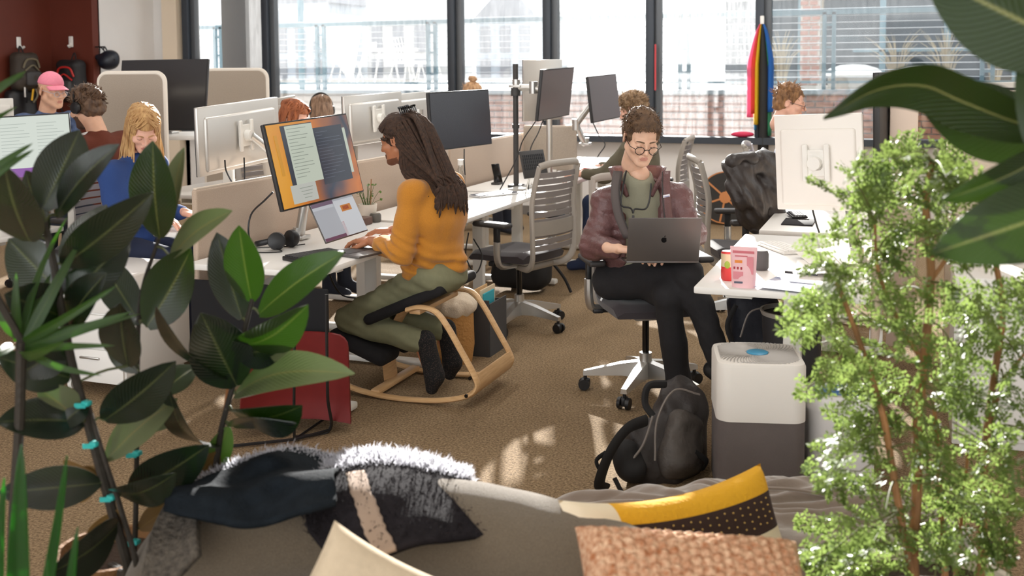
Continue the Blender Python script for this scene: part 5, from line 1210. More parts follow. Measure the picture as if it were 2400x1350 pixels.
# auburn hair and the one with the headset behind the colourful monitor
bust('auburn-haired person peeking over the colourful monitor', gx(692, 276, -4.12), (1.0, -0.1), R(18), SKp, hm_('auburn_hair', (118, 62, 34), (178, 104, 60)), mat('cream_top', (214, 204, 190), 0.9), 'long', 0.95, downcast=False, seed=9, length=0.2, chair='office chair under the auburn-haired person')
t, Mh = bust('brown-haired person with a headset behind the auburn-haired one', gx(752, 258, -4.8), (-0.7, 0.7), R(10), SKp, hm_('ash_brown_hair', (98, 74, 58), (160, 130, 106)), mat('grey_top', (120, 118, 116), 0.9), 'long', 0.95, seed=11, length=0.22, scale=1.1, chair='office chair under the person with the headset')
headphones(t, Mh, 'grey over-ear headset', M_dgrey)
bust('person with a hair bun just visible above the black-screened monitor', gx(1110, 222, -4.05), (0.95, -0.2), R(15), SKp, hm_('honey_hair', (134, 98, 68), (196, 156, 116)), mat('sand_top', (196, 178, 156), 0.9), 'bun', 0.95, seed=13, chair='office chair under the person with the bun')
# person with tousled hair typing behind the one in maroon
wl, wr = P(1362, 408, 8.05), P(1398, 392, 8.35)
bust('tousled-haired person in olive typing, half hidden behind the person in maroon', P(1482, 258, 8.2), (-0.97, 0.1), R(18), SKp, hm_('tousled_brown_hair', (100, 76, 54), (164, 134, 100)), mat('olive_sweater', (96, 90, 74), 0.95, bump=0.2, bscale=150), 'curly', 1.0, seed=15, legs=mat('indigo_denim', (38, 52, 84), 0.9), hands=(wl, wr), downcast=True)
# person with glasses at the right bench
t, Mh = bust('brown-haired person with glasses and pale blue shirt behind the white-backed monitor', P(1852, 240, 7.7), (0.93, 0.05), R(12), SKp, hm_('chestnut_hair', (96, 66, 44), (168, 124, 82)), mat('pale_blue_shirt', (150, 160, 190), 0.85), 'short', 1.0, seed=17, downcast=True, lean_back=-0.07, scale=1.06, chair='office chair under the person in pale blue behind the white-backed monitor')
glasses(Mh, mat('dark_frame', (48, 40, 38), 0.3), 'dark-framed glasses', parent=t)
# ================================================================== PLANTS
def leaf_mat(name, top, rib, trans=0.18, rough=0.3, glow=(0.30, 0.55, 0.06), coat=0.3, veins=0.35):
    m = bpy.data.materials.new(name); m.use_nodes = True; N = m.node_tree.nodes; L = m.node_tree.links; b = N['Principled BSDF']; out = N['Material Output']
    tc = N.new('ShaderNodeTexCoord'); sp = N.new('ShaderNodeSeparateXYZ'); L.new(tc.outputs['UV'], sp.inputs[0])
    # UV: x across (0.5 = midrib), y along
    ab = N.new('ShaderNodeMath'); ab.operation = 'SUBTRACT'; ab.inputs[1].default_value = 0.5; L.new(sp.outputs[0], ab.inputs[0]); a2 = N.new('ShaderNodeMath'); a2.operation = 'ABSOLUTE'; L.new(ab.outputs[0], a2.inputs[0])
    rp = N.new('ShaderNodeValToRGB'); e = rp.color_ramp.elements; e[0].position = 0.008; e[0].color = lin(rib); e[1].position = 0.035; e[1].color = lin(top); L.new(a2.outputs[0], rp.inputs[0])
    # side veins
    w = N.new('ShaderNodeTexWave'); w.inputs['Scale'].default_value = 7; w.inputs['Distortion'].default_value = 0.6; mp = N.new('ShaderNodeMapping'); L.new(tc.outputs['UV'], mp.inputs[0])
    cx = N.new('ShaderNodeCombineXYZ'); md = N.new('ShaderNodeMath'); md.operation = 'MULTIPLY_ADD'; md.inputs[1].default_value = -0.55; L.new(a2.outputs[0], md.inputs[0]); L.new(sp.outputs[1], md.inputs[2]); L.new(md.outputs[0], cx.inputs[0]); L.new(cx.outputs[0], w.inputs[0])
    bp = N.new('ShaderNodeBump'); bp.inputs['Strength'].default_value = veins; bp.inputs['Distance'].default_value = 0.002; L.new(w.outputs['Fac'], bp.inputs['Height']); L.new(bp.outputs[0], b.inputs['Normal'])
    L.new(rp.outputs[0], b.inputs['Base Color']); b.inputs['Roughness'].default_value = rough; b.inputs['Coat Weight'].default_value = coat; b.inputs['Coat Roughness'].default_value = 0.18
    tr = N.new('ShaderNodeBsdfTranslucent'); tr.inputs[0].default_value = tuple(glow) + (1,); mx = N.new('ShaderNodeMixShader'); mx.inputs[0].default_value = trans
    L.new(b.outputs[0], mx.inputs[1]); L.new(tr.outputs[0], mx.inputs[2]); L.new(mx.outputs[0], out.inputs[0])
    return m
ML_dark = leaf_mat('rubber_leaf_dark', (22, 32, 22), (70, 76, 44), 0.07, 0.26)
ML_green = leaf_mat('rubber_leaf_green', (38, 52, 27), (104, 108, 56), 0.2, 0.3)
ML_under = leaf_mat('rubber_leaf_underside', (92, 98, 66), (120, 112, 70), 0.2, 0.45, coat=0.05)
ML_tan = leaf_mat('rubber_leaf_tan', (130, 100, 54), (150, 120, 70), 0.2, 0.5, (0.5, 0.35, 0.12), 0.0)
def leaf(parent, base, tip, width, m, tilt=0.0, bend=0.0, fold_=0.18, shape='ellip', name='leaf', thick=0.0012, n=(13, 7), wave=0.0, mid=None, label=None, face=None):
    """blade from base to tip; by default it faces the window-side/viewer plane and is tilted about its own axis"""
    base = np.array(base, float); tip = np.array(tip, float); ax = tip - base; L_ = np.linalg.norm(ax); y = ax / L_
    f = -_f0 if face is None else np.array(face, float); z = f - y * y.dot(f); z = _n(z) if np.linalg.norm(z) > 0.05 else _n(np.cross(y, _r0)); x = np.cross(y, z)
    x, z = x * math.cos(tilt) + z * math.sin(tilt), z * math.cos(tilt) - x * math.sin(tilt)
    na, nb = n; G = np.zeros((na, nb, 3)); UV = np.zeros((na, nb, 2)); ctrl = None
    if mid is not None: ctrl = curve([base] + [np.array(q) for q in mid] + [tip], na)
    for i in range(na):
        t = i / (na - 1)
        if shape == 'ellip': w = math.sin(math.pi * min(1, t * 0.97 + 0.03)) ** 0.72 * (1 - 0.12 * t) if t < 0.93 else (1 - t) / 0.07 * 0.25 + 0.02
        elif shape == 'blade': w = (1 - t) ** 0.55 * min(1, 0.45 + t * 2.5)
        else: w = math.sin(math.pi * (0.06 + 0.92 * t)) ** 0.6
        for j in range(nb):
            s = j / (nb - 1) * 2 - 1; c = (ctrl[i] if ctrl is not None else base + ax * t + z * bend * L_ * math.sin(math.pi * t))
            G[i, j] = c + x * s * w * width / 2 + z * (fold_ * abs(s) * w * width / 2 + wave * width * math.sin(9 * t + 2 * s) * abs(s)); UV[i, j] = ((s + 1) / 2, t)
    mb = MB().grid(G, thick=thick); o = part(name, mb, m, parent, world=True, smooth=60, label=label, recalc=False)
    uv = o.data.uv_layers.new(name='UVMap'); k = na * nb; U = UV.reshape(-1, 2); li = np.zeros(len(o.data.loops), np.int32); o.data.loops.foreach_get('vertex_index', li); uv.data.foreach_set('uv', U[li % k].ravel())
    return o
def petiole(parent, a, b, r=0.003, m=None):
    mid = (np.array(a) + np.array(b)) / 2 + np.array([0, 0, 0.008]); return part('leaf_stalk', MB().tube(curve([a, mid, b], 6), r, 6), m or M_stalk, parent, world=True)
M_stalk = mat('olive_stalk', (74, 80, 44), 0.5); M_stem = mat('dark_plant_stem', (44, 38, 30), 0.7, bump=0.3, bscale=80); M_cane = mat('bamboo_cane', (150, 96, 52), 0.6)
M_tie = mat('turquoise_tie', (40, 170, 165), 0.6)
rp_ = at(262, 1350, 2.78)
rub = thing('rubber_plant', 'tall dark-leaved rubber plant with several stems in the left foreground', 'plant', (rp_[0], rp_[1], 0))
part('pot', MB().lathe([(0.1, 0.0), (0.12, 0.02), (0.14, 0.30), (0.145, 0.32), (0.132, 0.32), (0.13, 0.28)], (rp_[0], rp_[1], 0), 32), mat('wicker_pot', (122, 84, 46), 0.8, bump=0.6, bscale=60), rub, world=True)
part('soil', MB().lathe([(0.005, 0.285), (0.131, 0.29)], (rp_[0], rp_[1], 0), 24), mat('soil', (58, 42, 30), 1.0, bump=0.8, bscale=90), rub, world=True)
s0 = np.array([rp_[0], rp_[1], 0.27])
stA = [s0, at(302, 1345, 2.55), at(258, 1180, 2.5), at(222, 1050, 2.48), at(178, 890, 2.45), at(150, 760, 2.42), at(130, 640, 2.42), at(105, 520, 2.42)]
stB = [s0 + np.array([0.02, 0.02, 0]), at(312, 1330, 2.62), at(320, 1100, 2.64), at(322, 900, 2.64), at(330, 700, 2.62), at(372, 560, 2.62)]
stC = [s0 + np.array([0.05, 0.0, 0]), at(380, 1300, 2.62), at(492, 1130, 2.7), at(520, 1000, 2.7), at(552, 880, 2.7), at(572, 780, 2.7), at(592, 700, 2.7)]
stD = [s0 + np.array([-0.02, 0.0, 0]), at(320, 1345, 2.5), at(285, 1200, 2.48), at(240, 1060, 2.46), at(205, 940, 2.46)]
for st, r in ((stA, 0.0135), (stB, 0.008), (stC, 0.010), (stD, 0.008)): part('stem', MB().tube(curve(st, 30), np.linspace(r, r * 0.6, 30), 8), M_stem, rub, world=True)
part('support_cane', MB().tube([at(318, 1345, 2.66), at(322, 940, 2.66)], 0.005, 6), M_cane, rub, world=True); part('support_cane', MB().tube([at(505, 1120, 2.71), at(540, 860, 2.71)], 0.004, 6), M_cane, rub, world=True)
for x, y, d in ((222, 1040, 2.455), (203, 945, 2.44), (322, 1062, 2.63), (262, 1165, 2.475), (318, 1270, 2.6), (324, 930, 2.63)):
    c = at(x, y, d); part('plant_tie', MB().rbox(tuple(c), (0.02, 0.018, 0.012), 0.003).box(tuple(c + _r0 * -0.016 + np.array([0, 0, -0.006])), (0.026, 0.003, 0.012), rz=0.4), M_tie, rub, world=True, kind='stuff')
# base px, tip px, width px, depth base, depth tip, material, tilt, bend
LV = [(375, 556, 358, 330, 122, 2.6, 2.55, 'g', 0.25, .03), (398, 530, 432, 345, 78, 2.66, 2.7, 'u', 0.9, .02), (98, 492, 186, 305, 108, 2.42, 2.5, 'd', -0.5, .05), (132, 505, 280, 338, 84, 2.44, 2.36, 'd', 0.55, .06),
      (70, 565, 10, 384, 158, 2.4, 2.3, 'd', 0.2, .05), (148, 622, 360, 450, 104, 2.43, 2.3, 'd', -0.35, .05), (400, 604, 545, 494, 62, 2.6, 2.6, 'u', 0.95, .08), (345, 766, 448, 583, 128, 2.6, 2.56, 'g', 0.3, -.04),
      (590, 706, 560, 528, 98, 2.7, 2.64, 'g', 0.15, .02), (568, 748, 508, 545, 86, 2.72, 2.78, 'd', -0.5, -.05), (608, 736, 808, 590, 84, 2.7, 2.56, 'g', 0.55, .05), (562, 806, 722, 714, 100, 2.7, 2.5, 'g', -0.6, .1),
      (556, 905, 470, 733, 138, 2.7, 2.62, 'd', -0.3, .04), (530, 884, 366, 718, 70, 2.68, 2.5, 'd', 0.9, .08), (552, 925, 832, 876, 62, 2.7, 2.5, 'u', 1.0, .12), (545, 965, 708, 950, 118, 2.69, 2.55, 'd', -0.7, .1),
      (545, 1000, 690, 990, 70, 2.69, 2.5, 'd', -0.9, -.06), (244, 985, 412, 846, 108, 2.47, 2.4, 'd', -0.4, .05), (300, 858, 282, 710, 118, 2.5, 2.46, 'd', 0.4, .03), (372, 925, 460, 858, 62, 2.62, 2.7, 'g', 0.5, .04),
      (512, 1042, 396, 912, 80, 2.7, 2.56, 'd', 0.7, .16), (250, 1078, 416, 934, 78, 2.48, 2.6, 'u', 0.6, .07), (308, 1152, 490, 1042, 116, 2.55, 2.48, 'd', -0.3, .04), (268, 1152, 412, 1108, 96, 2.48, 2.36, 'd', -0.6, .1),
      (276, 1228, 112, 1346, 116, 2.5, 2.3, 'd', 0.5, .07), (236, 1132, -5, 1155, 96, 2.48, 2.36, 'd', -0.35, .05), (196, 990, -10, 990, 62, 2.45, 2.3, 'd', -1.0, .05), (188, 985, 88, 908, 66, 2.45, 2.4, 'u', -0.7, .05),
      (238, 1122, 150, 1088, 80, 2.5, 2.62, 't', 0.3, .05), (238, 1100, 172, 1165, 70, 2.5, 2.6, 't', -0.4, .05), (165, 885, -5, 838, 96, 2.45, 2.34, 'd', -0.4, .06), (160, 705, 305, 560, 120, 2.44, 2.5, 'd', 0.3, .04), (148, 690, 20, 560, 110, 2.43, 2.5, 'd', -0.3, .05),
      (155, 770, 250, 640, 90, 2.45, 2.36, 'd', 0.5, .05), (140, 740, 10, 690, 90, 2.43, 2.3, 'd', -0.7, .06), (158, 800, 40, 880, 90, 2.45, 2.36, 'd', 0.4, .08), (562, 830, 695, 800, 74, 2.7, 2.62, 'd', 0.8, -.06), (490, 1132, 588, 1078, 52, 2.7, 2.66, 'g', -0.7, .05),
      (320, 1000, 420, 960, 60, 2.62, 2.7, 'u', 0.5, .05), (325, 870, 250, 770, 70, 2.62, 2.7, 'd', 0.3, .05), (330, 760, 230, 600, 80, 2.62, 2.74, 'd', -0.4, .04), (205, 945, 130, 1010, 60, 2.46, 2.4, 'd', -0.3, .08), (285, 1195, 215, 1275, 70, 2.5, 2.6, 't', 0.3, .06),
      (510, 1060, 440, 1120, 64, 2.7, 2.75, 't', 0.5, .08), (325, 1240, 410, 1180, 60, 2.62, 2.7, 't', 0.2, .05), (535, 1000, 480, 1120, 60, 2.7, 2.76, 'u', 0.4, .04), (115, 540, 60, 400, 80, 2.42, 2.55, 'd', 0.2, .03), (150, 640, 250, 480, 90, 2.44, 2.6, 'd', 0.1, .03)]
LM = {'d': ML_dark, 'g': ML_green, 'u': ML_under, 't': ML_tan}
for (x0, y0, x1, y1, w, d0, d1, mk, ti, be) in LV:
    leaf(rub, at(x0, y0, d0), at(x1, y1, d1), w / F_PX * (d0 + d1) / 2 / max(0.45, math.cos(ti)) * 1.06, LM[mk], ti, be)
def near_stem(p):
    best = None
    for st in (stA, stB, stC, stD):
        for q in curve(st, 40):
            d = np.linalg.norm(q - p)
            if best is None or d < best[0]: best = (d, q)
    return best[1]
for (x0, y0, x1, y1, w, d0, d1, mk, ti, be) in LV:
    p = at(x0, y0, d0); petiole(rub, near_stem(p), p, 0.0032)
# strap-leaved plant at the left edge
ML_strap = leaf_mat('strap_leaf', (42, 66, 26), (80, 100, 40), 0.3, 0.35, (0.35, 0.7, 0.05), 0.1)
dp = at(20, 1350, 2.35); dra = thing('strap_plant', 'narrow strap-leaved plant at the left edge between rubber plant leaves', 'plant', (dp[0], dp[1], 0))
part('pot', MB().lathe([(0.1, 0.0), (0.13, 0.3), (0.12, 0.3), (0.115, 0.27)], (dp[0], dp[1], 0), 24), mat('grey_pot', (110, 108, 104), 0.7), dra, world=True)
cA = at(50, 800, 2.3); part('stem', MB().tube(curve([(dp[0], dp[1], 0.26), at(30, 1250, 2.34), at(45, 1000, 2.32), cA], 16), 0.011, 8), M_stem, dra, world=True)
for (x0, y0, x1, y1, w, d1, b_) in [(55, 800, 275, 668, 30, 2.2, .06), (60, 812, 310, 730, 34, 2.25, .08), (40, 800, 38, 638, 30, 2.3, .03), (60, 820, 330, 735, 24, 2.4, .1), (50, 830, 150, 800, 34, 2.15, .08), (40, 790, -30, 700, 30, 2.3, .05), (60, 800, 190, 560, 36, 2.4, .05), (50, 795, 120, 640, 30, 2.42, .05), (60, 820, 270, 810, 26, 2.2, .1), (55, 810, 180, 760, 30, 2.3, .1), (30, 810, -40, 850, 30, 2.2, .06), (60, 815, 240, 880, 26, 2.25, .14), (50, 805, 160, 505, 30, 2.45, .06)]:
    leaf(dra, at(x0, y0, 2.3), at(x1, y1, d1), w / F_PX * 2.3, ML_strap, random.uniform(-0.5, 0.5), b_, 0.25, 'blade', n=(11, 5))
cB = at(-60, 420, 2.2); part('stem', MB().tube(curve([cA, at(-40, 620, 2.25), cB], 12), 0.008, 6), M_stem, dra, world=True)
for (x0, y0, x1, y1, w, b_) in [(-70, 255, 62, 166, 30, .05), (-70, 240, 58, 176, 18, .02), (-60, 430, 78, 335, 26, .03), (-50, 440, 80, 350, 24, .06), (-40, 300, 40, 250, 16, .03)]:
    leaf(dra, at(x0, y0, 2.2), at(x1, y1, 2.25), w / F_PX * 2.3, ML_strap, random.uniform(-0.4, 0.4), b_, 0.25, 'blade', n=(11, 5))
    part('leaf_stalk', MB().tube([cB, at(x0, y0, 2.2)], 0.004, 5), M_stalk, dra, world=True)
# snake plant at the bottom left
ML_snake = leaf_mat('snake_leaf', (34, 62, 30), (40, 70, 34), 0.35, 0.35, (0.15, 0.75, 0.05), 0.2)
sp_ = at(95, 1350, 2.0); sna = thing('snake_plant', 'upright snake plant blades at the bottom left corner', 'plant', (sp_[0], sp_[1], 0))
part('pot', MB().lathe([(0.09, 0.02), (0.12, 0.2), (0.125, 0.42), (0.115, 0.42), (0.11, 0.4)], (sp_[0], sp_[1], 0), 24), mat('white_pot', (224, 220, 212), 0.4), sna, world=True)
for (x0, y0, x1, y1, w, d, b_) in [(42, 1470, 50, 1042, 62, 2.0, .01), (95, 1470, 157, 1068, 34, 2.02, -.02), (160, 1470, 182, 1236, 34, 1.98, .02), (-10, 1470, 10, 1120, 40, 2.05, 0), (120, 1480, 110, 1300, 30, 1.96, 0)]:
    leaf(sna, at(x0, y0, d), at(x1, y1, d), w / F_PX * d, ML_snake, random.uniform(-0.3, 0.3), b_, 0.35, 'blade', n=(14, 5), thick=0.003, wave=0.03)
# ------------------------------------------------------------------ lacy-leaved tree on the right
fp = at(2190, 1350, 2.45); fz_ = 0.0
fern = thing('lacy_tree', 'lacy green plant with slim tan trunks in the right foreground', 'plant', (fp[0], fp[1], 0))
part('pot', MB().lathe([(0.15, 0.0), (0.19, 0.02), (0.215, 0.34), (0.22, 0.36), (0.2, 0.36), (0.195, 0.33)], (fp[0], fp[1], 0), 30), mat('cream_pot', (214, 204, 188), 0.6), fern, world=True)
part('soil', MB().lathe([(0.005, 0.33), (0.198, 0.335)], (fp[0], fp[1], 0), 24), MATS['soil'], fern, world=True)
M_trunk = mat('tan_trunk', (164, 116, 70), 0.75, rgb2=(110, 76, 46), vscale=18, bump=0.4, bscale=60, stretch=(1, 1, 0.5))
TK = [([(2140, 1345), (2148, 1160), (2150, 1000), (2165, 850), (2182, 640), (2170, 480), (2185, 380)], 2.42, 0.014), ([(2128, 1300), (2100, 1150), (2075, 1000), (2048, 900), (2000, 760), (1960, 660)], 2.38, 0.010), ([(2215, 1345), (2205, 1200), (2200, 1080), (2190, 960)], 2.5, 0.009), ([(2298, 1345), (2302, 1180), (2312, 1020), (2335, 850), (2350, 720), (2330, 600)], 2.5, 0.012), ([(2240, 1345), (2255, 1200), (2270, 1040)], 2.55, 0.006), ([(2312, 1020), (2350, 900), (2400, 830)], 2.5, 0.006), ([(2165, 850), (2110, 760), (2060, 640), (2050, 520)], 2.42, 0.006), ([(2180, 660), (2250, 560), (2300, 480)], 2.42, 0.006)]
cl_ = []
for pts, d, r in TK:
    w = [at(x, y, d) for x, y in pts]
    if pts[0][1] > 1290: w = [np.array([fp[0] + (w[0][0] - fp[0]) * 0.4, fp[1] + (w[0][1] - fp[1]) * 0.4, 0.3])] + w
    c = curve(w, 26); cl_.append(c); part('trunk', MB().tube(c, np.linspace(r, r * 0.55, 26), 8), M_trunk, fern, world=True)
CL = [(1990, 430, 60), (2080, 400, 75), (2180, 400, 65), (2270, 400, 70), (2000, 530, 55), (2090, 500, 85), (2200, 480, 85), (2060, 600, 65), (2160, 580, 75), (2270, 560, 60), (1950, 715, 70), (2060, 700, 55), (1905, 765, 35), (2000, 830, 75), (2100, 790, 65), (2200, 760, 75), (2320, 760, 85), (2385, 850, 75), (1975, 900, 50), (2050, 930, 75), (2180, 930, 85), (2300, 930, 85), (1990, 1000, 60), (2100, 1040, 75), (2230, 1040, 85), (2360, 1050, 85), (1950, 1140, 60), (2050, 1150, 80), (2180, 1150, 85), (2310, 1170, 85), (1920, 1260, 60), (2020, 1260, 80), (2150, 1270, 90), (2280, 1290, 90), (2380, 1250, 80), (1960, 1330, 60), (2080, 1340, 60), (2390, 680, 50), (2120, 380, 40), (1940, 620, 40)]
rs = np.random.default_rng(21); allc = np.concatenate(cl_)
LF = MB(); TW = MB(); tw_f = []
lv_V = []; lv_F = []; nv = 0
for (cx, cy, cr) in CL:
    for k in range(int(2.5 + cr / 18)):
        a = rs.uniform(0, 6.283); rr = cr * math.sqrt(rs.random()); d = 2.42 + rs.normal() * 0.12
        c = at(cx + rr * math.cos(a), cy + rr * 0.85 * math.sin(a), d)
        ns = allc[np.argmin(((allc - c) ** 2).sum(1))]; dirn = _n((c - ns) + rs.normal(size=3) * 0.05 + np.array([0, 0, 0.02])); st = c - dirn * 0.05
        if k < 3: TW.tube(curve([ns, (ns + st) / 2 + np.array([0, 0, 0.015]), st], 6), [0.003, 0.0026, 0.0022, 0.002, 0.0018, 0.0015], 5)
        L_ = rs.uniform(0.09, 0.15); side = _n(np.cross(dirn, rs.normal(size=3)))
        TW.tube([st, st + dirn * L_ * 0.6 + np.array([0, 0, -0.006]), st + dirn * L_ + np.array([0, 0, -0.02])], [0.0014, 0.0011, 0.0006], 4)
        for i in range(9):                      # pinnae of the spray
            t = 0.12 + 0.88 * i / 8; b0_ = st + dirn * L_ * t + np.array([0, 0, -0.02 * t * t])
            for sg in (-1, 1):
                pl = L_ * 0.42 * math.sin(math.pi * (0.18 + 0.75 * t)) * rs.uniform(0.7, 1.15); pd = _n(side * sg + dirn * 0.7 + rs.normal(size=3) * 0.22)
                nn = max(3, int(pl / 0.0095)); up2 = _n(np.cross(pd, dirn) + rs.normal(size=3) * 0.3); sdv = _n(np.cross(up2, pd))
                for j in range(nn):
                    for s2 in (-1, 1):
                        q = b0_ + pd * pl * (j + 0.5) / nn; ld = _n(sdv * s2 + pd * 0.8 + rs.normal(size=3) * 0.2); ll = 0.0145 * rs.uniform(0.6, 1.2); lw = np.cross(ld, up2) * 0.0042
                        lv_V += [q, q + ld * ll * 0.5 + lw, q + ld * ll, q + ld * ll * 0.5 - lw]; lv_F.append((nv, nv + 1, nv + 2, nv + 3)); nv += 4
LF.add(np.array(lv_V), lv_F)
M_lacy = mat('lacy_leaf', (104, 122, 58), 0.4, rgb2=(64, 88, 40), vscale=9, trans=0.4)
part('twigs', TW, mat('green_twig', (92, 96, 52), 0.7), fern, world=True, kind='stuff', recalc=False)
part('foliage', LF, M_lacy, fern, world=True, kind='stuff', smooth=0, recalc=False)
# ------------------------------------------------------------------ broad-leaved plant, top right
ML_str = leaf_mat('broad_leaf', (34, 54, 20), (130, 132, 80), 0.2, 0.42, (0.35, 0.55, 0.06), 0.1, 0.7)
bp_ = at(2660, 1250, 2.0); bro = thing('broad_leaf_plant', 'large broad-leaved plant reaching in from the top right', 'plant', (bp_[0], bp_[1], 0))
part('pot', MB().lathe([(0.14, 0.0), (0.18, 0.02), (0.2, 0.4), (0.185, 0.4), (0.18, 0.36)], (bp_[0], bp_[1], 0), 28), mat('stone_pot', (150, 146, 140), 0.8), bro, world=True)
def big(base, tip, w, d0, d1, ti, be, mid=None, wave=0.01, fo=0.12):
    B_ = at(*base, d0); T_ = at(*tip, d1)
    leaf(bro, B_, T_, w / F_PX * (d0 + d1) / 2, ML_str, ti, be, fo, 'ellip', n=(24, 11), mid=[at(*q) for q in mid] if mid else None, wave=wave)
    part('leaf_stalk', MB().tube(curve([np.array([bp_[0], bp_[1], 0.34]), (np.array([bp_[0], bp_[1], 1.0]) * 0.5 + B_ * 0.5), B_], 14), 0.009, 8), M_stalk, bro, world=True)
big((2560, 130), (2170, -60), 250, 1.75, 1.8, 0.25, .05)
big((2470, 40), (2420, 370), 150, 1.8, 1.75, -0.2, .05)
big((2520, 320), (1930, 278), 175, 1.85, 1.95, 0.75, 0, [(2380, 285, 1.85), (2250, 235, 1.87), (2160, 200, 1.9), (2050, 212, 1.92)], 0.02)
big((2500, 330), (2205, 470), 105, 1.85, 1.8, 0.4, .06)
big((2560, 470), (2182, 596), 190, 1.8, 1.75, -0.3, .08)
big((2480, 330), (2150, 232), 210, 1.95, 1.98, -0.35, -.06)
# ================================================================== SOFA CORNER IN THE FOREGROUND
def camp(x, d, z):
    """point at lateral x (m), depth d (m) in the camera's ground frame, height z"""
    return _r0 * x + _f0 * d + _u0 * z
M_sofa = mat('brown_grey_felt', (100, 88, 72), 0.95, var=0.16, vscale=260, bump=0.5, bscale=320, sheen=0.3)
sofa = thing('sofa', 'low rounded sofa in flecked grey-brown felt along the bottom edge', 'sofa', tuple(camp(-0.25, 2.45, 0)), YAW)
s = SDF(0.06)      # local: x right, y away
path = [(-0.6, 0.06, 0.2), (-0.55, 0.1, 0.34), (-0.45, 0.13, 0.42), (-0.2, 0.13, 0.452), (0.15, 0.08, 0.435), (0.45, 0.0, 0.38), (0.72, -0.1, 0.28)]
c = curve(path, 16)
for i in range(15): s.cap(c[i], c[i + 1], 0.135, 0.135)
for i in range(15): s.cap(c[i] * np.array([1, 1, 0.5]), c[i + 1] * np.array([1, 1, 0.5]), 0.13)
part('backrest', sd(s, 0.02, 2), M_sofa, sofa, smooth=180)
s = SDF(0.05); s.box((0.12, -0.42, 0.2), (1.24, 0.8, 0.36), 0.09); part('seat', sd(s, 0.03, 2), M_sofa, sofa, smooth=180)
part('plinth', MB().rbox((0.12, -0.2, 0.02), (1.1, 0.7, 0.04), 0.01), M_black, sofa)
# --- grey velvet bean bag
M_velv = mat('taupe_velvet', (128, 112, 100), 0.7, var=0.08, vscale=8, sheen=1.0, bump=0.15, bscale=40)
bb = thing('bean_bag', 'slumped taupe velvet bean bag in front of the black backpack', 'bean bag', tuple(camp(0.62, 3.1, 0)), YAW)
na, nb = 90, 150; G = np.zeros((na, nb, 3)); rs = np.random.default_rng(2)
A2, B2 = np.meshgrid(np.linspace(0, 1, na), np.linspace(0, 2 * np.pi, nb, endpoint=False), indexing='ij')
rx = 0.80 * np.sin(A2 * np.pi * 0.5) ** 0.75; ry = 0.34 * np.sin(A2 * np.pi * 0.5) ** 0.75
X = rx * np.cos(B2); Y = ry * np.sin(B2); Zp = 0.27 * (1 - A2 ** 2.6) + 0.02
Q = np.stack([X, Y, Zp], -1)
fo = 0.018 * np.sin(14 * (B2 + 0.5 * noise3(Q, 3)) + 6 * A2) * A2 * (1 - A2) * 3 + 0.03 * noise3(Q * np.array([1, 2, 1]) + 3, 4) + 0.014 * np.abs(noise3(Q * np.array([1, 3, 1]) + 8, 9))
Zp = np.maximum(Zp + fo * (1 - A2 ** 4), 0.004); Zp = Zp + 0.03 * (X / 0.8) * (1 - A2)
part('bag', MB().grid(np.stack([X, Y, Zp], -1), closed=True), M_velv, bb, smooth=180)
seam = curve([(x, 0.05 * math.sin(x * 4), float(0.335 - 0.35 * abs(x / 0.78) ** 2.6)) for x in np.linspace(-0.6, 0.6, 9)], 40); part('seam', MB().tube(seam, 0.006, 6), M_velv, bb)
# --- dark shaggy blanket thrown over the sofa back
def ridge(x): return np.interp(x, [-0.86, -0.6, -0.35, -0.2, 0.1], [0.0, 0.0, 0, 0, 0])
M_blk1 = mat('blue_black_fleece', (24, 29, 34), 0.95, var=0.2, vscale=30, bump=0.5, bscale=150, spec=0.1)
M_blk2 = mat('charcoal_shag', (36, 33, 36), 0.95, var=0.2, vscale=40, bump=0.6, bscale=200, spec=0.1)
M_stripe = mat('taupe_stripe', (148, 128, 112), 0.95)
def drape(pts_top, pts_front, pts_back, nu=60, nv=40, amp=0.02, seed=1, thick=0.014, fs=5):
    T = curve(pts_top, nu); Fr = curve(pts_front, nu); Bk = curve(pts_back, nu); G = np.zeros((nv, nu, 3))
    for i in range(nv):
        t = i / (nv - 1)
        if t < 0.4: a = t / 0.4; p = Bk * (1 - a) + T * a; p[:, 2] += 0.03 * math.sin(math.pi * a)
        else: a = (t - 0.4) / 0.6; p = T * (1 - a) + Fr * a; p += (-_f0 * 0.035 + _u0 * 0.03) * math.sin(math.pi * a)
        G[i] = p
    G += noise3(G + seed, fs)[..., None] * amp * (-_f0 * 0.7 + _u0 * 0.7) + noise3(G + seed + 4, fs * 2.4)[..., None] * amp * 0.5 * (-_f0 + _u0 * 0.4)
    return G
bl = thing('blanket', 'dark shaggy throw with a taupe stripe over the sofa back', 'blanket', tuple(camp(-0.45, 2.6, 0.55)))
def AA(L): return [at(*q) for q in L]
G1 = drape(AA([(455, 1155, 2.62), (560, 1110, 2.66), (660, 1085, 2.7), (760, 1085, 2.7), (800, 1100, 2.7)]), AA([(400, 1230, 2.42), (500, 1250, 2.36), (600, 1245, 2.33), (700, 1225, 2.33), (790, 1200, 2.34)]), AA([(470, 1180, 2.8), (570, 1150, 2.84), (670, 1130, 2.86), (760, 1130, 2.86), (800, 1140, 2.86)]), amp=0.05, seed=2, fs=8) + _u0 * 0.022 - _f0 * 0.01
part('dark_fold', MB().grid(G1, thick=0.014), M_blk1, bl, world=True, smooth=180)
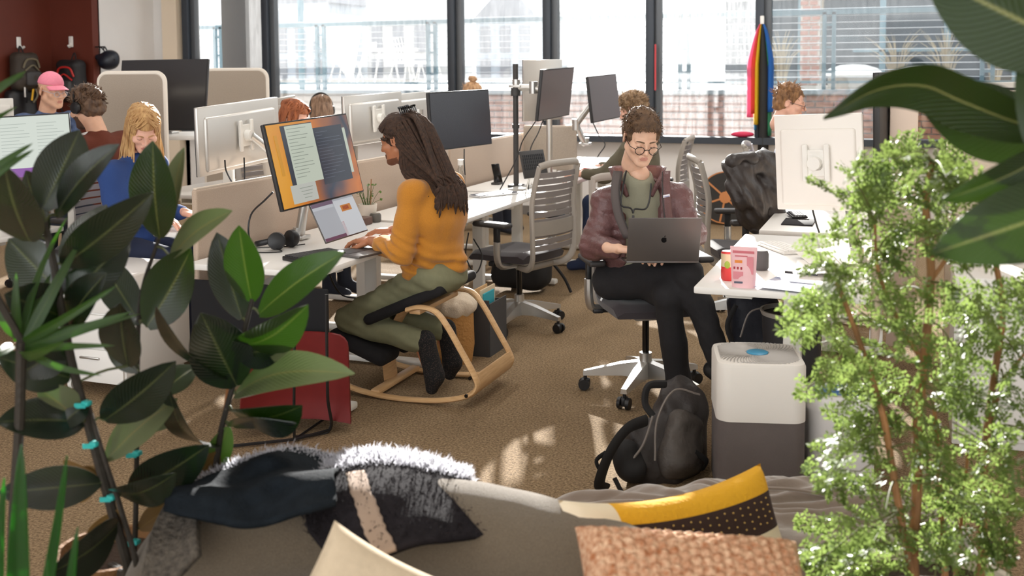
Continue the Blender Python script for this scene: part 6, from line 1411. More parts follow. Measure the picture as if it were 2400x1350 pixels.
G2 = drape(AA([(715, 1140, 2.6), (790, 1085, 2.66), (880, 1072, 2.68), (980, 1085, 2.68), (1095, 1120, 2.66)]), AA([(720, 1240, 2.34), (780, 1300, 2.3), (880, 1310, 2.28), (1000, 1275, 2.3), (1135, 1255, 2.4)]), AA([(730, 1160, 2.8), (800, 1120, 2.86), (890, 1110, 2.88), (985, 1120, 2.88), (1090, 1150, 2.86)]), 70, 46, amp=0.03, seed=9)
part('shag_fold', MB().grid(G2, thick=0.014), M_blk2, bl, world=True, smooth=180)
st = np.stack([G2[i, 22 + int((i - 22) * 0.55):31 + int((i - 22) * 0.55)] for i in range(24, 46)]) + (-_f0 * 0.008 + _u0 * 0.006)
part('stripe', MB().grid(st, thick=0.006), M_stripe, bl, world=True, smooth=180)
# pile fibres
def pile(G, n, ln, seed, imin=0, imax=1.0, bias=None):
    rs = np.random.default_rng(seed); a, b = G.shape[:2]; dv = np.cross(np.gradient(G, axis=1), np.gradient(G, axis=0)); dv /= np.linalg.norm(dv, axis=2)[..., None] + 1e-9
    if dv[..., 2].mean() < 0: dv = -dv
    V = []; Fs = []
    for k in range(n):
        i = int(rs.uniform(imin, imax) * (a - 1)); j = rs.integers(0, b); p = G[i, j] + rs.normal(size=3) * 0.006; d = _n(dv[i, j] + rs.normal(size=3) * 0.55); l = ln * rs.uniform(0.4, 1.3); q = p + d * l * 0.6; r_ = q + _n(d + rs.normal(size=3) * 0.7) * l * 0.5; w = _n(np.cross(d, rs.normal(size=3))) * 0.0011; o = len(V)
        V += [p - w, p + w, q + w, q - w, r_]; Fs += [(o, o + 1, o + 2, o + 3), (o + 3, o + 2, o + 4)]
    return MB().add(np.array(V), Fs)
M_fib = mat('rim_lit_pile', (170, 170, 176), 0.9, trans=0.55, spec=0.1)  # pale fibres along the ridge: backlit sun rim put into the colour
part('pile', pile(G2, 7000, 0.024, 3, 0.3, 0.5), M_fib, bl, world=True, smooth=0, kind='stuff', recalc=False)
part('pile', pile(G2, 7000, 0.014, 5, 0.0, 1.0), mat('dark_pile', (38, 35, 38), 0.9, spec=0.1), bl, world=True, smooth=0, kind='stuff', recalc=False)
part('pile', pile(G1, 2600, 0.014, 6, 0.32, 0.46), M_fib, bl, world=True, smooth=0, kind='stuff', recalc=False)
# knitted throw at the sofa's left end
M_knit = mat('grey_brown_knit', (92, 84, 74), 0.95, rgb2=(54, 48, 42), vscale=70, bump=1.0, bscale=90)
G3 = drape(AA([(405, 1165, 2.6), (450, 1150, 2.62), (490, 1155, 2.64)]), AA([(335, 1370, 2.3), (400, 1370, 2.28), (470, 1300, 2.3)]), AA([(420, 1190, 2.75), (460, 1180, 2.78), (500, 1185, 2.78)]), 30, 40, amp=0.02, seed=6)
solo('knitted_throw', MB().grid(G3, thick=0.016), M_knit, 'grey-brown knitted throw hanging over the left end of the sofa', 'blanket', smooth=180)
# --- cushions
def cushion(c, x, y, w, h, t, mats_, mi_fn, nu=26, label='', name='cushion', puff=1.0, disp=None, warp=None):
    x = _n(x); y = _n(np.array(y) - x * x.dot(y)); z = np.cross(x, y); mb = MB(); V = []; Fs = []; mi = []
    for sgn in (1, -1):
        o = len(V)
        for i in range(nu):
            for j in range(nu):
                a, b = j / (nu - 1) * 2 - 1, i / (nu - 1) * 2 - 1; pin = 1 - 0.07 * (1 - a * a) * (b * b) ** 2; pin2 = 1 - 0.07 * (1 - b * b) * (a * a) ** 2
                th = t / 2 * ((1 - a ** 4) * (1 - b ** 4)) ** 0.45 * puff; u_, v_ = a * pin2 * w / 2, b * pin * h / 2
                if disp: th += disp(a, b) * min(1, (1 - max(abs(a), abs(b))) * 8)
                p_ = np.array(c) + x * u_ + y * v_ + z * sgn * th
                if warp is not None: p_ = p_ + warp(a, b)
                V.append(p_)
        for i in range(nu - 1):
            for j in range(nu - 1):
                q = (o + i * nu + j, o + i * nu + j + 1, o + (i + 1) * nu + j + 1, o + (i + 1) * nu + j); Fs.append(q if sgn > 0 else q[::-1]); mi.append(mi_fn((j + .5) / (nu - 1) * 2 - 1, (i + .5) / (nu - 1) * 2 - 1))
    mb.add(np.array(V), Fs); mb.m = mi
    return mb
# beige cushion, one corner showing
c = at(838, 1440, 2.06); 
solo('cushion', cushion(c, _r0 * 0.86 - _u0 * 0.5, _u0 * 0.78 + _f0 * 0.5 + _r0 * 0.2, 0.26, 0.27, 0.10, 0, lambda a, b: 0, label=''), mat('beige_linen', (196, 178, 152), 0.95, var=0.05, vscale=60, bump=0.25, bscale=300), 'plain beige cushion with its corner poking up beside the shaggy throw', 'cushion', 'sofa cushions', 180)
# striped mustard cushion
M_y = mat('mustard_corduroy', (226, 168, 32), 0.95, bump=0.4, bscale=90); M_db = mat('dark_brown_dotted', (56, 36, 32), 0.95); M_cr = mat('cream_cotton', (226, 212, 186), 0.95); M_ol = mat('olive_band', (150, 134, 70), 0.95); M_bl = mat('slate_blue_band', (92, 104, 138), 0.95)
xs_ = at(1808, 1205, 2.85) - at(1345, 1310, 2.42); cc = at(1600, 1282, 2.62)
cu = cushion(cc, xs_, _u0 * 0.8 + _f0 * 0.55, np.linalg.norm(xs_) * 1.03, 0.30, 0.14, 0, lambda a, b: (2 if b > 0.3 else 4) if a < -0.62 else (0 if b > 0.52 else (1 if b > -0.06 else (2 if b > -0.42 else 3))), nu=40, warp=lambda a, b: _u0 * 0.035 * (a * a - 0.5))
co = solo('cushion', cu, [M_y, M_db, M_cr, M_ol, M_bl], 'cushion with mustard, dotted dark brown and cream bands', 'cushion', 'sofa cushions', 180)
dots = MB(); x_ = _n(xs_); y_ = _n(_u0 * 0.8 + _f0 * 0.55 - x_ * x_.dot(_u0 * 0.8 + _f0 * 0.55)); z_ = np.cross(x_, y_); z_ = z_ if z_.dot(_f0) < 0 else -z_
for i in range(20):
    for j in range(4):
        a, b = -0.8 + i * 0.085, 0.42 - j * 0.12 + (0.03 if i % 2 else 0); w_, h_ = np.linalg.norm(xs_) * 1.03, 0.30; th = 0.0725 * ((1 - a ** 4) * (1 - b ** 4)) ** 0.45
        pin = 1 - 0.07 * (1 - a * a) * (b * b) ** 2; pin2 = 1 - 0.07 * (1 - b * b) * (a * a) ** 2
        p_ = cc + x_ * a * pin2 * w_ / 2 + y_ * b * pin * h_ / 2 + z_ * th + _u0 * 0.035 * (a * a - 0.5); dots.ball(tuple(p_), 0.0026, 6)
od = part('stitched_dots', dots, mat('gold_stitch', (206, 170, 96), 0.7), co, kind='stuff'); od.matrix_parent_inverse = Matrix.Translation(co.location).inverted()
# small pale cushion with blue band under it
c = at(1400, 1340, 2.4)
solo('cushion', cushion(c, _r0 * 0.95 - _u0 * 0.25, _u0 * 0.9 + _f0 * 0.35, 0.17, 0.13, 0.07, 0, lambda a, b: 0 if a < -0.3 else (1 if b < 0.4 else 2), nu=20), [M_cr, M_bl, M_y], 'small pale cushion with a slate blue band left of the mustard one', 'cushion', 'sofa cushions', 180)
# chunky knit cushion
c = at(1640, 1440, 2.10)
def bob(a, b): return 0.010 * abs(math.sin(a * 34)) * abs(math.sin(b * 26 + (0.5 * math.pi if int(abs(a * 34) / math.pi) % 2 else 0)))
cu = cushion(c, _r0 * 0.97 - _u0 * 0.12 + _f0 * 0.1, _u0 * 0.55 + _f0 * 0.8, 0.50, 0.36, 0.15, 0, lambda a, b: 0, nu=110, disp=bob)
solo('cushion', cu, mat('caramel_cream_knit', (214, 178, 146), 0.95, rgb2=(160, 100, 62), vscale=70, bump=0.5, bscale=160), 'chunky bobbled knit cushion in caramel and cream', 'cushion', 'sofa cushions', 180)
# ================================================================== SMALLER THINGS
def rrect(w, d, r, n=8):
    P = []
    for sx, sy, a0 in ((1, 1, 0), (-1, 1, 90), (-1, -1, 180), (1, -1, 270)):
        for k in range(n + 1): a = R(a0 + 90 * k / n); P.append((sx * (w / 2 - r) + r * math.cos(a), sy * (d / 2 - r) + r * math.sin(a)))
    return P
def stack(mb, rings, mi=0, cap=True):
    """loft of equal-length rings [(poly, z)]"""
    n = len(rings[0][0]); V = [(x, y, z) for poly, z in rings for x, y in poly]
    Fs = [(i * n + j, i * n + (j + 1) % n, (i + 1) * n + (j + 1) % n, (i + 1) * n + j) for i in range(len(rings) - 1) for j in range(n)]
    if cap: Fs += [tuple(range(n))[::-1], tuple((len(rings) - 1) * n + j for j in range(n))]
    return mb.add(V, Fs, mi)
pfl, pfr = gz(1680, 1176, 0), gz(1889, 1184, 0)
az = math.atan2((pfr - pfl)[1], (pfr - pfl)[0]); W_ = float(np.linalg.norm(pfr - pfl)); back = np.array([-math.sin(az), math.cos(az), 0]); pc_ = (pfl + pfr) / 2 + back * W_ / 2
ap = thing('air_purifier', 'square white air purifier with grey fabric base and spiral grille', 'air purifier', tuple(pc_), az)
part('fabric_base', stack(MB(), [(rrect(W_ - .006, W_ - .006, .05), 0.004), (rrect(W_, W_, .052), 0.02), (rrect(W_, W_, .052), 0.305)]), mat('dark_taupe_fabric', (104, 96, 94), 0.95, bump=0.2, bscale=300, var=0.06, vscale=8), ap)
part('body', stack(MB(), [(rrect(W_ + .004, W_ + .004, .054), 0.303), (rrect(W_ + .004, W_ + .004, .054), 0.505), (rrect(W_ - .006, W_ - .006, .05), 0.517), (rrect(W_ - .03, W_ - .03, .045), 0.52)]), mat('purifier_white', (232, 228, 222), 0.5), ap)
gm = MB()
for k in range(64):
    a0 = 2 * math.pi * k / 64; pts = []
    for j in range(9):
        r = 0.045 + 0.125 * j / 8; a = a0 + 0.55 * (j / 8); x, y = r * math.cos(a), r * math.sin(a); lim = W_ / 2 - 0.018
        m_ = max(abs(x), abs(y)); s_ = min(1, lim / m_); pts.append((x * s_, y * s_, 0.522))
    gm.tube(pts, 0.0022, 4)
part('grille', gm, mat('grille_grey', (186, 182, 178), 0.6), ap, kind='stuff')
part('button', MB().lathe([(0.04, 0.52), (0.041, 0.525), (0.036, 0.5275), (0.002, 0.528)], n=28), mat('button_blue', (64, 150, 190), 0.35), ap)
# waste bin
bl_, br_ = gz(1893, 1160, 0), gz(2060, 1166, 0); wv = float(np.linalg.norm(br_ - bl_)); bc = (bl_ + br_) / 2 + back * wv * 0.45
bn = thing('waste_bin', 'white bin with a blue lid opening beside the air purifier', 'bin', tuple(bc), az)
part('body', stack(MB(), [(rrect(wv * .94, wv * .8, .05), 0.0), (rrect(wv * .97, wv * .84, .055), 0.32)]), mat('bin_white', (222, 220, 220), 0.5), bn)
part('rim', stack(MB(), [(rrect(wv, wv * .88, .06), 0.318), (rrect(wv, wv * .88, .06), 0.355), (rrect(wv * .9, wv * .78, .05), 0.372), (rrect(wv * .72, wv * .6, .045), 0.372), (rrect(wv * .68, wv * .56, .04), 0.34)], cap=False), mat('bin_white', 0), bn)
part('inner_tray', stack(MB(), [(rrect(wv * .7, wv * .58, .04), 0.338), (rrect(wv * .72, wv * .6, .045), 0.366), (rrect(wv * .66, wv * .53, .04), 0.366), (rrect(wv * .62, wv * .5, .035), 0.345)], cap=True), mat('tray_blue', (96, 140, 200), 0.4), bn)
# ------------------------------------------------------------------ black backpack on the floor
M_pack = mat('black_nylon', (52, 47, 46), 0.6, var=0.15, vscale=20, bump=0.35, bscale=60); M_strap = mat('black_webbing', (24, 23, 24), 0.8)
bp0 = gz(1545, 1120, 0)
bk = thing('backpack', 'full black backpack slumped on the carpet beside the air purifier', 'backpack', (bp0[0], bp0[1], 0))
B_ = lambda x, y, d: at(x, y, d)
s = SDF(0.05)
s.cap(B_(1600, 930, 4.22), B_(1560, 1060, 4.12), 0.075, 0.115); s.cap(B_(1560, 1060, 4.12), B_(1545, 1085, 4.12), 0.12, 0.12); s.cap(B_(1612, 940, 4.25), B_(1606, 1070, 4.16), 0.06, 0.09)
s.cap(B_(1500, 1030, 4.1), B_(1520, 1095, 4.06), 0.075, 0.09)
s.disp = lambda P: fold(P, 0.022, 9, 2) + fold(P, 0.010, 22, 5) + 0.004 * np.sin((P[:, 0] + P[:, 2] * .5 + .04 * noise3(P, 6)) * 80)
part('main_body', sd(s, 0.011, 1), M_pack, bk, world=True, smooth=180)
s = SDF(0.04); s.cap(B_(1590, 975, 4.09), B_(1575, 1075, 4.02), 0.05, 0.07); s.cap(B_(1612, 985, 4.12), B_(1608, 1080, 4.07), 0.045, 0.055); s.disp = lambda P: fold(P, 0.02, 11, 7) + fold(P, 0.008, 26, 1)
part('front_pocket', sd(s, 0.01, 1), mat('charcoal_nylon', (72, 66, 62), 0.55, var=0.15, vscale=20, bump=0.35, bscale=60), bk, world=True, smooth=180)
s = SDF(0.03); s.cap(B_(1465, 1060, 4.0), B_(1480, 1100, 3.98), 0.05, 0.055); s.disp = lambda P: fold(P, 0.01, 14, 9); part('side_pocket', sd(s, 0.009, 1), M_strap, bk, world=True, smooth=180)
def strap(pts, w=0.022, t=0.35, m=None, nm='strap'): return part(nm, MB().tube(curve([B_(*q) for q in pts], 24), w, 8, flat=(1, t)), m or M_strap, bk, world=True)
strap([(1515, 985, 4.0), (1470, 1005, 3.93), (1430, 1060, 3.9), (1405, 1130, 3.92), (1420, 1145, 3.95)], 0.024, 0.45)
strap([(1560, 900, 4.14), (1520, 905, 4.1), (1512, 945, 4.08), (1530, 975, 4.06)], 0.016, 0.7, nm='grab_handle')
strap([(1420, 1060, 3.95), (1398, 1080, 3.93), (1410, 1110, 3.92)], 0.01, 0.4); strap([(1440, 1120, 3.93), (1455, 1150, 3.92), (1460, 1158, 3.95)], 0.01, 0.4)
strap([(1628, 1060, 4.0), (1655, 1080, 4.02), (1648, 1100, 4.05)], 0.012, 0.4)
zz = mat('zip_tape', (120, 112, 106), 0.5)
part('zipper', MB().tube(curve([B_(1640, 925, 4.13), B_(1580, 915, 4.1), B_(1540, 985, 4.01), B_(1535, 1080, 3.96)], 24), 0.0045, 6), zz, bk, world=True); part('zipper', MB().tube(curve([B_(1530, 975, 4.0), B_(1508, 1040, 3.97), B_(1480, 1080, 3.95)], 14), 0.005, 6), zz, bk, world=True)
# ------------------------------------------------------------------ right desk things
Z = 0.7302
def dz(px, py): return gz(px, py, Z)
q = dz(1707, 656)
cn = thing('drink_can', 'beige and red drink can behind the pink pouch', 'can', tuple(q))
part('can_body', MB().lathe([(0.026, 0), (0.0305, 0.006), (0.0305, 0.055), (0.0305, 0.112), (0.027, 0.12)], n=24), mat('can_red', (206, 62, 60), 0.35), cn)
part('upper_band', MB().lathe([(0.0309, 0.058), (0.0309, 0.112)], n=24, capt=False), mat('can_beige', (214, 196, 160), 0.35), cn); part('leaf_mark', MB().ball((0.0, -0.031, 0.068), (0.012, 0.002, 0.016), 10), mat('can_green', (150, 176, 60), 0.4), cn); part('lid', MB().lathe([(0.027, 0.119), (0.025, 0.121), (0.002, 0.119)], n=20), M_alu, cn)
a0, a1 = dz(1715, 671), dz(1770, 675); pw_ = float(np.linalg.norm(a1 - a0)); pcn = (a0 + a1) / 2; pa = math.atan2((a1 - a0)[1], (a1 - a0)[0])
po = thing('snack_pouch', 'pink stand-up pouch with printed label at the desk corner', 'pouch', tuple(pcn), pa)
G = np.zeros((12, 17, 3)); Gb = np.zeros((12, 17, 3)); PH = 0.163
for i in range(12):
    for j in range(17):
        t, s_ = i / 11, j / 16 * 2 - 1; wd_ = pw_ / 2 * (1 + 0.16 * t); th = 0.024 * (1 - t) ** 0.7 * math.sqrt(max(0, 1 - s_ * s_)); G[i, j] = (s_ * wd_, -th, t * PH); Gb[i, j] = (s_ * wd_, th + 0.0006, t * PH)
part('pouch_body', MB().grid(G).grid(Gb[:, ::-1]), mat('pouch_pink', (236, 190, 194), 0.45, var=0.03, vscale=30), po, smooth=180)
def dec(x, z, w, h, m):
    t = z / PH; th = 0.024 * (1 - t) ** 0.7 * math.sqrt(max(0, 1 - (x / (pw_ / 2 * (1 + .16 * t))) ** 2)); return MB().box((x, -th - 0.0012, z), (w, 0.0008, h)), m
for nm, x, z, w, h, m in [('print_headline', 0.0, 0.142, 0.085, 0.010, mat('print_rose', (206, 110, 120), 0.6)), ('print_subline', -0.008, 0.126, 0.05, 0.005, MATS['print_rose']), ('print_picture', -0.018, 0.104, 0.03, 0.012, mat('print_orange', (232, 140, 60), 0.6)), ('print_dot', -0.034, 0.078, 0.007, 0.010, mat('print_berry', (170, 50, 60), 0.6)), ('print_dot', -0.02, 0.078, 0.007, 0.010, MATS['print_berry']), ('print_dot', -0.006, 0.078, 0.007, 0.010, MATS['print_berry']), ('print_block', 0.028, 0.09, 0.026, 0.07, mat('print_pale_rose', (222, 140, 150), 0.6)), ('print_wordmark', -0.016, 0.022, 0.034, 0.008, mat('print_slate', (88, 92, 110), 0.6)), ('print_block', -0.018, 0.05, 0.04, 0.03, MATS['print_pale_rose'])]:
    b_, m = dec(x, z, w, h, m); part(nm, b_, m, po, smooth=0)
q = dz(1783, 632); solo('desk_speaker', MB().lathe([(0.028, 0), (0.034, 0.01), (0.034, 0.07), (0.028, 0.085), (0.002, 0.088)], tuple(q), 20), mat('speaker_grey', (92, 90, 92), 0.8), 'small grey rounded speaker right behind the pink pouch', 'speaker')
def keyboard(loc, rz, w, d, label, mb_, mk, rows=5, cols=14, tilt=0.0, z=Z, h=0.012, key=0.006):
    t = thing('keyboard', label, 'keyboard', (loc[0], loc[1], z), rz, 'keyboards')
    part('case', MB().rbox((0, 0, h / 2), (w, d, h), 0.004), mb_, t)
    kw, kd = (w - 0.016) / cols, (d - 0.014) / rows; k0 = None
    for r_ in range(rows):
        c_ = 0
        while c_ < cols:
            span = 5 if (r_ == 0 and c_ == 4) else 1
            if span == 1:
                M = Matrix.Translation((-w / 2 + 0.008 + (c_ + .5) * kw, -d / 2 + 0.007 + (r_ + .5) * kd, h + key / 2))
                if k0 is None: k0 = part('key', MB().box((0, 0, 0), (kw * 0.84, kd * 0.82, key)), mk, t, smooth=0); k0.matrix_local = M
                else: inst(k0, t, M)
            else: part('space_bar', MB().box((-w / 2 + 0.008 + (c_ + 2.5) * kw, -d / 2 + 0.007 + .5 * kd, h + key / 2), (kw * 4.9, kd * 0.82, key)), mk, t, smooth=0)
            c_ += span
    return t
K_w = mat('key_white', (236, 234, 230), 0.5); K_d = mat('key_charcoal', (48, 47, 50), 0.6); K_g = mat('key_slate', (96, 98, 110), 0.5)
q = dz(1832, 584); keyboard(q, R(-58), 0.30, 0.125, 'pale white-keyed keyboard on the sunlit right desk', M_white, K_w, 5, 13)
q = dz(1872, 522); solo('mouse_pad', MB().rbox((q[0], q[1] + 0.0, Z + 0.004), (0.17, 0.25, 0.008), 0.003), mat('pad_black', (30, 27, 30), 0.9), 'black padded mat on the second right-hand desk', 'mouse pad')
q2 = dz(1868, 510); keyboard((q2[0] + 0.0, q2[1], 0), R(-75), 0.2, 0.09, 'black keyboard on the mat under the white-backed monitor', M_black, K_d, 5, 12, z=Z + 0.009)
M_paper = mat('paper_white', (244, 242, 238), 0.8); 
for k, (x, y, rz, w, d, lb) in enumerate([(1935, 615, 0.3, 0.21, 0.29, 'topmost white paper sheet fanned over the papers on the right desk'), (1925, 635, 0.05, 0.21, 0.29, 'white paper sheet lying under the fanned sheet'), (1960, 600, 0.7, 0.2, 0.27, 'white paper sheet slipping towards the divider'), (1850, 672, -0.25, 0.2, 0.24, 'blue-printed sheet beside the pink pouch'), (1950, 690, 0.1, 0.15, 0.2, 'white envelope near the front edge of the right desk')]):
    c = dz(x, y); n_ = 7; G = np.zeros((n_, n_, 3))
    for i in range(n_):
        for j in range(n_):
            a, b = (i / 6 - .5) * d, (j / 6 - .5) * w; ca, sa = math.cos(rz), math.sin(rz); G[i, j] = (c[0] + b * ca - a * sa, c[1] + b * sa + a * ca, Z + 0.003 + 0.0035 * (5 - k) + 0.012 * (b / w) ** 2 * (k % 3))
    m_ = M_paper if k != 3 else mat('paper_blue_print', (224, 226, 234), 0.8, rgb2=(120, 136, 176), vscale=22)
    solo('paper_sheet', MB().grid(G, thick=0.0012), m_, lb, 'paper', 'loose papers on the right desk')
q = dz(1880, 662); solo('pen', MB().tube([(q[0] - 0.07, q[1] + 0.02, Z + 0.035), (q[0] + 0.06, q[1] + 0.0, Z + 0.035)], 0.005, 8), M_black, 'dark pen lying on the papers of the right desk', 'pen')
q = dz(1935, 697); solo('sticky_pad', MB().rbox((q[0], q[1], Z + 0.04), (0.075, 0.075, 0.03), 0.002), M_paper, 'small block of white note paper at the front of the right desk', 'note block')
# bags under the right desk
s = SDF(0.05); s.box(B_(1768, 765, 4.85), (0.24, 0.18, 0.34), 0.07, ax); s.disp = lambda P: fold(P, 0.014, 9, 3)
t = thing('backpack', 'dark blue-black bag standing under the right desk', 'backpack', tuple(B_(1775, 765, 4.75)[:2]) + (0,)); M_navy = mat('navy_nylon', (30, 32, 42), 0.65, var=0.15, vscale=20, bump=0.3, bscale=50)
part('main_body', sd(s, 0.013, 1), M_navy, t, world=True, smooth=180); part('strap', MB().tube(curve([B_(1725, 715, 4.62), B_(1705, 760, 4.6), B_(1715, 800, 4.62)], 12), 0.014, 6, flat=(1, .4)), M_strap, t, world=True); part('zipper', MB().tube(curve([B_(1735, 790, 4.6), B_(1755, 735, 4.6), B_(1790, 720, 4.6)], 12), 0.004, 5), zz, t, world=True)
t = thing('storage_tub', 'dark tub with a pale rim hanging under the right desk', 'tub', tuple(B_(1835, 755, 4.55)[:2]) + (0,)); qq = B_(1850, 740, 4.4)
part('tub', MB().lathe([(0.1, 0.0), (0.13, qq[2] - 0.02)], (qq[0], qq[1] + 0.12, 0), 24), mat('tub_charcoal', (44, 44, 48), 0.6), t, world=True); part('rim', MB().lathe([(0.131, qq[2] - 0.02), (0.138, qq[2]), (0.128, qq[2])], (qq[0], qq[1] + 0.12, 0), 24, capt=False), M_greyp, t, world=True)
# ------------------------------------------------------------------ things on the desk of the person in mustard
lh0, lh1 = dz(765, 582), dz(868, 565)
# open laptop, screen facing the person
tl_, tr_, bl2 = at(724, 482, 5.02), at(806, 460, 5.22), at(763, 572, 4.98)
x_ = _n(tr_ - tl_); up_ = tl_ - bl2; up_ = _n(up_ - x_ * x_.dot(up_)); n_ = np.cross(x_, up_); w_, h_ = 0.30, 0.205; cc_ = bl2 + up_ * h_ / 2 + x_ * w_ / 2
lp2 = thing('laptop', 'open silver laptop under the fingers of the person in mustard', 'laptop', tuple(bl2)); Mx = frame(cc_, x_, up_, n_)
part('lid', MB().rbox((0, 0, 0), (w_, h_, 0.006), 0.0028, 2, M=Mx), M_space, lp2, world=True)
sc_ = part('screen', MB().box((0, 0, 0), (w_ - 0.01, h_ - 0.012, 0.001)), emis('laptop_page', (176, 178, 184), 0.8), lp2); sc_.matrix_parent_inverse = wm(lp2).inverted(); sc_.matrix_basis = Matrix(frame(cc_ + n_ * 0.0036, x_, up_, n_).tolist())
for (x0, y0, x1, y1, m_) in [(0.0, 0.0, 0.5, 0.1, emis('bar_mauve', (120, 100, 118), 0.8)), (0.0, 0.1, 0.48, 0.18, emis('bar_pale', (196, 198, 204), 0.8)), (0.5, 0.05, 1.0, 1.0, emis('page_white', (206, 208, 212), 0.8)), (0.62, 0.2, 0.86, 0.37, emis('photo_orange', (196, 120, 44), 0.8)), (0.66, 0.23, 0.8, 0.33, emis('photo_red', (150, 50, 40), 0.8)), (0.5, 0.62, 0.56, 1.0, emis('bar_red', (170, 50, 52), 0.8)), (0.0, 0.92, 0.5, 1.0, emis('dock_plum', (110, 70, 92), 0.8))]: win(sc_, x0, y0, x1, y1, w_ - 0.01, h_ - 0.012, m_, 0.0008 + 0.0006 * (x0 > .55))
by = np.cross(_u0, x_); by = -by if by.dot(np.array([1, 0, 0])) < 0 else by; by = _n(np.array([by[0], by[1], 0])); xf = _n(np.array([x_[0], x_[1], 0])); hb = cc_ - up_ * h_ / 2
Mb = frame(np.array([hb[0], hb[1], Z + 0.007]) + by * 0.108, xf, by, np.array([0, 0, 1.]))
part('keyboard_base', MB().rbox((0, 0, 0), (w_, 0.212, 0.012), 0.004, 2, M=Mb), M_space, lp2, world=True); part('key_well', MB().box((0, -0.03, 0.0065), (w_ * 0.88, 0.1, 0.001), M=Mb), M_black, lp2, world=True)
q = dz(742, 598); keyboard((q[0] + 0.03, q[1] - 0.07), R(68), 0.27, 0.13, 'black ergonomic keyboard in front of the headphones', M_black, K_d, 6, 13, h=0.02)
hp0 = dz(668, 582)
hp_ = thing('headphones', 'black over-ear headphones lying on the desk under the colourful monitor', 'headphones', tuple(hp0))
for nm, o_, rr in (('ear_cup', (-0.015, -0.05), 0.5), ('ear_cup', (0.01, 0.045), -0.3)):
    part(nm, MB().lathe([(0.012, -0.026), (0.036, -0.022), (0.045, -0.004), (0.04, 0.018), (0.015, 0.026)], n=20, M=np.array(TR((o_[0], o_[1], 0.043), rx=R(80), rz=rr))), M_black, hp_)
part('headband', MB().tube(curve([(-0.02, -0.055, 0.05), (-0.1, -0.075, 0.03), (-0.15, -0.02, 0.018), (-0.12, 0.05, 0.022), (0.0, 0.055, 0.05)], 20), 0.011, 8, flat=(1.3, 0.6)), M_black, hp_)
part('cable', MB().tube(curve([(-0.02, -0.06, 0.01), (0.05, -0.11, 0.004), (-0.06, -0.16, 0.004), (-0.13, -0.06, 0.004), (-0.02, 0.02, 0.004), (0.04, 0.12, 0.004)], 36), 0.0028, 5), M_black, hp_)
q = dz(862, 516)
pp_ = thing('potted_plant', 'small leafy plant in a white pot on the desk behind the laptop', 'plant', tuple(q))
part('pot', MB().lathe([(0.036, 0), (0.046, 0.004), (0.056, 0.095), (0.05, 0.095), (0.047, 0.08), (0.002, 0.078)], n=28), mat('matte_white_pot', (226, 218, 206), 0.7), pp_)
M_herb = mat('herb_leaf', (84, 112, 48), 0.5, rgb2=(56, 84, 34), vscale=30, trans=0.3); rs = np.random.default_rng(31)
for k in range(26):
    a = rs.uniform(0, 6.28); o_ = rs.uniform(0.01, 0.075); zt = 0.1 + rs.uniform(0.01, 0.11) if k > 4 else 0.2 + rs.uniform(-.03, .03); e_ = np.array([o_ * math.cos(a), o_ * math.sin(a), zt]); b_ = e_ * np.array([.3, .3, 0]) + np.array([0, 0, 0.08]); sm = MB().tube([b_, (b_ + e_) / 2 + np.array([0, 0, .01]), e_], 0.0012, 4)
    dl = _n(np.array([math.cos(a), math.sin(a), rs.uniform(-.2, .6)])); sdn = _n(np.cross(dl, rs.normal(size=3))) * 0.010; l_ = rs.uniform(.018, .032); sm.add([e_, e_ + dl * l_ * .5 + sdn, e_ + dl * l_, e_ + dl * l_ * .5 - sdn], [(0, 1, 2, 3)])
    part('sprig', sm, M_herb, pp_, smooth=0, recalc=False)
part('plant_stake', MB().cyl((0.01, 0.02, 0.08), (0.014, 0.024, 0.24), 0.003, n=6), M_cane, pp_)
q = dz(840, 528); solo('wooden_box', MB().rbox((q[0], q[1], Z + 0.022), (0.1, 0.16, 0.042), 0.005), mat('dark_walnut', (84, 52, 38), 0.5), 'small dark wooden box between laptop and potted plant', 'box')
q = dz(822, 520); solo('wooden_ball', MB().ball((q[0] - 0.06, q[1] - 0.05, Z + 0.03), 0.028, 16), mat('beige_ball', (196, 170, 140), 0.6), 'beige wooden ball behind the open laptop', 'ball')
q = dz(880, 520); solo('glass_jar', MB().lathe([(0.03, 0), (0.034, 0.01), (0.034, 0.04), (0.028, 0.05)], tuple(q), 18), mat('smoky_jar', (90, 88, 84), 0.3), 'small dark jar beside the white plant pot', 'jar')
q = dz(1080, 455); bt = thing('water_bottle', 'clear bottle with pale cap behind the shoulder of the person in mustard', 'bottle', tuple(q))
part('bottle', MB().lathe([(0.032, 0), (0.035, 0.01), (0.035, 0.15), (0.016, 0.19), (0.016, 0.215)], n=20), glass_mat('bottle_glass', (0.85, 0.86, 0.84), 0.15), bt); part('cap', MB().lathe([(0.02, 0.205), (0.02, 0.245), (0.002, 0.247)], n=16), M_white, bt)
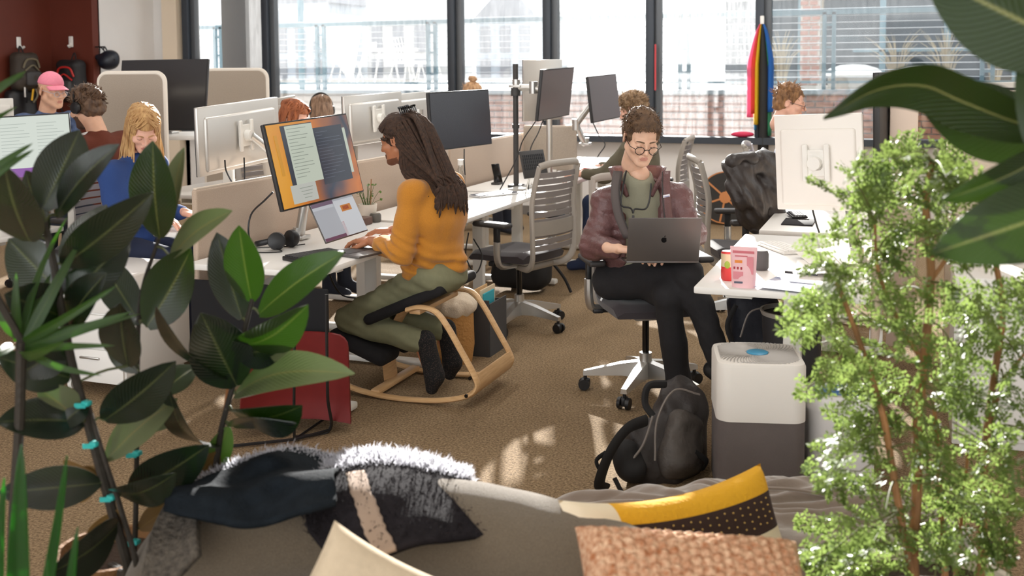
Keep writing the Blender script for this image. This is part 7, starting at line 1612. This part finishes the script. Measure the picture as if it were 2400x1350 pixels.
# ------------------------------------------------------------------ second and third desks along the divider
q = dz(1158, 458); keyboard((q[0], q[1]), R(62), 0.36, 0.12, 'slim silver keyboard with slate keys on the middle desk', mat('kb_silver', (202, 202, 204), 0.4, 0.3), K_g, 5, 15)
q = dz(1235, 440); solo('wrist_pad', MB().rbox((q[0] - 0.02, q[1] - 0.05, Z + 0.006), (0.12, 0.3, 0.012), 0.005), mat('pad_grey', (176, 174, 170), 0.8), 'pale grey wrist pad beside the slim keyboard', 'wrist pad')
q = dz(1238, 436); solo('computer_mouse', MB().ball((q[0] + 0.02, q[1] + 0.1, Z + 0.012), (0.032, 0.055, 0.02), 16), M_white, 'white computer mouse behind the slim keyboard', 'mouse')
q = dz(1165, 432); ph = thing('phone', 'smartphone leaning on a small stand on the middle desk', 'phone', tuple(q))
part('phone_body', MB().rbox((0, 0, 0), (0.075, 0.008, 0.15), 0.004, M=np.array(TR((0, 0, 0.085), rx=R(-18), rz=R(60)))), M_blackg, ph); part('stand', MB().rbox((0, 0, 0.008), (0.07, 0.08, 0.016), 0.004).rbox((-0.015, 0.02, 0.04), (0.04, 0.006, 0.07), 0.002), M_dgrey, ph)
lt = thing('laptop', 'black laptop propped upright showing its keyboard beside the pole', 'laptop', tuple(gz(1245, 415, Z))); qa, qb, qc = at(1222, 362, 7.15), at(1290, 356, 7.4), at(1210, 414, 7.05); x_ = _n(qb - qa); u_ = _n((qa - qc) - x_ * x_.dot(qa - qc)); n_ = np.cross(x_, u_); Mx = frame((qb + qc) / 2, x_, u_, n_)
part('base_shell', MB().rbox((0, 0, 0), (0.26, 0.19, 0.012), 0.004, M=Mx), M_dgrey, lt, world=True)
k0 = None
for r_ in range(5):
    for c_ in range(11): part('key', MB().box((-0.105 + c_ * 0.021, -0.03 + r_ * 0.022, 0.0075), (0.016, 0.016, 0.003), M=Mx), M_black, lt, world=True, smooth=0)
part('rest', MB().tube([tuple((qb + qc) / 2 - n_ * 0.008), tuple(np.array([((qb + qc) / 2)[0] - 0.1, ((qb + qc) / 2)[1] + 0.1, Z]))], 0.006, 6), M_alu, lt, world=True)
q = gz(1398, 398, Z); q[1] -= 0.55; q = at(1396, 393, 8.35); bw = thing('bowl', 'red bowl beside the typing hands', 'bowl', (q[0], q[1], Z)); part('bowl', MB().lathe([(0.05, 0), (0.06, 0.004), (0.095, 0.085), (0.1, 0.1), (0.094, 0.1), (0.055, 0.012), (0.002, 0.01)], n=28), mat('bowl_red', (196, 42, 40), 0.4), bw); part('bag_liner', MB().lathe([(0.094, 0.1), (0.07, 0.105), (0.03, 0.112), (0.002, 0.11)], n=14), mat('liner_pale', (220, 200, 196), 0.5), bw)
solo('book', MB().rbox((q[0] - 0.12, q[1] + 0.22, Z + 0.02), (0.2, 0.15, 0.036), 0.003), mat('book_blue', (52, 72, 140), 0.6), 'blue book lying behind the red bowl', 'book')
# monitor cables
for lb, pts in [('black cable hanging below the silver-backed monitor of the blond person', [(527, 375, 5.6), (530, 400, 5.6), (545, 430, 5.55), (550, 445, 5.5)]), ('thin black cable below the same silver monitor, nearer the screen edge', [(572, 370, 5.75), (573, 400, 5.7), (573, 430, 5.65)]), ('black cable looping from the monitor arm to the desk with headphones', [(640, 450, 5.0), (620, 470, 5.0), (590, 500, 5.1), (582, 540, 5.1), (590, 580, 5.15)]), ('black cable on the black pole beside the tilted monitor', [(1255, 285, 7.5), (1225, 330, 7.6), (1212, 370, 7.6), (1180, 430, 7.5), (1172, 444, 7.55)]), ('black cable hanging below the tilted monitor towards the divider', [(1275, 275, 7.7), (1262, 310, 7.7), (1243, 350, 7.6), (1240, 400, 7.6), (1238, 449, 7.6)]), ('black cable hanging below the narrow grey-screened monitor', [(1390, 288, 8.4), (1405, 320, 8.5), (1418, 340, 8.5), (1400, 370, 8.5), (1392, 416, 8.45)]), ('black cable hanging below the black-screened monitor', [(1088, 350, 6.7), (1088, 380, 6.6), (1090, 410, 6.6)]), ('dark cable behind the white-backed monitor on the right', [(1905, 440, 4.9), (1903, 480, 4.92), (1912, 520, 4.95), (1920, 545, 4.97)]), ('cable looping under the empty grey chair', [(1098, 545, 6.2), (1092, 600, 6.2), (1115, 640, 6.2), (1130, 600, 6.3), (1110, 560, 6.4)]), ('black cable drooping under the desk of the person in mustard', [(770, 610, 5.0), (775, 650, 5.1), (800, 690, 5.2), (840, 700, 5.3)])]:
    solo('cable', MB().tube(curve([at(*p) for p in pts], 24), 0.0045, 6), M_black, lb, 'cable', 'loose cables')
# ------------------------------------------------------------------ under the desks
def boxthing(name, label, cat, c, d, m, rz=0, r=0.01): return solo(name, MB().rbox((0, 0, 0), d, r, M=np.array(TR(c, rz=rz))), m, label, cat)
q = gz(1135, 828, 0)
fb = thing('file_box', 'charcoal file box with folders on the carpet behind the kneeling chair', 'file box', (q[0] - 0.02, q[1] + 0.06, 0))
for nm, c, d in (('side', (0, -0.13, 0.16), (0.16, 0.008, 0.32)), ('side', (0, 0.13, 0.14), (0.16, 0.008, 0.28)), ('side', (-0.08, 0, 0.15), (0.008, 0.26, 0.3)), ('side', (0.08, 0, 0.15), (0.008, 0.26, 0.3)), ('bottom', (0, 0, 0.006), (0.16, 0.26, 0.01))): part(nm, MB().box(c, d), mat('file_charcoal', (66, 66, 68), 0.7), fb)
for k, (c, m_) in enumerate([((-0.03, 0, 0.2), mat('folder_kraft', (206, 170, 124), 0.8)), ((0.01, 0.02, 0.2), mat('folder_cream', (226, 206, 176), 0.8)), ((0.045, -0.05, 0.19), mat('folder_teal', (48, 160, 176), 0.7))]): part('folder', MB().rbox(c, (0.01, 0.22 - 0.06 * (k == 2), 0.33), 0.003), m_, fb)
q = gz(1240, 690, 0.02); s = SDF(0.05); s.box((q[0] - 0.12, q[1] + 0.2, 0.17), (0.42, 0.28, 0.28), 0.08); s.disp = lambda P: fold(P, 0.018, 8, 4); mbg = sd(s, 0.014, 1)
t = thing('tote_bag', 'black bag on the carpet behind the empty grey chair', 'bag', (q[0] - 0.12, q[1] + 0.2, 0)); part('bag', mbg, M_strap, t, world=True, smooth=180); part('handle', MB().tube(curve([(q[0] + 0.08, q[1] + 0.2, 0.25), (q[0] + 0.2, q[1] + 0.18, 0.12), (q[0] + 0.26, q[1] + 0.16, 0.02)], 12), 0.012, 6), M_strap, t, world=True)
q = at(1068, 790, 5.75); st_ = thing('sheepskin_stool', 'small stool with white sheepskin top and woven sides behind the kneeling chair', 'stool', (q[0], q[1], 0)); s = SDF(0.03); s.ell((q[0], q[1], 0.31), (0.12, 0.12, 0.07)); s.disp = lambda P: fold(P, 0.012, 30, 3)
part('sheepskin', sd(s, 0.01, 1), mat('sheepskin', (222, 208, 188), 0.95, bump=0.5, bscale=120), st_, world=True, smooth=180); part('woven_body', MB().lathe([(0.09, 0), (0.105, 0.1), (0.1, 0.28)], (q[0], q[1], 0), 24), mat('wicker_gold', (190, 140, 80), 0.8, bump=0.8, bscale=70), st_, world=True)
c0_, c1_ = at(430, 660, 4.75), at(765, 640, 5.1)
t = thing('privacy_panel', 'black fabric panel under the desk of the person in mustard', 'panel', tuple((c0_ + c1_) / 2)); pc0 = np.array([-2.62, 4.02, 0.43]); part('panel', MB().rbox((-2.72, 4.0, 0.49), (0.72, 0.02, 0.32), 0.008), mat('black_fabric', (22, 22, 25), 0.95), t, world=True)
# white pedestal behind the rubber plant
q = gz(330, 880, 0); pd = thing('drawer_pedestal', 'white drawer pedestal on casters behind the rubber plant', 'drawers', (q[0], q[1] - 0.1, 0), 0); part('body', MB().rbox((0, 0, 0.33), (0.42, 0.5, 0.54), 0.01), M_white, pd)
for k in range(3):
    d_ = part('drawer', MB().rbox((0, -0.256, 0.15 + k * 0.175), (0.4, 0.014, 0.165), 0.003), M_white, pd); part('handle', MB().rbox((0, -0.268, 0.19 + k * 0.175), (0.12, 0.01, 0.012), 0.003), M_alu, d_)
for sx in (-1, 1):
    for sy in (-1, 1): part('caster', MB().cyl((sx * .17 - .012, sy * .2, .03), (sx * .17 + .012, sy * .2, .03), 0.03), M_whitem, pd)
# ------------------------------------------------------------------ things hanging on the red alcove
def hang_pack(x, y, w, h, plane, label, m, accent):
    c = (gx(x, y, rc + 0.13) if plane == 'side' else gy(x, y, V_RED - 0.14)); t = thing('hanging_backpack', label, 'backpack', tuple(c), R(90) if plane == 'side' else 0, 'bags on wall hooks')
    s = SDF(0.05); s.box((0, 0, 0), (w, 0.2, h), 0.085); s.ell((0, -0.1, -h * 0.2), (w * 0.36, 0.07, h * 0.24)); s.disp = lambda P: fold(P, 0.014, 9, 6); part('main_body', sd(s, 0.014, 1), m, t, smooth=180)
    part('front_pocket', MB().rbox((0, -0.13, -h * 0.18), (w * 0.62, 0.06, h * 0.38), 0.028, 3), M_dgrey, t)
    part('trim', MB().tube(curve([(-w * .35, -0.1, h * .1), (-w * .2, -0.11, h * .3), (w * .2, -0.11, h * .3), (w * .35, -0.1, h * .1)], 16), 0.012, 6), accent, t); part('trim', MB().tube(curve([(-w * .3, -0.11, h * .02), (0, -0.125, h * .16), (w * .3, -0.11, h * .02)], 12), 0.010, 6), accent, t)
    part('haul_loop', MB().tube(curve([(-0.04, 0.04, h * .46), (0, 0.06, h * .66), (0.04, 0.04, h * .46)], 10), 0.008, 6), M_strap, t)
    for sx in (-1, 1): part('strap', MB().tube(curve([(sx * w * .2, -0.08, -h * .42), (sx * w * .22, -0.1, -h * .62), (sx * w * .15, -0.06, -h * .8)], 10), 0.01, 6), accent if sx > 0 else M_strap, t)
    return t
hang_pack(58, 168, 0.34, 0.44, 'side', 'dark olive backpack hanging on the left red wall hook', mat('olive_pack', (58, 50, 42), 0.7, bump=0.3, bscale=50), mat('pack_tan', (112, 104, 84), 0.6))
hang_pack(168, 190, 0.36, 0.5, 'back', 'black backpack with red piping on the right red wall hook', mat('black_pack', (24, 22, 24), 0.6, bump=0.3, bscale=50), mat('pack_red', (186, 40, 36), 0.5))
c = gx(50, 240, rc + 0.1); t = thing('rolled_jacket', 'black jacket with a yellow zip hanging under the olive backpack', 'jacket', tuple(c), R(90)); s = SDF(0.05); s.box((0, 0, -0.1), (0.4, 0.14, 0.5), 0.06); s.disp = lambda P: fold(P, 0.025, 8, 3, (1, 1, .4)); part('body', sd(s, 0.015, 1), M_black, t, smooth=180); part('zip_pull', MB().rbox((0.04, -0.11, 0.1), (0.025, 0.01, 0.14), 0.004, M=np.array(TR(ry=R(12)))), mat('zip_yellow', (230, 176, 40), 0.5), t); part('zip_pull', MB().rbox((-0.05, -0.11, 0.12), (0.02, 0.01, 0.12), 0.004), M_white, t)
for x, y, pl, lb in ((42, 100, 's', 'white adhesive hook holding the olive backpack'), (168, 98, 'b', 'white adhesive hook holding the red-piped backpack')):
    c = gx(x, y, rc) if pl == 's' else gy(x, y, V_RED); rz_ = R(90) if pl == 's' else 0; t = thing('wall_hook', lb, 'hook', tuple(c), rz_, 'white wall hooks'); part('plate', MB().rbox((0, -0.012, 0), (0.06, 0.016, 0.13), 0.0075, 3), M_white, t); part('prong', MB().tube(curve([(0, -0.015, -0.02), (0.01, -0.05, -0.06), (0.02, -0.075, -0.045)], 10), 0.014, 8), M_white, t)
c = gx(254, 140, U_RET + 0.14); hlm = thing('bike_helmet', 'navy bike helmet hanging upside down at the corner of the red wall', 'helmet', tuple(c), YAW)
s = SDF(0.03); s.ell((0, 0, -0.02), (0.125, 0.1, 0.1)); s.ell((0.02, 0, 0.03), (0.105, 0.09, 0.085)); s.cap((-0.12, 0, 0.03), (-0.04, 0, 0.02), 0.035, 0.05); part('shell', sd(s, 0.008, 1), mat('helmet_navy', (22, 28, 40), 0.4), hlm, smooth=180)
part('strap', MB().tube(curve([(-0.01, 0, 0.05), (-0.05, 0, 0.11), (-0.09, 0, 0.15), (-0.1, 0, 0.11)], 12), 0.008, 6), M_black, hlm); part('strap', MB().tube(curve([(0.03, 0.02, 0.04), (-0.02, 0.02, 0.11), (-0.05, 0.02, 0.155), (-0.06, 0.02, 0.12)], 12), 0.008, 6), M_black, hlm)
part('vent', MB().ball((0.09, -0.065, -0.0), (0.012, 0.012, 0.01), 8), M_blackg, hlm); part('hook_stem', MB().tube([tuple(np.array(c) + np.array([0.0, -0.05, 0.15])), (U_RET - 0.005, c[1] - 0.05, c[2] + 0.15)], 0.008, 6), M_black, hlm, world=True)
# ------------------------------------------------------------------ rainbow scarf on the mullion, pouch on the sill
fu = MU[5]; ft = gy(1786, 52, WIN_V - 0.1)
fl_ = thing('rainbow_scarf', 'rainbow-striped scarf hanging from a white hook on the window mullion', 'scarf', tuple(ft))
part('hook', MB().rbox((ft[0], WIN_V - 0.092, ft[2] + 0.02), (0.04, 0.02, 0.09), 0.008), M_white, fl_, world=True)
cols = [('scarf_pink', (232, 104, 140), -0.115, 1.02, .05), ('scarf_red', (214, 70, 52), -0.085, .98, .05), ('scarf_yellow', (228, 186, 40), -0.05, 1.1, .04), ('scarf_black', (52, 52, 52), 0.02, 1.4, .085), ('scarf_blue', (34, 100, 176), 0.085, .96, .05), ('scarf_green', (52, 128, 92), 0.075, 1.22, .035), ('scarf_sky', (70, 150, 200), -0.06, 1.16, .025)]
for nm, rgb, off, ln_, wd_ in cols:
    G = np.zeros((16, 5, 3))
    for i in range(16):
        t_ = i / 15; sp2 = min(1, t_ * 2.4) ** 0.7
        for j in range(5):
            s_ = j / 4 - .5; G[i, j] = (ft[0] + off * (0.15 + 0.85 * sp2) + s_ * wd_ * (0.4 + 0.8 * sp2), WIN_V - 0.10 - 0.03 * math.cos(s_ * 5) - 0.01 * abs(off) * 10 * 0 + 0.02 * (nm in ('scarf_green', 'scarf_sky')), ft[2] - 0.02 - t_ * ln_ * 0.92)
    part('band', MB().grid(G, thick=0.006), mat(nm, rgb, 0.8, trans=0.25), fl_, world=True, smooth=180)
c = gy(1740, 314, WIN_V - 0.06); s = SDF(0.02); s.ell((c[0], WIN_V - 0.06, SILL + 0.05), (0.12, 0.05, 0.032)); solo('pouch', sd(s, 0.009, 1), mat('raspberry_pouch', (206, 44, 84), 0.6), 'raspberry pink pouch lying on the window sill', 'pouch', smooth=180)
part('red_tape', MB().box((MU[4] + 0.035, WIN_V - 0.085, 1.62), (0.018, 0.004, 0.48)), mat('tape_red', (190, 60, 66), 0.6)).__setitem__('label', 'strip of red tape on the middle window mullion'); bpy.data.objects['red_tape']['category'] = 'tape'
# ------------------------------------------------------------------ balance board against the wall
c = gy(1702, 505, WIN_V - 0.06); br = 0.27
bo = thing('balance_board', 'round black balance board with orange spokes leaning on the wall under the window', 'balance board', (c[0], WIN_V - 0.12, 0.0)); Mw = np.array(TR((0, 0, br + 0.01), rx=R(78)))
M_or = mat('orange_wood', (196, 128, 74), 0.6)
part('disc', MB().lathe([(br - 0.012, -0.01), (br - 0.012, 0.01)], n=48, M=Mw), mat('grip_black', (46, 44, 42), 0.8), bo); part('rim', MB().lathe([(br - 0.012, -0.012), (br, -0.012), (br, 0.012), (br - 0.012, 0.012)], n=48, M=Mw, capt=False), M_or, bo)
for k in range(6): a = R(60 * k + 20); part('spoke', MB().box((0, 0, 0), (br * 0.72, 0.018, 0.004), M=Mw @ np.array(Matrix.Rotation(a, 4, 'Z')) @ np.array(TR((br * 0.58, 0, 0.012)))), M_or, bo)
part('centre_plate', MB().lathe([(0.06, 0.009), (0.06, 0.016)], n=24, M=Mw), M_or, bo)
# ------------------------------------------------------------------ jacket over the chair
jb = at(1750, 450, 6.35); s = SDF(0.05)
s.cap(at(1725, 385, 6.3), at(1800, 378, 6.45), 0.07, 0.07); s.cap(at(1735, 400, 6.3), at(1765, 500, 6.3), 0.085, 0.1); s.cap(at(1795, 400, 6.45), at(1800, 500, 6.42), 0.08, 0.1); s.cap(at(1765, 500, 6.3), at(1780, 528, 6.32), 0.08, 0.05)
s.cap(at(1712, 385, 6.28), at(1740, 470, 6.2), 0.045, 0.06)
s.disp = lambda P: fold(P, 0.02, 8, 4) + fold(P, 0.01, 18, 2) + 0.006 * np.sin((P[:, 0] * 1.1 + P[:, 2] * .8 + 0.03 * noise3(P, 8)) * 70)
jk = thing('jacket', 'glossy black jacket draped over the back of an office chair at right', 'jacket', tuple(jb)); part('body', sd(s, 0.011, 1), mat('black_shell', (54, 49, 48), 0.42, var=0.1, vscale=12, bump=0.3, bscale=40), jk, world=True, smooth=180)
s = SDF(0.03); s.cap(at(1715, 378, 6.25), at(1760, 372, 6.3), 0.045, 0.04); s.cap(at(1745, 385, 6.24), at(1752, 392, 6.22), 0.022, op='s'); s.disp = lambda P: fold(P, 0.014, 14, 6); part('hood', sd(s, 0.009, 1), MATS['black_shell'], jk, world=True, smooth=180)
